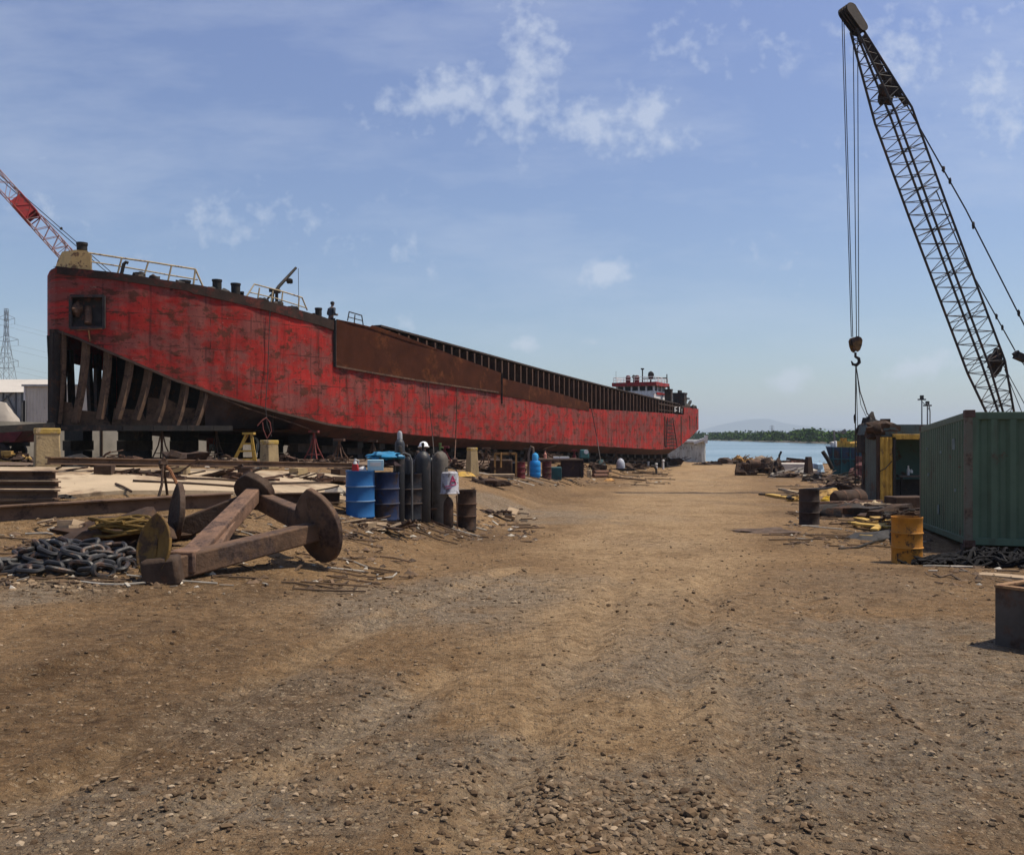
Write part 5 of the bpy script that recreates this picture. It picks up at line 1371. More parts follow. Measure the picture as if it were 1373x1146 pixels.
# ------------------------------------------------------------------ right-hand crane
def lattice(name_mat, sect, n, rch, rl, k, part='boom'):
    ch = MB(); la = MB(); q = []
    for i in range(n+1):
        t = i/n*(len(sect)-1); j = min(int(t), len(sect)-2); u = t-j
        q.append([sect[j][c].lerp(sect[j+1][c], u) for c in range(4)])
    for c in range(4): ch.tube([s[c] for s in sect], rch, 6)
    for i in range(n):
        for c in range(4):
            d = (c+1) % 4
            a, b = (q[i][c], q[i+1][d]) if (i+c) % 2 == 0 else (q[i][d], q[i+1][c])
            la.tube([a, b], rl, 5, cap=False)
            if i % 6 == 0: la.tube([q[i][c], q[i][d]], rl, 5, cap=False)
    o = ch.build(part, name_mat, k); la.build('lacing', name_mat, o); return o
def crane_right():
    d0, d1 = 46., 44.5
    def at(px, py, t): return P(px, py, lerp(d0, d1, t))
    w = 1.26
    foot = P(1356, 600, d0); g = G(foot.x+1, d0+.5)
    base = Vector((foot.x+2.2, d0+.5, g))
    k = thing('lattice_crane', 'tall dark lattice boom crawler crane standing behind the green container', 'crane', base)
    axis = lambda py: interp([(20, 1139), (150, 1196), (280, 1243), (395, 1285.5), (485, 1320), (552, 1342), (600, 1357)], py)
    pts = [at(axis(y), y, 1-(y-20)/580) for y in (600, 492, 280, 155, 40)]
    dirv = (pts[2]-pts[1]).normalized(); sx = dirv.cross(Vector((0, 1, 0))).normalized(); sy = sx.cross(dirv).normalized()
    if sx.x < 0: sx = -sx
    th = rad(27); ux = sx*math.cos(th)+sy*math.sin(th); uy = -sx*math.sin(th)+sy*math.cos(th)
    hw = w/2
    sect = []
    for p, s in zip(pts, (.42, 1, 1, 1, .30)): sect.append([p+(ux*a+uy*b)*hw*s for a, b in ((-1, -1), (1, -1), (1, 1), (-1, 1))])
    fine = []
    for i, nn in enumerate((3, 6, 4, 4)):
        for j in range(nn): fine.append([sect[i][c].lerp(sect[i+1][c], j/nn) for c in range(4)])
    fine.append(sect[-1])
    o = lattice(lattice_dark, fine, 62, .06, .021, k)
    # head with sheaves
    hd = M('boom_head', (.022, .015, .012), .8, 0, .4, 3, .4, (.05, .024, .014))
    tip = at(1143, 24, 1); mb = MB()
    a, b = at(1135, 11, 1), at(1156, 44, 1)
    for o_ in (-.26, -.09, .08, .25):
        n = uy; m = rot_to(b-a)
        pr = []
        u = (b-a).normalized(); v = u.cross(n).normalized()
        for i in range(16):
            an = 2*math.pi*i/16; c = a.lerp(b, .15) if math.cos(an) < 0 else a.lerp(b, .8); rr_ = .36 if math.cos(an) < 0 else .30
            pr.append(c+u*math.cos(an)*rr_+v*math.sin(an)*rr_+n*o_)
        mb.prism(pr, n*.07)
    hb = mb.build('boom_head', hd, k)
    for o_ in (-.145, .03, .2): MB().lathe([(.33, -.04), (.33, -.03), (.25, 0), (.33, .03), (.33, .04)], a.lerp(b, .15)+uy*o_, 18, axis=uy).build('sheave', steel_black, hb)
    # jib-strut clutter below the head
    mb = MB()
    mb.beam(at(1158, 48, .95), at(1184, 100, .9), .28, .2); mb.beam(at(1184, 100, .9), at(1206, 128, .85), .30, .24); mb.blob(at(1188, 126, .85), .35, .3, .5, 3, amp=.5, flat=False)
    mb.beam(at(1206, 128, .85), at(1216, 142, .8), .16); mb.blob(at(1191, 112, .87), .28, .25, .3, 5, amp=.4, flat=False)
    mb.build('guide_sheave', hd, k)
    MB().blob(at(1335, 486, .2), .36, .3, .55, 4, amp=.5, flat=False).beam(at(1326, 478, .2), at(1336, 484, .2), .3).build('winch_guide', hd, k)
    # pendants
    mb = MB()
    mb.tube([at(1217, 143, .8), at(1295, 281, .75), at(1372, 433, .7), at(1425, 540, .65)], .035, 5); mb.tube([at(1160, 44, 1), at(1217, 143, .8)], .035, 5)
    for px, py in ((1265, 227), (1274, 243), (1305, 302), (1366, 420)): mb.blob(at(px, py, .75), .07, .07, .16, px, flat=False)
    mb.tube([at(1296, 353, .5), at(1361, 470, .45)], .03, 5); mb.tube([at(1255, 255, .6), at(1296, 353, .5)], .03, 5)
    for px, py in ((1336, 424), (1344, 439)): mb.blob(at(px, py, .47), .06, .06, .14, px, flat=False)
    mb.tube([at(1344, 487, .3), at(1400, 590, .2)], .02, 5); mb.tube([at(1347, 495, .3), at(1385, 590, .2)], .02, 5); mb.tube([at(1366, 478, .45), at(1400, 530, .4)], .03, 5)
    mb.build('pendant', steel_black, k)
    MB().beam(at(1362, 476, .45), at(1376, 482, .44), .42, .32).beam(at(1361, 472, .45), at(1366, 478, .45), .3, .25).build('spreader', steel_black, k)
    # gantry, house and crawler (mostly hidden by the container)
    mb = MB()
    for s in (-.9, .9): mb.beam(base+Vector((1.6, s, 3.2)), base+Vector((2.6, s, 6.2)), .18); mb.beam(base+Vector((3.6, s, 3.2)), base+Vector((2.6, s, 6.2)), .18)
    mb.beam(base+Vector((2.6, -1, 6.2)), base+Vector((2.6, 1, 6.2)), .2); mb.build('gantry', steel_black, k)
    MB().tube([base+Vector((2.6, 0, 6.2)), at(1372, 484, .44)], .04, 5).build('gantry_rope', steel_black, k)
    MB().box(base+Vector((2.2, 0, 2.2)), (5, 2.8, 2.0)).build('house', rust_orange, k, bevel=.06)
    MB().box(base+Vector((-.8, -1.2, 2.1)), (1.6, .95, 1.9)).build('cab', paint_yellow, k, bevel=.05)
    MB().box(base+Vector((-.9, -1.2, 2.5)), (1.66, .8, .7)).build('cab_window', glass_dark, k)
    MB().lathe([(1.1, .8), (1.1, 1.2)], base+Vector((.6, 0, 0)), 20).build('slew_ring', steel_black, k)
    for s in (-1.5, 1.5):
        pr = []
        for i in range(20):
            an = 2*math.pi*i/20; cx = 2.0 if math.cos(an) > 0 else -2.0; pr.append(base+Vector((.6+cx+math.cos(an)*.48, s-.35, .46+math.sin(an)*.48)))
        MB().prism(pr, Vector((0, .7, 0))).build('track', steel_black, k)
    # hoist ropes
    hk = at(1147, 455, .99); mb = MB()
    for a_, b_ in (((1129, 24), (1141.5, 452)), ((1131.5, 26), (1143.5, 452)), ((1144, 50), (1148.5, 452)), ((1150, 48), (1151.5, 452))):
        mb.tube([at(*a_, 1), at(*b_, .99)], .022, 5)
    mb.blob(at(1143.4, 52, 1), .06, .06, .12, 1, flat=False)
    mb.build('hoist_rope', steel_black, k)
    # hook block
    c = at(1147, 460, .99); r = 6.6*c.y/F
    hm = M('hook_block_paint', (.16, .085, .025), .7, 0, .4, 4, .5, (.04, .025, .02), 3)
    pr = [(-1, .5), (-.72, 1.05), (0, 1.3), (.72, 1.05), (1, .5), (.85, -.6), (.5, -1.5), (0, -1.9), (-.5, -1.5), (-.85, -.6)]
    mb = MB()
    mb.prism([c+Vector((x*r, -.3, z*r)) for x, z in pr], Vector((0, .08, 0))).box(c+Vector((0, 0, -1.1*r)), (r*.5, .52, r*.5))
    blk = mb.build('hook_block', hm, k, bevel=.015); MB().prism([c+Vector((x*r, .22, z*r)) for x, z in pr], Vector((0, .08, 0))).build('cheek_plate', hm, blk, bevel=.015)
    for o_ in (-.12, .06): MB().lathe([(r*.9, -.05), (r*.8, 0), (r*.9, .05)], c+Vector((0, o_, .06)), 18, axis=(0, 1, 0)).build('sheave', steel_black, blk)
    z = at(0, 478, .99).z; hx = at(1147, 0, .99).x; y = c.y
    pts = [Vector((hx, y, z+.2)), Vector((hx, y, z)), Vector((hx+.16, y, z-.1)), Vector((hx+.19, y, z-.28)), Vector((hx+.05, y, z-.42)), Vector((hx-.13, y, z-.38)), Vector((hx-.2, y, z-.22))]
    MB().tube(pts, [.06, .07, .085, .09, .085, .07, .03], 8).build('hook', steel_black, blk)
    # sling hanging from the hook
    t0 = Vector((hx+.02, y, z-.4)); gx = P(1147, 0, 44.5).x
    sl = thing('wire_sling', 'wire sling hanging from the crane hook down to the scrap', 'sling', Vector((t0.x, t0.y, G(t0.x, t0.y))))
    MB().tube([t0, Vector((t0.x-.02, y, t0.z-2.8)), Vector((t0.x-.03, y, G(t0.x, y)+.4))], .03, 5).blob(P(1146.3, 561, y), .06, .06, .22, 1, flat=False).build('leg', steel_black, sl)
    MB().tube([t0, Vector((t0.x+.08, y, t0.z-2.6)), Vector((t0.x+.12, y, G(t0.x, y)+.4))], .018, 5).build('leg', steel_black, sl)
    e = P(1174, 566, 42); MB().tube([t0, t0.lerp(e, .35)+Vector((-.12, 0, -.35)), t0.lerp(e, .7)+Vector((-.1, 0, -.45)), t0.lerp(e, .88)+Vector((0, 0, -.12)), e], .028, 5).build('leg', steel_black, sl)
    e = P(1167, 570, 42); MB().tube([t0, t0.lerp(e, .5)+Vector((-.1, 0, -.5)), e], .015, 5).build('leg', steel_black, sl)
crane_right()
def crane_left():
    d = 78.; k = None
    foot = P(235, 487, d); g = ground_z(foot.x, d); base = Vector((foot.x, d, g))
    k = thing('lattice_crane', 'red and white lattice boom crane leaning left behind the bow of the ship', 'crane', base)
    def sec(cx, cy, h):
        c = P(cx, cy, d); ax = Vector((-.68, 0, .6)).normalized(); n = Vector((.6, 0, .68)).normalized(); y = Vector((0, 1, 0)); th = rad(22)
        u = n*math.cos(th)+y*math.sin(th); v = -n*math.sin(th)+y*math.cos(th)
        return [c+u*a*h+v*b*h for a, b in ((-1, -1), (1, -1), (1, 1), (-1, 1))]
    S = [sec(235, 487, .3), sec(195, 448, .56), sec(92, 345, .56), sec(45, 293, .56)]
    lattice(lattice_white, [[S[i][c].lerp(S[i+1][c], t) for c in range(4)] for i in range(3) for t in (0, .5)]+[S[3]], 24, .05, .03, k)
    R_ = [sec(45, 293, .56), sec(21, 266, .56)]; lattice(paint_red, R_, 3, .06, .05, k, 'boom_section')
    mb = MB()
    for c in range(4): q = (c+1) % 4; mb.add([R_[0][c].lerp(R_[1][c], .1), R_[1][c].lerp(R_[0][c], .1), R_[1][q].lerp(R_[0][q], .1), R_[0][q].lerp(R_[1][q], .1)], [(0, 1, 2, 3)])
    mb.build('red_cladding', paint_red, k)
    S = [sec(21, 266, .56), sec(-60, 178, .56), sec(-140, 90, .56), sec(-190, 35, .25)]
    lattice(lattice_white, [[S[i][c].lerp(S[i+1][c], t) for c in range(4)] for i in range(3) for t in (0, .5)]+[S[3]], 24, .05, .03, k, 'boom_section')
    MB().tube([P(-190, 35, d), P(0, 235, d), P(104, 326, d), P(270, 470, d)], .035, 5).tube([P(-190, 35, d), P(0, 240, d), P(100, 328, d), P(275, 478, d)], .035, 5).blob(P(82, 306.5, d), .12, .1, .12, 2, flat=False).build('pendant', steel_black, k)
    MB().box(base+Vector((2.2, 0, 2.6)), (5, 3, 2.4)).build('house', paint_red, k, bevel=.06)
    MB().beam(base+Vector((2, 0, 3.8)), P(272, 474, d), .4).build('gantry', paint_red, k)
    MB().lathe([(1.1, .9), (1.1, 1.4)], base+Vector((1.5, 0, 0)), 18).build('slew_ring', steel_black, k)
    MB().beam(base+Vector((0, 0, 2)), foot, .4).build('boom_foot', steel_black, k)
    for s in (-1.6, 1.6): MB().box(base+Vector((1.5, s, .5)), (5, .8, 1.0)).build('track', steel_black, k, bevel=.3)
crane_left()
# ------------------------------------------------------------------ pylons, sheds, masts
def pylon(px, top, d, label, hb, wb, arms):
    t = P(px, top, d); g = ground_z(t.x, d) if d < 400 else WZ+1; b = Vector((t.x, d, g)); H = t.z-g
    k = thing('pylon', label, 'pylon', b, 'power pylons')
    n = 9; ch = MB(); lc = MB(); ls = []
    for i in range(n+1):
        u = i/n; hw = lerp(wb, wb*.10, min(1, u*1.25))/2; ls.append([b+Vector((x*hw, y*hw, H*u)) for x, y in ((-1, -1), (1, -1), (1, 1), (-1, 1))])
    r = d/F*.55
    r = max(.07, r*.35)
    for c in range(4): ch.tube([l[c] for l in ls], r, 4)
    for i in range(n):
        for c in range(4):
            e = (c+1) % 4; lc.tube([ls[i][c], ls[i+1][e]], r*.6, 4, cap=False); lc.tube([ls[i][e], ls[i+1][c]], r*.6, 4, cap=False); lc.tube([ls[i+1][c], ls[i+1][e]], r*.6, 4, cap=False)
    ch.build('leg', grey_metal, k); lc.build('lattice', grey_metal, k)
    for u, w in arms:
        z = H*u; mb = MB()
        for s in (-1, 1):
            e = b+Vector((s*w, 0, z)); mb.tube([b+Vector((0, 0, z+.03*H)), e], r*.8, 4); mb.tube([b+Vector((0, 0, z-.02*H)), e], r*.8, 4); mb.tube([e, e-UP*H*.045], r*.9, 4)
        mb.build('cross_arm', grey_metal, k)
    return b, H
b, H = pylon(8.5, 414, 260, 'grey lattice power pylon behind the pale sheds at the left edge', 0, 8, ((.93, 2.4), (.77, 3.4), (.61, 3.4)))
pylon(1035, 570, 2300, 'tiny faint power pylon above the far mangroves', 0, 9, ((.93, 5), (.8, 6), (.68, 6)))
def wires():
    mb = MB(); a0 = b
    for u, w in ((.93, 2.4), (.77, 3.4), (.61, 3.4)):
        for s in (-1, 1):
            a = a0+Vector((s*w, 0, H*u-H*.045)); e = a+Vector((110, 150, 0)); e2 = a+Vector((-260, -40, 0))
            for q in (e, e2): mb.tube([a.lerp(q, i/10)-UP*(9*(1-(2*i/10-1)**2)) for i in range(11)], .022, 4)
    tag(mb.build('power_line', grey_metal, None, org=a0+UP*H*.6), 'thin power lines strung from the pylon at the left edge', 'power line')
wires()
def corr_wall(mb, a, b, z0, z1, pitch=.35, dep=.04):
    L = (b-a).length; u = (b-a).normalized(); n = Vector((u.y, -u.x, 0)); k = int(L/pitch)*2; st = len(mb.v)
    for z in (z0, z1):
        for i in range(k+1): q = a+u*L*i/k+n*(dep if i % 2 else 0); mb.v.append(Vector((q.x, q.y, z)))
    mb.f += [(st+i, st+i+1, st+k+1+i+1, st+k+1+i) for i in range(k)]
def sheds():
    d = 96.; x0 = P(34.5, 0, d).x; x1 = P(190, 0, d).x; g = ground_z(x0, d)-.2; zt = P(0, 518, d).z
    k = thing('shed', 'tall pale corrugated shed directly left of the bow', 'shed', Vector((x0, d, g)))
    mb = MB(); c = [Vector((x0, d, 0)), Vector((x1, d, 0)), Vector((x1, d+14, 0)), Vector((x0, d+14, 0))]
    for p, q in zip(c, c[1:]+c[:1]): corr_wall(mb, p, q, g, zt)
    mb.build('wall', shed_wall, k, smooth=False)
    MB().prism([Vector((x0-.3, d-.3, zt)), Vector((x1, d-.3, zt)), Vector((x1, d+14.3, zt)), Vector((x0-.3, d+14.3, zt))], UP*.2).build('roof', M('roof_grey', (.34, .34, .33), .7), k)
    MB().beam((x0-.05, d-.1, zt), (x0-.05, d-.1, P(0, 537, d).z), .22, .1).build('corner_trim', paint_white, k)
    MB().beam((x0-.1, d-.15, P(0, 537, d).z), (x0-.1, d-.15, g), .3, .12).build('gutter_pipe', steel_black, k)
    d = 104.; xa = P(-120, 0, d).x; xb = P(33.5, 0, d).x; zt = P(0, 517, d).z
    k = thing('shed', 'low roofed pale shed at the left edge with darker lower wall', 'shed', Vector((xb, d, g)))
    z1 = P(0, 526, d).z; mb = MB(); c = [Vector((xa, d, 0)), Vector((xb, d, 0)), Vector((xb, d+16, 0)), Vector((xa, d+16, 0))]
    for p, q in zip(c, c[1:]+c[:1]): corr_wall(mb, p, q, g, z1)
    mb.build('wall', M('shed_sheet2', (.33, .34, .335), .7, 0, .12, .5, .3, (.24, .23, .21), .6, streak=.4), k, smooth=False)
    MB().prism([Vector((xa, d-.5, z1)), Vector((xa, d+8, zt+1.2)), Vector((xa, d+16.5, z1))], Vector((xb-xa+.3, 0, 0))).build('roof', shed_wall, k, smooth=False)
    mb = MB()
    for px in (5, 22, 30): mb.beam(Vector((P(px, 0, d).x, d-.15, g)), Vector((P(px, 0, d).x, d-.15, z1)), .16, .1)
    mb.beam(Vector((P(-5, 0, d).x, d-.2, P(0, 545, d).z)), Vector((P(17, 0, d).x, d-.2, P(0, 527, d).z)), .14); mb.beam(Vector((P(10, 0, d).x, d-.2, P(0, 530, d).z)), Vector((P(28, 0, d).x, d-.2, P(0, 566, d).z)), .14)
    mb.build('brace', M('brace_dark', (.10, .10, .10), .7), k)
    v = gp(-2, 598); v = Vector((P(0, 0, 62).x, 62, ground_z(P(0, 0, 62).x, 62)))
    zt = P(0, 548, 62).z-v.z; tag(MB().blob(v, 1.7, 1.4, zt, 4, 22, 12, .2).build('covered_load', M('tarp_tan', (.34, .30, .25), .9, 0, .2, 1), None, org=v), 'tan tarpaulin covered heap in front of the pale sheds', 'covered heap')
sheds()
def red_wagon():
    d = 44.; a = P(-40, 602, d); b_ = P(33, 602, d); g = G(P(5, 0, d).x, d); z1 = P(0, 573, d).z; z0 = P(0, 593, d).z
    k = thing('trailer', 'dark red trailer body behind the concrete post at the left edge', 'trailer', Vector((P(0, 0, d).x, d, g)))
    xl, xr = a.x, b_.x
    MB().prism([Vector((xl, d, z0)), Vector((xr-.5, d, z0)), Vector((xr, d, z1-.1)), Vector((xr-.1, d, z1)), Vector((xl, d, z1))], Vector((0, 2, 0))).build('body', paint_maroon, k, bevel=.04)
    for x in (xl+.6, xr-1.2):
        for y in (d+.1, d+1.7): MB().lathe([(.1, -.12), (.35, -.12), (.40, -.08), (.40, .08), (.35, .12), (.1, .12)], Vector((x, y, g+.38)), 18, axis=(0, 1, 0)).build('wheel', steel_black, k)
    MB().beam(Vector((xl, d+1, z0-.1)), Vector((xr-.4, d+1, z0-.1)), .5, .2).build('chassis', steel_black, k)
    v = gp(22, 611); tag(MB().tube([v, v+Vector((.5, .2, .9))], .07, 8).build('steel_pipe', paint_yellow, None, org=v), 'yellow pipe leaning against the dark red trailer', 'pipe')
    v = gp(20, 606); tag(MB().blob(v, .45, .3, .16, 4).build('sack', M('sack_lime', (.36, .36, .05), .8), None, org=v), 'lime yellow sack in front of the dark red trailer', 'sack')
    v = gp(108, 603); tag(MB().box(v+UP*.25, (.9, .5, .5), Matrix.Rotation(.3, 3, 'Z'), taper=.8).build('crate', M('crate_orange', (.4, .16, .03), .7, 0, .3, 3, .4), None, org=v), 'orange yellow crate in the shade under the open bow', 'crate')
red_wagon()
def masts():
    for px, top, d, lab in ((1236, 533, 120, 'tallest lamp mast with a cross shaped head behind the open container'), (1243.5, 541, 118, 'shorter mast with a flat head right of the tallest one')):
        t = P(px, top, d); g = ground_z(t.x, d); bb = Vector((t.x, d, g)); k = thing('lamp_mast', lab, 'mast', bb, 'masts behind the containers')
        MB().tube([bb, t], [.12, .08], 8).build('pole', grey_metal, k)
        mb = MB(); mb.box(t-UP*.25, (1.0, .3, .18)); mb.box(t+UP*.05, (.4, .3, .5)); mb.tube([t-UP*.5, t-UP*.5+Vector((.4, 0, -.4))], .05, 5); mb.build('lamp_head', steel_black, k)
    t = P(1247, 552, 112); g = ground_z(t.x, 112); bb = Vector((t.x, 112, g))
    tag(MB().tube([bb, t, t+Vector((-.1, 0, .7)), t+Vector((-.4, 0, 1.0))], .07, 6).build('lamp_mast', grey_metal, None, org=bb), 'bent thin pole leaning right of the two masts', 'mast')
masts()
# ------------------------------------------------------------------ teal boat and scrap at right
def teal_boat():
    d = 62.; g = ground_z(P(1140, 0, d).x, d)
    def q(px, py, dd=0): return P(px, py, d+dd)
    base = Vector((q(1140, 0).x, d, g))
    k = thing('work_boat', 'teal and navy steel boat hull on the shore beyond the open container', 'boat', base)
    lo = [(1112, 642), (1120, 650), (1185, 650)]; 
    mb = MB(); A = [q(1108, 599), q(1190, 600)]; 
    top = [q(1108, 599), q(1150, 600), q(1195, 601)]; mid = [q(1113, 615), q(1150, 616), q(1195, 617)]; bot = [q(1122, 648), q(1150, 651), q(1195, 652)]
    back = Vector((2.0, 6.0, 0))
    def skin_(r1, r2, name, mat):
        mb = MB(); n = 3; vs = r1+r2+[v+back for v in r1]+[v+back for v in r2]
        mb.add(vs, [(0, 1, 4, 3), (1, 2, 5, 4), (6, 9, 10, 7), (7, 10, 11, 8), (0, 3, 9, 6), (2, 8, 11, 5), (0, 6, 7, 1), (1, 7, 8, 2), (3, 4, 10, 9), (4, 5, 11, 10)]); return mb.build(name, mat, k, smooth=False)
    skin_(top, mid, 'bulwark', navy_paint); skin_([v-UP*.003 for v in mid], bot, 'hull', teal)
    mb = MB()
    for px in (1117, 1128, 1140, 1153): mb.beam(q(px, 600, -.05), q(px, 645, -.05), .07, .06, up=Vector((0, 1, 0)))
    mb.beam(q(1112, 615, -.06), q(1160, 616, -.06), .1, .08); mb.build('fender_bar', M('fender_teal', (.03, .10, .11), .7), k)
    mb = MB(); mb.tube([q(1103, 605, -.2), q(1110, 616, -.2), q(1116, 628, -.1)], .14, 8); mb.build('pipe', steel_black, k)
    mb = MB()
    for px, w, h in ((1116, .25, .35), (1120, .22, .4)): mb.lathe([(w*.5, 0), (w*.5, h), (w*.3, h+.06)], q(px, 600, .4), 10)
    mb.build('white_bitt', white_dull, k)
    mb = MB(); mb.box(q(1128, 596.5, .8), (.9, .8, .5)); mb.box(q(1140, 597.5, .8), (.9, .9, .35)); mb.box(q(1131, 594, .8), (.25, .6, .7)); mb.box(q(1152, 598, .8), (.7, .7, .3)); mb.blob(q(1147, 598, .7), .5, .4, .3, 3)
    mb.build('deck_machinery', paint_yellow, k, bevel=.04)
    mb = MB(); mb.tube([q(1120, 600, 1), q(1118, 577, 1)], .07, 6); mb.tube([q(1118, 578, 1), q(1126, 580, 1), q(1134, 577, 1)], .04, 5); mb.beam(q(1129, 580, 1), q(1134, 577, 1), .12, .25); mb.build('mast', grey_metal, k)
    MB().lathe([(.55, 0), (.55, .9), (.3, 1.1)], q(1158, 642, -2), 14).blob(q(1152, 637, -2), .7, .5, .5, 3).box(q(1160, 626, -1.5), (1.2, .4, 1.4)).build('rusty_gear', M('gear_red', (.13, .05, .045), .8, 0, .4, 2, .5), k)
    # dark scrap columns just left of the open container
    v = gp(1160, 672); dd = v.y+4
    mb = MB(); mb.box(P(1158, 590, dd), (.45, .5, 1.1)); mb.blob(P(1166, 572, dd), .35, .3, .4, 5, amp=.6, flat=False); mb.beam(P(1164, 655, dd), P(1164, 575, dd), .4, .4); mb.blob(P(1158, 578, dd), .25, .25, .3, 2, amp=.6, flat=False); mb.beam(P(1159, 650, dd), P(1162, 590, dd), .2)
    bb = Vector((P(1163, 0, dd).x, dd, G(P(1163, 0, dd).x, dd))); mb.beam(bb, P(1164, 640, dd), .4, .4)
    tag(mb.build('scrap_column', M('scrap_black', (.03, .025, .022), .85, 0, .4, 3, .4), None, org=bb), 'sooty upright scrap leaning on the left end of the open container', 'scrap')
teal_boat()
def right_scrap():
    def lay(px0, py0, px1, py1, w, h, lab, mat, name='plank', cat='plank', z=.03):
        p, q = on(px0, py0, z), on(px1, py1, z); tag(MB().beam(p, q, w, h).build(name, mat, None, org=p, bevel=.006), lab, cat)
    lay(1031, 665, 1071, 672, .34, .10, 'yellow painted beam pointing at the road left of the brown drum', plank_y, 'steel_beam', 'beam', .06)
    lay(1045, 659, 1070, 665, .14, .12, 'pale short pipe lying behind the yellow beam', paint_cream, 'steel_pipe', 'pipe', .12)
    lay(1018, 664, 1034, 665, .10, .08, 'dark stub at the tip of the yellow beam', steel_black, 'steel_stub', 'scrap', .05)
    lay(1090, 684, 1182, 681, .16, .10, 'long rusty beam on the ground in front of the open container', rust_mid, 'steel_beam', 'beam', .22)
    lay(1100, 655, 1172, 652, .2, .08, 'pale rusty plank lying behind the rusty tank', M('plank_pale', (.26, .18, .13), .85, 0, .3, 4), 'plank', 'plank', .12)
    lay(1080, 663, 1140, 659, .25, .16, 'dark beam just behind the brown drum', steel_black, 'steel_beam', 'beam', .2)
    lay(1140, 640, 1178, 662, .1, .08, 'thin rusty bar leaning over the tank', rust_mid, 'steel_rod', 'rod', .4)
    # rusty half tank
    v = gp(1138, 682); d = v.y+.6; c = Vector((P(1138, 0, d).x, d, G(P(1138, 0, d).x, d)+.28)); 
    k = thing('tank', 'rusty brown tank lying among the scrap before the open container', 'tank', Vector((c.x, c.y, c.z-.28)))
    MB().lathe([(.1, -.6), (.27, -.57), (.33, -.48), (.33, .48), (.27, .57), (.1, .6)], c, 20, axis=Vector((1, .25, .05))).build('shell', rust_dark, k)
    mb = MB()
    for t in (-.25, .25): mb.lathe([(.342, -.03), (.342, .03)], c+Vector((1, .25, .05)).normalized()*t, 20, axis=Vector((1, .25, .05)), capb=False, capt=False)
    mb.build('band', rust_mid, k)
    v = gp(1111, 678); k = thing('chain_hoist', 'yellow machine part on the scrap right of the brown drum', 'machine part', v)
    yb = M('bright_yellow', (.55, .33, .02), .55, 0, .2, 5, .25)
    v2 = v+UP*.12; MB().blob(v2, .24, .2, .2, 2).build('housing', yb, k); MB().lathe([(.12, -.1), (.12, .1)], v2+UP*.02, 12, axis=(0, 1, .2)).build('drum', yb, k)
    MB().tube([v+Vector((-.22, -.15, .06)), v+Vector((-.1, -.28, .05)), v+Vector((.1, -.28, .05)), v+Vector((.22, -.15, .06))], .05, 8).build('hook', white_dull, k)
    v = gp(1122, 672); tag(MB().box(v+UP*.1, (.55, .3, .2), Matrix.Rotation(.1, 3, 'Z')).build('carton', M('carton_pale', (.30, .38, .42), .7, 0, .2, 5), None, org=v, bevel=.01), 'pale blue grey carton beside the yellow machine part', 'carton')
    v = gp(1110, 664); tag(MB().blob(v, .8, .4, .22, 5, amp=.5).build('scrap_heap', M('scrap_yellow', (.33, .20, .06), .85, 0, .4, 5, .4), None, org=v), 'yellowish scrap heap behind the yellow machine part', 'scrap heap')
    v = gp(1172, 683); tag(MB().blob(v+UP*.05, .22, .2, .22, 7, amp=.6).build('rag', M('rag_cream', (.5, .38, .22), .9), None, org=v+UP*.0), 'crumpled cream rag at the foot of the open container', 'rag')
    # hoses
    for i, (pts, lab) in enumerate((([(1150, 683), (1156, 692), (1166, 697), (1178, 694), (1182, 684)], 'dark hose drooping in a loop from the long rusty beam'), ([(1120, 668), (1140, 672), (1160, 682), (1190, 680)], 'thin dark hose winding over the scrap'), ([(1156, 677), (1172, 673), (1180, 676), (1168, 680), (1155, 678)], 'pale hose coil lying before the grey end wall'))):
        q = [on(a, b_, .06 if i else (.25 if j in (0, 4) else .03)) for j, (a, b_) in enumerate(pts)]
        tag(MB().tube(q, .028, 6).build('hose', (rope_grey, steel_black, M('hose_pale', (.2, .16, .12), .8))[i], None, org=q[0]), lab, 'hose')
    # dark low machinery under the long beam
    v = gp(1135, 692); tag(MB().blob(v, 1.1, .35, .3, 3, amp=.5).build('scrap_heap', M('scrap_black', (.03, .025, .022), .85, 0, .4, 3, .4), None, org=v), 'dark low scrap heap under the long rusty beam', 'scrap heap')
    v = gp(1195, 697); tag(MB().blob(v, .9, .35, .3, 8, amp=.5).build('scrap_heap', rust_dark, None, org=v), 'dark brown scrap heap below the yellow door panel', 'scrap heap')
    v = gp(1215, 690); tag(MB().box(v+UP*.3, (1.1, .6, .5), Matrix.Rotation(.2, 3, 'Z')).build('steel_block', rust_dark, None, org=v, bevel=.03), 'rusty block behind the ochre drum', 'steel block')
    # yellow planks heap
    rr = random.Random(31)
    labs = ['yellow plank, foremost of the pile left of the ochre drum', 'bright yellow plank in the middle of the pile left of the ochre drum', 'yellow plank at the back of the pile left of the ochre drum', 'short cream plank at the left tip of the pile', 'ochre plank lying crosswise on the pile']
    for (x0, y0, x1, y1, w), lab in zip(((1160, 722, 1195, 716, .26), (1152, 708, 1196, 712, .3), (1150, 697, 1185, 705, .24), (1140, 706, 1160, 709, .18), (1172, 716, 1190, 703, .16)), labs):
        lay(x0, y0, x1, y1, w, .05, lab, plank_y if rr.random() < .6 else M('plank_ochre', (.36, .23, .07), .8, 0, .3, 5, .3), z=.04+rr.random()*.08)
    v = gp(1178, 722); tag(MB().blob(v, .7, .35, .12, 5, amp=.4).build('tarpaulin', M('tarp_grey', (.035, .033, .032), .8, 0, .3, 4), None, org=v), 'dark grey folded tarpaulin in front of the plank pile', 'tarpaulin')
    q = [on(a, b_, .03) for a, b_ in ((1125, 738), (1150, 736), (1172, 728), (1190, 724))]; tag(MB().tube(q, .025, 6).build('hose', steel_black, None, org=q[0]), 'dark hose trailing over the dirt left of the ochre drum', 'hose')
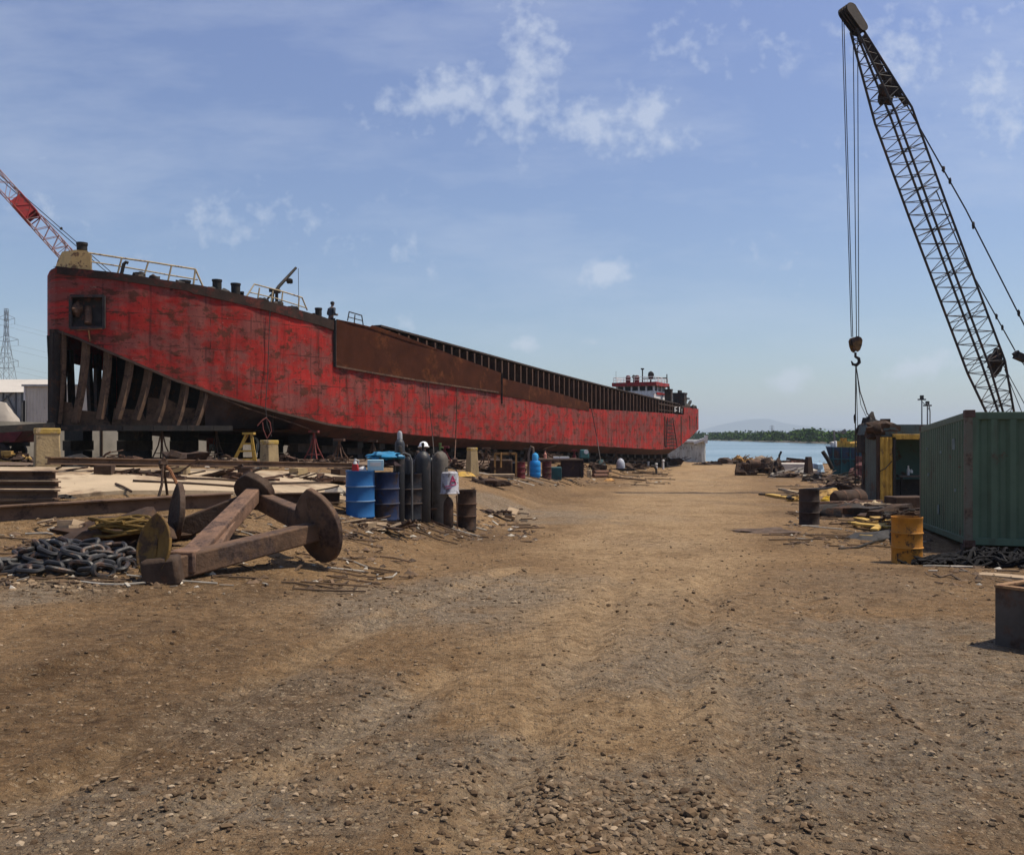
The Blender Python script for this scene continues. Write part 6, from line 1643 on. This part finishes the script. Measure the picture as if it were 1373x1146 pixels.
    v = gp(1025, 714); mb = MB(); mb.blob(v-UP*.02, .75, .38, .07, 5, 20, 8, .5); tag(mb.build('scrap_plate', M('plate_mud', (.09, .06, .042), .9, 0, .4, 4), None, org=v), 'dark muddy flattened plate lying on the right side of the road', 'plate')
    q = [on(a, b_, .02) for a, b_ in ((1022, 719), (1055, 719), (1075, 722))]; tag(MB().tube(q, .025, 5).build('steel_rod', rust_dark, None, org=q[0]), 'thin rod running from the muddy plate on the road', 'rod')
    # far scrap by the water
    v = gp(1012, 637); d = v.y; m = d/F
    k = thing('scrap_machine', 'big dark rusty machine wreck left of the white slab by the shore', 'machine wreck', v)
    mb = MB(); mb.blob(v+Vector((-14*m, 0, .1)), 12*m, .7, .75, 3, 18, 9, .4); mb.beam(v+Vector((-26*m, -.3, .12)), v+Vector((-2*m, -.3, .3)), .4, .25); mb.box(v+Vector((-11*m, 0, .7)), (6*m, .8, .6), Matrix.Rotation(.3, 3, 'Z')); mb.build('base', rust_dark, k, smooth=False)
    mb = MB(); mb.blob(v+Vector((15*m, .8, .25)), 17*m, .9, .8, 8, 22, 10, .4); mb.beam(v+Vector((2*m, 0, .75)), v+Vector((26*m, .3, .9)), .3, .2); mb.box(v+Vector((8*m, .3, .75)), (9*m, .9, .5)); mb.beam(v+Vector((20*m, -.2, .1)), v+Vector((24*m, .2, 1.0)), .25); mb.build('engine', rust_dark, k, smooth=False)
    MB().lathe([(.35, -.5), (.35, .5)], v+Vector((-2*m, 0, .9)), 14, axis=(1, .3, 0)).build('drum', rust_mid, k); MB().blob(v+Vector((32*m, .5, .2)), 9*m, .7, .8, 5, 18, 9, .45).build('gearbox', rust_dark, k, smooth=False)
    v = gp(1063, 631); tag(MB().box(v+UP*.35, (38*v.y/F, 2.6, .7), Matrix.Rotation(-.1, 3, 'Z')).build('concrete_block', M('slab_pale', (.5, .45, .38), .9, 0, .15, 1), None, org=v, bevel=.05), 'pale flat concrete block right of the dark machine wreck', 'concrete block')
    v = gp(1066, 628); tag(MB().beam(v+Vector((-1, -.6, 1.0)), v+Vector((1.4, -.6, .75)), .5, .25).build('steel_beam', rust_dark, None, org=v), 'dark bar resting on the pale concrete block', 'beam')
    v = gp(1080, 634); tag(MB().blob(v, .9, .5, .5, 5, amp=.4).build('rubble', scrap_pale, None, org=v), 'white rubble heap in front of the pale concrete block', 'rubble')
    v = gp(1095, 633); d = v.y; k = thing('boat_cabin', 'small pale blue glazed cabin top lying on the shore near the teal hull', 'cabin', v)
    MB().box(v+UP*.4, (13*d/F, 1.2, .8), Matrix.Rotation(.4, 3, 'Z'), taper=.7).build('shell', M('cabin_blue', (.35, .48, .58), .5), k, bevel=.05); MB().box(v+Vector((0, -.5, .5)), (8*d/F, .5, .4), Matrix.Rotation(.4, 3, 'Z')).build('window', M('pane_blue', (.2, .32, .42), .2), k)
    v = gp(1084, 636); tag(MB().box(v+UP*.7, (.6, .6, 1.5), Matrix.Rotation(.4, 3, 'Z'), taper=.6).build('steel_post', rust_dark, None, org=v), 'dark upright stump between white rubble and pale blue cabin', 'post')
    for px, py, rx, rz, lab, mt in ((980, 622, 1.5, .9, 'dark scrap mound with rubble left of the yellow one by the water', rust_dark), (996, 622, 1.4, 1.25, 'yellow and orange scrap mound by the water edge', M('mound_yellow', (.30, .16, .04), .85, 0, .5, 2, .45)), (1024, 620, 1.2, .9, 'pale brown scrap mound near the water', M('mound_pale', (.30, .22, .15), .9, 0, .5, 2, .45)), (1056, 621, 1.0, .5, 'low dark mound behind the white slab', rust_dark), (1068, 622, 1.1, .7, 'reddish scrap mound at the water edge', M('mound_red', (.15, .07, .05), .9, 0, .5, 2, .4)), (963, 621, 1.4, .3, 'flat dark mound right of the ship stern', rust_dark), (1040, 620, 1.0, .4, 'dark mound under the bent pipe by the water', rust_dark), (950, 623, 1.6, .35, 'dark mound below the pale pontoon', rust_dark)):
        v = gp(px, py); mb = MB(); rz *= .6; mb.blob(v, rx, rx*.6, rz, px, 20, 10, .55); rr2 = random.Random(px)
        for i in range(30): mb.beam(v+Vector((rr2.uniform(-rx, rx), rr2.uniform(-.5, .5), rr2.uniform(0, rz*.5))), v+Vector((rr2.uniform(-rx, rx), rr2.uniform(-.5, .5), rr2.uniform(rz*.3, rz*1.6))), .09, .07)
        tag(mb.build('scrap_mound', mt, None, org=v, smooth=False), lab, 'scrap mound', 'scrap mounds along the shore')
    v = gp(1044, 621); d = v.y; tag(MB().tube([v, v+Vector((.1, 0, 1.0)), v+Vector((.35, 0, 1.5))], .14, 8).build('steel_pipe', steel_black, None, org=v), 'bent dark pipe standing up from the shore mounds', 'pipe')
right_scrap()
# pale pontoon behind the stern
def pontoon():
    d = 118.; g = -2.2
    k = thing('pontoon', 'pale streaked pontoon wall at the water behind the ship stern', 'pontoon', Vector((P(925, 0, d).x, d, g)))
    a, b_ = P(893, 0, d), P(945, 0, d); mb = MB(); c = [Vector((a.x, d, 0)), Vector((b_.x, d, 0)), Vector((b_.x+1, d+6, 0)), Vector((a.x, d+6, 0))]
    zt = P(0, 593, d).z
    for p, q in zip(c, c[1:]+c[:1]): corr_wall(mb, p, q, g, zt, .8, .12)
    mb.build('side', M('pontoon_pale', (.42, .43, .40), .8, 0, .2, .5, .4, (.16, .15, .13), 1, streak=.7), k, smooth=False)
    MB().prism([Vector((a.x-.3, d-.3, zt)), Vector((b_.x+.3, d-.3, zt)), Vector((b_.x+1.2, d+6.2, zt)), Vector((a.x, d+6.2, zt))], UP*.25).build('deck', white_dull, k)
    MB().beam(P(930, 594, d-.3), P(947, 587.5, d-.3), .5, .35).beam(P(946, 594, d-.3), P(947, 583.5, d-.3), .45, .4).build('white_bow', white_dull, k)
pontoon()
# ------------------------------------------------------------------ clutter beside the ship, middle
def mid_clutter():
    def bx(px, py, w, h, dep, lab, mat, name, cat, rz=0., taper=1., lift=0., bev=.02):
        v = gp(px, py); m = v.y/F; v.z += lift
        return tag(MB().box(v+UP*(h*m/2), (w*m, dep, h*m), Matrix.Rotation(rz, 3, 'Z'), taper).build(name, mat, None, org=v, bevel=bev), lab, cat), v, m
    # framed tank
    v = gp(672, 638); m = v.y/F
    k = thing('framed_tank', 'brown tank in a yellow frame right of the narrow concrete post', 'tank', v)
    MB().box(v+UP*(11*m), (30*m, 1.0, 22*m)).build('tank', rust_dark, k, bevel=.05)
    fo = M('frame_ochre', (.28, .15, .05), .8, 0, .4, 3, .4)
    for y in (-.6, .6):
        mb = MB(); mb.beam(v+Vector((-8*m, y, 30*m)), v+Vector((20*m, y, 30*m)), .08)
        for sx in (-8, 20): mb.beam(v+Vector((sx*m, y, 0)), v+Vector((sx*m, y, 30*m)), .08)
        mb.build('frame', fo, k)
    MB().tube([v+Vector((0, -.65, 12*m)), v+Vector((0, -.65, 32*m))], .05, 6).build('pipe', fo, k)
    bx(672, 640, 36, 4, .4, 'pale plank on the ground before the framed tank', cardboard, 'plank', 'plank')
    bx(689, 638, 12, 18, .7, 'black cabinet between the framed tank and the maroon drum', cloth_dark, 'cabinet', 'cabinet')
    drum(698, 641, 13, 22, 'maroon drum right of the black cabinet', paint_maroon, rust_dark, DG)
    drum(733, 642, 13, 24, 'dark maroon drum right of the blue plastic barrel', M('drum_maroon_dark', (.07, .018, .018), .7, 0, .4, 3, .4), rust_dark, DG)
    v = gp(717.5, 641); m = v.y/F; r = 7.6*m; H = 23*m
    k = thing('plastic_barrel', 'bright blue plastic barrel in the clutter beside the ship', 'barrel', v, None)
    MB().lathe([(r*.8, 0), (r*.95, H*.08), (r, H*.3), (r*.97, H*.33), (r, H*.36), (r, H*.62), (r*.97, H*.65), (r, H*.68), (r*.95, H*.92), (r*.78, H), (r*.3, H)], v, 22).build('body', M('plastic_blue', (.015, .20, .50), .4, 0, .12, 3, bump=0), k)
    c = v+UP*H; k2 = thing('jug', 'light blue plastic jug on top of the blue barrel', 'jug', c)
    MB().lathe([(4*m, 0), (4.2*m, .03), (4*m, 8*m), (3*m, 9.5*m), (1.4*m, 10*m), (1.4*m, 11*m)], c, 16).build('body', M('plastic_lightblue', (.06, .34, .62), .4, 0, .1, 3, bump=0), k2)
    MB().tube([c+Vector((3.8*m, 0, 2*m)), c+Vector((5.2*m, 0, 4*m)), c+Vector((3.8*m, 0, 7*m))], .02, 6).build('handle', M('plastic_lightblue', (.06, .34, .62)), k2)
    o, v, m = bx(744, 643, 17, 17, .9, 'dark teal box in front of the long bench', teal, 'box', 'box')
    # long bench with clutter
    v = gp(752, 641); v = v+Vector((0, .7, 0)); m = v.y/F
    k = thing('workbench', 'long low workbench with dark cabinets beside the ship', 'workbench', v)
    MB().box(v+Vector((-3*m, 0, 24*m)), (66*m, 1.1, .09)).build('top', M('bench_wood', (.16, .11, .075), .85), k); MB().box(v+Vector((16*m, .1, 11.6*m)), (30*m, .8, 23.2*m)).build('cabinet', M('cabinet_maroon', (.03, .016, .018), .7, 0, .3, 3, .3), k, bevel=.02)
    for sx in (-34, 28):
        for sy in (-.4, .4): MB().beam(v+Vector((sx*m, sy, -.02)), v+Vector((sx*m, sy, 24*m-.05)), .09).build('leg', steel_black, k)
    zt = v.z+24*m+.046
    for px, w, h, lab, mt in ((731, 4, 10, 'orange headed bottle on the long bench', M('bottle_orange', (.5, .22, .16), .6)), (746, 8, 2.5, 'flat white tray on the long bench', white_dull), (757, 12, 2.5, 'longer white tray on the right half of the long bench', white_dull)):
        c = Vector((P(px, 0, v.y).x, v.y, zt)); tag((MB().lathe([(w*m/2, 0), (w*m/2, h*m*.6), (w*m*.2, h*m*.75), (w*m*.2, h*m)], c, 12) if h > 5 else MB().box(c+UP*h*m/2, (w*m, .5, h*m))).build('bottle' if h > 5 else 'tray', mt, None, org=c), lab, 'bottle' if h > 5 else 'tray')
    c = Vector((P(783, 0, v.y).x, v.y, zt)); k = thing('compressor', 'dark teal machine standing on the right end of the bench', 'machine', c)
    MB().box(c+UP*6*m, (14*m, .7, 12*m), taper=.75).build('casing', teal, k, bevel=.06); MB().lathe([(.12, 0), (.12, .2)], c+Vector((2*m, -.36, 9*m)), 12, axis=(0, -1, 0)).build('dial', white_dull, k)
    v = gp(790, 641); m = v.y/F; k = thing('jerrycan', 'yellow jerrycan at the right end of the bench', 'can', v)
    MB().box(v+UP*5.5*m, (6.5*m, .22, 11*m)).build('body', paint_cream, k, bevel=.04); MB().tube([v+Vector((-2*m, 0, 11*m)), v+Vector((-1.5*m, 0, 13*m)), v+Vector((2*m, 0, 13*m)), v+Vector((2*m, 0, 11*m))], .03, 6).build('handle', paint_cream, k)
    for i, (x0, y0, x1, y1, lab) in enumerate(((795, 640, 813, 640, 'rusty pipe at the front of the pipe pile'), (796, 637, 815, 637, 'rusty pipe at the back of the pipe pile'))):
        p, q = on(x0, y0, .12+.1*i), on(x1, y1, .12+.1*i); tag(MB().tube([p, q], .13, 10).build('steel_pipe', M('pipe_brown', (.12, .055, .03), .85), None, org=p-UP*.1), lab, 'pipe', 'pipes right of the bench')
    v = gp(817, 645); tag(MB().blob(v, .36, .25, .16, 5).build('sack', M('sack_orange', (.42, .22, .07), .85), None, org=v), 'orange tan sack at the end of the pipe pile', 'sack')
    for x0, y0, x1, y1, lab in ((815, 640, 866, 645, 'long dark rod lying toward the road right of the orange sack'), (848, 634, 895, 637, 'dark bar on the ground below the hooked pipe'), (840, 627, 890, 626, 'rusty plank right of the grey buoy')):
        p, q = on(x0, y0, .05), on(x1, y1, .05); tag(MB().beam(p, q, .12, .08).build('steel_rod', rust_dark, None, org=p), lab, 'rod')
    v = gp(832, 631); m = v.y/F; k = thing('buoy', 'grey and white dome shaped buoy on a dark cradle', 'buoy', v)
    MB().lathe([(5.5*m, 0), (6*m, 3*m), (5.6*m, 8*m), (4*m, 12*m), (1.5*m, 14*m), (.2*m, 14.3*m)], v+UP*.15, 20).build('dome', M('buoy_grey', (.36, .38, .42), .5, 0, .2, 2, .3), k)
    MB().beam(v+Vector((-12*m, -.2, .1)), v+Vector((18*m, -.5, .1)), .3, .2).build('cradle', steel_black, k)
    v = gp(878, 636); m = v.y/F; tag(MB().tube([v+Vector((-3*m, 0, .05)), v+Vector((2*m, 0, .05)), v+Vector((2*m, 0, 7*m)), v+Vector((-1*m, 0, 11*m)), v+Vector((-5*m, 0, 11.5*m))], .10, 8).build('steel_pipe', steel_black, None, org=v), 'dark hooked pipe standing at the edge of the road', 'pipe')
    o, v, m = bx(874, 622, 12, 7, .7, 'yellow tan crate below the aft red side', paint_cream, 'crate', 'crate', lift=.1)
    for px, py, h, lab in ((869, 612, 7, 'short white post left of the pair below the stern'), (880, 613, 8, 'white post next to the tan crate below the stern'), (889, 612, 13, 'leaning white post with a knob below the stern ladder')):
        v = P(px, py, 88); v.z = G(v.x, v.y); m = v.y/F; tag(MB().lathe([(.12, 0), (.10, h*m*.8), (.16, h*m*.85), (.1, h*m)], v, 10).build('marker_post', white_dull, None, org=v), lab, 'post', 'white posts below the stern')
    o, v, m = bx(857, 619, 17, 4, 1.2, 'white upturned dinghy like shell below the aft hull', white_dull, 'boat_shell', 'boat shell', .1, .6, .05)
    o, v, m = bx(815, 615, 30, 2, .6, 'white board lying on dark supports under the ship side', white_dull, 'board', 'board', 0, 1, .5)
    o, v, m = bx(805, 625, 12, 9, .8, 'teal scrap piece right of the bench end', teal, 'scrap_piece', 'scrap', .4, .5)
    # dark scrap at the road edge
    v = gp(655, 650); mb = MB()
    for i in range(9): mb.tube([v+Vector((R.uniform(-.7, .3), R.uniform(-.2, .2), .05+R.random()*.25)), v+Vector((R.uniform(0, .9), R.uniform(-.3, .2), .03))], .05, 6)
    mb.blob(v, .6, .3, .2, 3, amp=.5); tag(mb.build('scrap_heap', rust_dark, None, org=v), 'dark tangle of scrap in front of the narrow concrete post', 'scrap heap')
    v = gp(620, 638); tag(MB().blob(v, .5, .3, .15, 4).build('sack', paint_yellow, None, org=v), 'yellow sack left of the narrow concrete post', 'sack')
    # hose arch
    d = gp(712, 640).y+1; tag(MB().tube([Vector((P(708, 0, d).x, d, G(P(708, 0, d).x, d))), P(709, 608, d), P(712, 598, d), P(715, 600, d), P(716, 618, d)], .06, 6).build('hose', M('hose_tan', (.17, .12, .09), .8), None, org=Vector((P(708, 0, d).x, d, G(P(708, 0, d).x, d)))), 'brown hose arching above the blue plastic barrel', 'hose')
    # colour board and white things seen under the keel
    s = hpt(292, 580, 11)[1]
    v = P(292, 600, 47); v.z = G(v.x, v.y); k = thing('notice_board', 'red, white and teal painted board glimpsed under the keel', 'board', v)
    m = 47/F; MB().box(P(292, 596, 47), (30*m, .06, 18*m)).build('panel', M('board_red', (.45, .10, .05), .7, 0, .3, 3, .4, (.5, .45, .3), 2), k)
    MB().box(P(296, 601, 46.9), (12*m, .05, 8*m)).build('teal_patch', M('board_teal', (.05, .22, .25), .7), k); MB().box(P(284, 600, 46.9), (7*m, .05, 9*m)).build('white_patch', white_dull, k)
    for x in (-13, 13): MB().beam(Vector((v.x+x*m, 47.1, v.z-.02)), P(292+x, 588, 47.1), .08).build('post', steel_black, k)
    v = P(342, 600, 44); v.z = G(v.x, v.y); c = P(342, 597, 44); pts = [c+Vector((math.cos(i*.524)*.15, 0, math.sin(i*.524)*.36)) for i in range(12)]
    k = thing('life_ring', 'dull white ring hanging on a post under the keel behind the trestle', 'ring', v); MB().ring(pts, .06, 6).build('ring', white_dull, k); MB().beam(v-UP*.02, c+Vector((0, .1, .5)), .08).build('post', steel_black, k)
mid_clutter()
# trees glimpsed beyond the hull and the dark back wall of the dock under the keel
def tangle(px, py, w, h, n, seed, label, mats, group, dep=.35, rr_=.03):
    rr = random.Random(seed); v = gp(px, py); m = v.y/F; W_, H_ = w*m/2, h*m
    k = thing('scrap_heap', label, 'scrap heap', v, group)
    for mi, mt in enumerate(mats):
        mb = MB()
        if mi == 0: mb.blob(v, W_*.8, W_*dep, H_*.55, seed, 18, 8, .55)
        for i in range(n//len(mats)):
            x = rr.uniform(-1, 1); a = v+Vector((x*W_, rr.uniform(-1, 1)*W_*dep, rr.random()*H_*(1-abs(x)*.6)))
            q = rr.random(); L = W_*rr.uniform(.25, .8); an = rr.gauss(0, .5); el = rr.gauss(0, .22)
            dv = Vector((math.cos(an)*math.cos(el), math.sin(an)*math.cos(el), math.sin(el)))
            b_ = a+dv*L; a.z = max(a.z, v.z+.02); b_.z = max(b_.z, v.z+.02)
            if q < .35: mb.beam(a, b_, rr.uniform(.05, .16), rr.uniform(.02, .07))
            elif q < .7: mb.tube([a, (a+b_)/2+Vector((0, 0, rr.uniform(-.03, .08))), b_], rr_*rr.uniform(.5, 1.3), 6)
            elif q < .85: mb.box(a, (rr.uniform(.1, .35), rr.uniform(.1, .3), rr.uniform(.03, .2)), Matrix.Rotation(rr.uniform(-.6, .6), 3, 'X') @ Matrix.Rotation(rr.uniform(0, 3), 3, 'Z'))
            else:
                c = a; R_ = rr.uniform(.1, .3); mb.tube([c+Vector((math.cos(t*.6)*R_*1.4, math.sin(t*.6)*R_, max(.02, .03*t-.1))) for t in range(rr.randint(5, 11))], rr_*.6, 5)
        mb.build('bulk' if mi == 0 else 'loose_pieces', mt, k, smooth=False)
SG = 'scrap heaps in the shade along the ship'
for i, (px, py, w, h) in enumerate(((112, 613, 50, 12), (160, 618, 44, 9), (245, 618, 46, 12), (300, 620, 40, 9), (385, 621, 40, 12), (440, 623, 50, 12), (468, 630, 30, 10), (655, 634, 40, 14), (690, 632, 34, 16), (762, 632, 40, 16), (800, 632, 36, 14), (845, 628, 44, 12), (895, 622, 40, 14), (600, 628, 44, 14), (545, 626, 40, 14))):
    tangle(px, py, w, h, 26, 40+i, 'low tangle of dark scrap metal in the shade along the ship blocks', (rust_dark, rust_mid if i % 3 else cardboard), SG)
for i, (px, py, w, h, lab, mts) in enumerate(((1150, 690, 90, 20, 'wide tangle of rusty pipes and plates in front of the open container', (rust_dark, rust_mid, cardboard)), (1135, 660, 70, 18, 'tangle of rusty bars behind the rusty tank', (rust_dark, rust_mid)), (1120, 648, 60, 14, 'tangle of dark bars at the foot of the teal boat', (rust_dark, timber, cardboard)), (1215, 700, 50, 22, 'dark tangle of scrap behind the ochre drum', (rust_dark, steel_black)), (1172, 706, 60, 10, 'tangle of yellow strips and dark rods behind the plank pile', (M('strip_yellow', (.34, .21, .06), .8, 0, .3, 5, .3), rust_dark)), (1070, 672, 36, 12, 'tangle of yellowish scrap directly left of the brown drum', (M('strip_yellow', (.34, .21, .06)), steel_black)), (1060, 640, 70, 10, 'flat spread of scrap in front of the dark machine wreck', (rust_dark, scrap_pale)), (1095, 645, 50, 12, 'brown and white scrap spread below the pale blue cabin', (timber, scrap_pale)), (20, 622, 60, 14, 'scrap tangle left of the largest concrete post', (rust_dark, M('strip_yellow', (.34, .21, .06)))), (300, 645, 120, 7, 'long low strip of rusty bars lying behind the anchor on the slab', (rust_mid, rust_dark)), (165, 640, 140, 9, 'dark strip of scrap lying under the raised rail', (rust_dark, rust_mid)))):
    tangle(px, py, w, h, 40, 90+i, lab, mts, None, .25 if w > 100 else .4)
for i, (px, py, top) in enumerate(((455, 620, 588), (540, 622, 596), (596, 624, 598), (652, 626, 600), (706, 626, 601), (770, 627, 603), (826, 623, 604), (868, 621, 604))):
    stand(px, py, top, 'rusty stand half lost in the shade under the midship hull', (rust_mid, rust_dark, paint_maroon)[i % 3], .5)
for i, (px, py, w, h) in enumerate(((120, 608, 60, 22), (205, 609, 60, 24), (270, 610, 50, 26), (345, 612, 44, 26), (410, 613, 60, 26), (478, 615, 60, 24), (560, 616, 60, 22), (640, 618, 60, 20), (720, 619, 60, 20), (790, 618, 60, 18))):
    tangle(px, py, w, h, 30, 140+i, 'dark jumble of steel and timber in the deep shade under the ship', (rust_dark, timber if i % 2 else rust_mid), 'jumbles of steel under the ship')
for i, (px, py, w, h, lab, mts) in enumerate(((120, 636, 110, 7, 'flat scatter of rusty strips on the slab behind the beam stack', (rust_dark, cardboard)), (420, 648, 90, 7, 'flat scatter of rods on the slab left of the blue drum', (rust_mid, rust_dark)), (455, 668, 40, 10, 'pale rubbish and plates at the slab end beside the blue drum', (scrap_pale, rust_dark)), (120, 710, 90, 8, 'tan boards and scraps in front of the slab beam', (cardboard, rust_dark)), (500, 708, 80, 6, 'scatter of tan and rusty scraps in front of the drums', (cardboard, rust_dark)), (660, 690, 60, 6, 'scatter of rusty scraps right of the rusty drum', (rust_dark, cardboard)))):
    tangle(px, py, w, h, 30, 170+i, lab, mts, None, .3)
def back_wall():
    for i, (s0, s1, lab) in enumerate(((10, 38, 'long low dark fence beyond the ship, forward half'), (38.4, 70, 'long low dark fence beyond the ship, aft half'))):
        a = SO+SD*s0+TD*19; b_ = SO+SD*s1+TD*19; k = thing('board_fence', lab, 'fence', Vector((a.x, a.y, ground_z(a.x, a.y))), 'fences beyond the ship')
        za = ground_z(a.x, a.y); zb = ground_z(b_.x, b_.y)
        MB().prism([Vector((a.x, a.y, za-.1)), Vector((b_.x, b_.y, zb-.1)), Vector((b_.x, b_.y, zb+2)), Vector((a.x, a.y, za+2))], TD*.05).build('boards', M('fence_weathered', (.24, .225, .19), .9, 0, .25, 1), k)
        mb = MB()
        for t in range(9): q = a.lerp(b_, t/8)-TD*.06; mb.beam((q.x, q.y, lerp(za, zb, t/8)-.1), (q.x, q.y, lerp(za, zb, t/8)+2.1), .1)
        mb.build('post', timber, k)
back_wall()
# ------------------------------------------------------------------ haze, sky, sun, camera
def haze():
    mb = MB(); mb.box((600, 6400, 112), (9600, 13100, 244)); m = bpy.data.materials.new('haze_air'); m.use_nodes = True; nt = m.node_tree
    nt.nodes.remove(nt.nodes['Principled BSDF']); v = nt.nodes.new('ShaderNodeVolumePrincipled'); v.inputs['Color'].default_value = (.74, .87, 1, 1); v.inputs['Density'].default_value = HAZE; v.inputs['Anisotropy'].default_value = .1
    nt.links.new(v.outputs[0], nt.nodes['Material Output'].inputs['Volume'])
    struct(mb.build('haze', m, smooth=False), 'stuff')
HAZE = 1.5e-4
haze()
SUN_EL, SUN_AZ = rad(64), rad(8)       # azimuth measured from +x (right) toward +y (away)
sv = Vector((math.cos(SUN_EL)*math.cos(SUN_AZ), math.cos(SUN_EL)*math.sin(SUN_AZ), math.sin(SUN_EL)))
L = bpy.data.lights.new('sun', 'SUN'); L.energy = 3.6; L.angle = rad(.5); L.color = (1, .90, .75)
so = bpy.data.objects.new('sun', L); COL.objects.link(so); so.rotation_euler = (-sv).to_track_quat('-Z', 'Y').to_euler(); so.location = (0, 0, 60)
def world():
    w = bpy.data.worlds.new('World'); scn.world = w; w.use_nodes = True; nt = w.node_tree; bg = nt.nodes['Background']
    sk = nt.nodes.new('ShaderNodeTexSky'); sk.sky_type = 'NISHITA'; sk.sun_disc = False; sk.sun_elevation = SUN_EL; sk.sun_rotation = math.pi/2-SUN_AZ
    sk.air_density = 1.0; sk.dust_density = .6; sk.ozone_density = 2.0; sk.altitude = 0
    tc = nt.nodes.new('ShaderNodeTexCoord'); sx = nt.nodes.new('ShaderNodeSeparateXYZ'); nt.links.new(tc.outputs['Generated'], sx.inputs[0])
    y = mth(nt, 'MAXIMUM', sx.outputs[1], .05); u = mth(nt, 'DIVIDE', sx.outputs[0], y); v = mth(nt, 'DIVIDE', sx.outputs[2], y)
    cb = nt.nodes.new('ShaderNodeCombineXYZ'); nt.links.new(u, cb.inputs[0]); nt.links.new(v, cb.inputs[1]); uv = cb.outputs[0]
    nz = noise_tex(nt, uv, 48, 4, .55); nz2 = noise_tex(nt, uv, 13, 8, .6)
    tot = None
    for px, py, rx, ry, rot, amt in ((600, 130, 120, 50, -10, 1.0), (705, 90, 55, 130, 4, 1.0), (700, 150, 90, 60, 0, .9), (795, 165, 80, 45, 10, 1.0), (860, 150, 55, 45, 0, 1.), (890, 190, 60, 30, -5, .9), (960, 60, 130, 60, 5, .5), (1230, 70, 120, 70, 10, .62), (1340, 130, 80, 130, 20, .72), (1300, 30, 150, 50, 10, .55), (810, 366, 46, 22, -6, 1.25), (1060, 510, 34, 20, -10, 1.25), (1240, 490, 62, 26, -20, 1.05), (706, 462, 26, 13, 0, 1.15), (796, 459, 22, 11, 0, .95), (330, 300, 190, 60, -12, .45), (60, 260, 170, 70, 10, .4), (1050, 355, 90, 40, 20, .45), (530, 440, 60, 20, -10, .6), (1200, 240, 200, 120, 0, .25), (480, 330, 200, 60, 5, .35)):
        mp = nt.nodes.new('ShaderNodeMapping'); mp.vector_type = 'TEXTURE'; mp.inputs['Location'].default_value = ((px-CX)/F, -(py-HY)/F, 0); mp.inputs['Rotation'].default_value = (0, 0, -rad(rot)); mp.inputs['Scale'].default_value = (rx*1.35/F, ry*1.35/F, 1)
        nt.links.new(uv, mp.inputs['Vector']); g = nt.nodes.new('ShaderNodeTexGradient'); g.gradient_type = 'SPHERICAL'; nt.links.new(mp.outputs[0], g.inputs[0])
        t = mth(nt, 'MULTIPLY', g.outputs['Fac'], amt); tot = t if tot is None else mth(nt, 'MAXIMUM', tot, t)
    den = mth(nt, 'ADD', tot, mth(nt, 'ADD', mth(nt, 'MULTIPLY', mth(nt, 'SUBTRACT', nz, .5), 1.7), mth(nt, 'MULTIPLY', mth(nt, 'SUBTRACT', nz2, .5), 1.5)))
    mask = mth(nt, 'MULTIPLY', ramp(nt, den, .32, .95, 0, .55), ramp(nt, tot, .0, .22))
    ws = nt.nodes.new('ShaderNodeVectorMath'); ws.operation = 'MULTIPLY'; ws.inputs[1].default_value = (1.6, 5.5, 1); nt.links.new(uv, ws.inputs[0])
    wisp = mth(nt, 'MULTIPLY', ramp(nt, noise_tex(nt, ws.outputs[0], 1.5, 9, .62), .46, .74, 0, .34), ramp(nt, sx.outputs[2], .02, .12))
    mask = mth(nt, 'MAXIMUM', mask, wisp)
    cl = mixc(nt, mask, mixc(nt, 1., sk.outputs[0], mixc(nt, ramp(nt, sx.outputs[2], .0, .42), (.76, .80, .83), (1.08, .98, 1.09)), 'MULTIPLY'), CLOUD)
    nt.links.new(cl, bg.inputs[0]); bg.inputs[1].default_value = SKY
CLOUD = (5.6, 6.1, 7.0); SKY = .082
world()
cam = bpy.data.cameras.new('camera'); co = bpy.data.objects.new('camera', cam); COL.objects.link(co)
co.location = (0, 0, CAMZ); co.rotation_euler = (rad(90), 0, 0)
cam.sensor_width = 36; cam.lens = 36*F/1373; cam.shift_y = (HY-573)/1373; cam.clip_start = .05; cam.clip_end = 30000
scn.camera = co
scn.view_settings.view_transform = 'Standard'; scn.view_settings.look = 'None'; scn.view_settings.gamma = 1; scn.view_settings.exposure = .58
scn.render.engine = 'CYCLES'
try:
    scn.cycles.use_denoising = True; scn.cycles.max_bounces = 6; scn.cycles.volume_bounces = 0; scn.cycles.transparent_max_bounces = 8
except Exception: pass
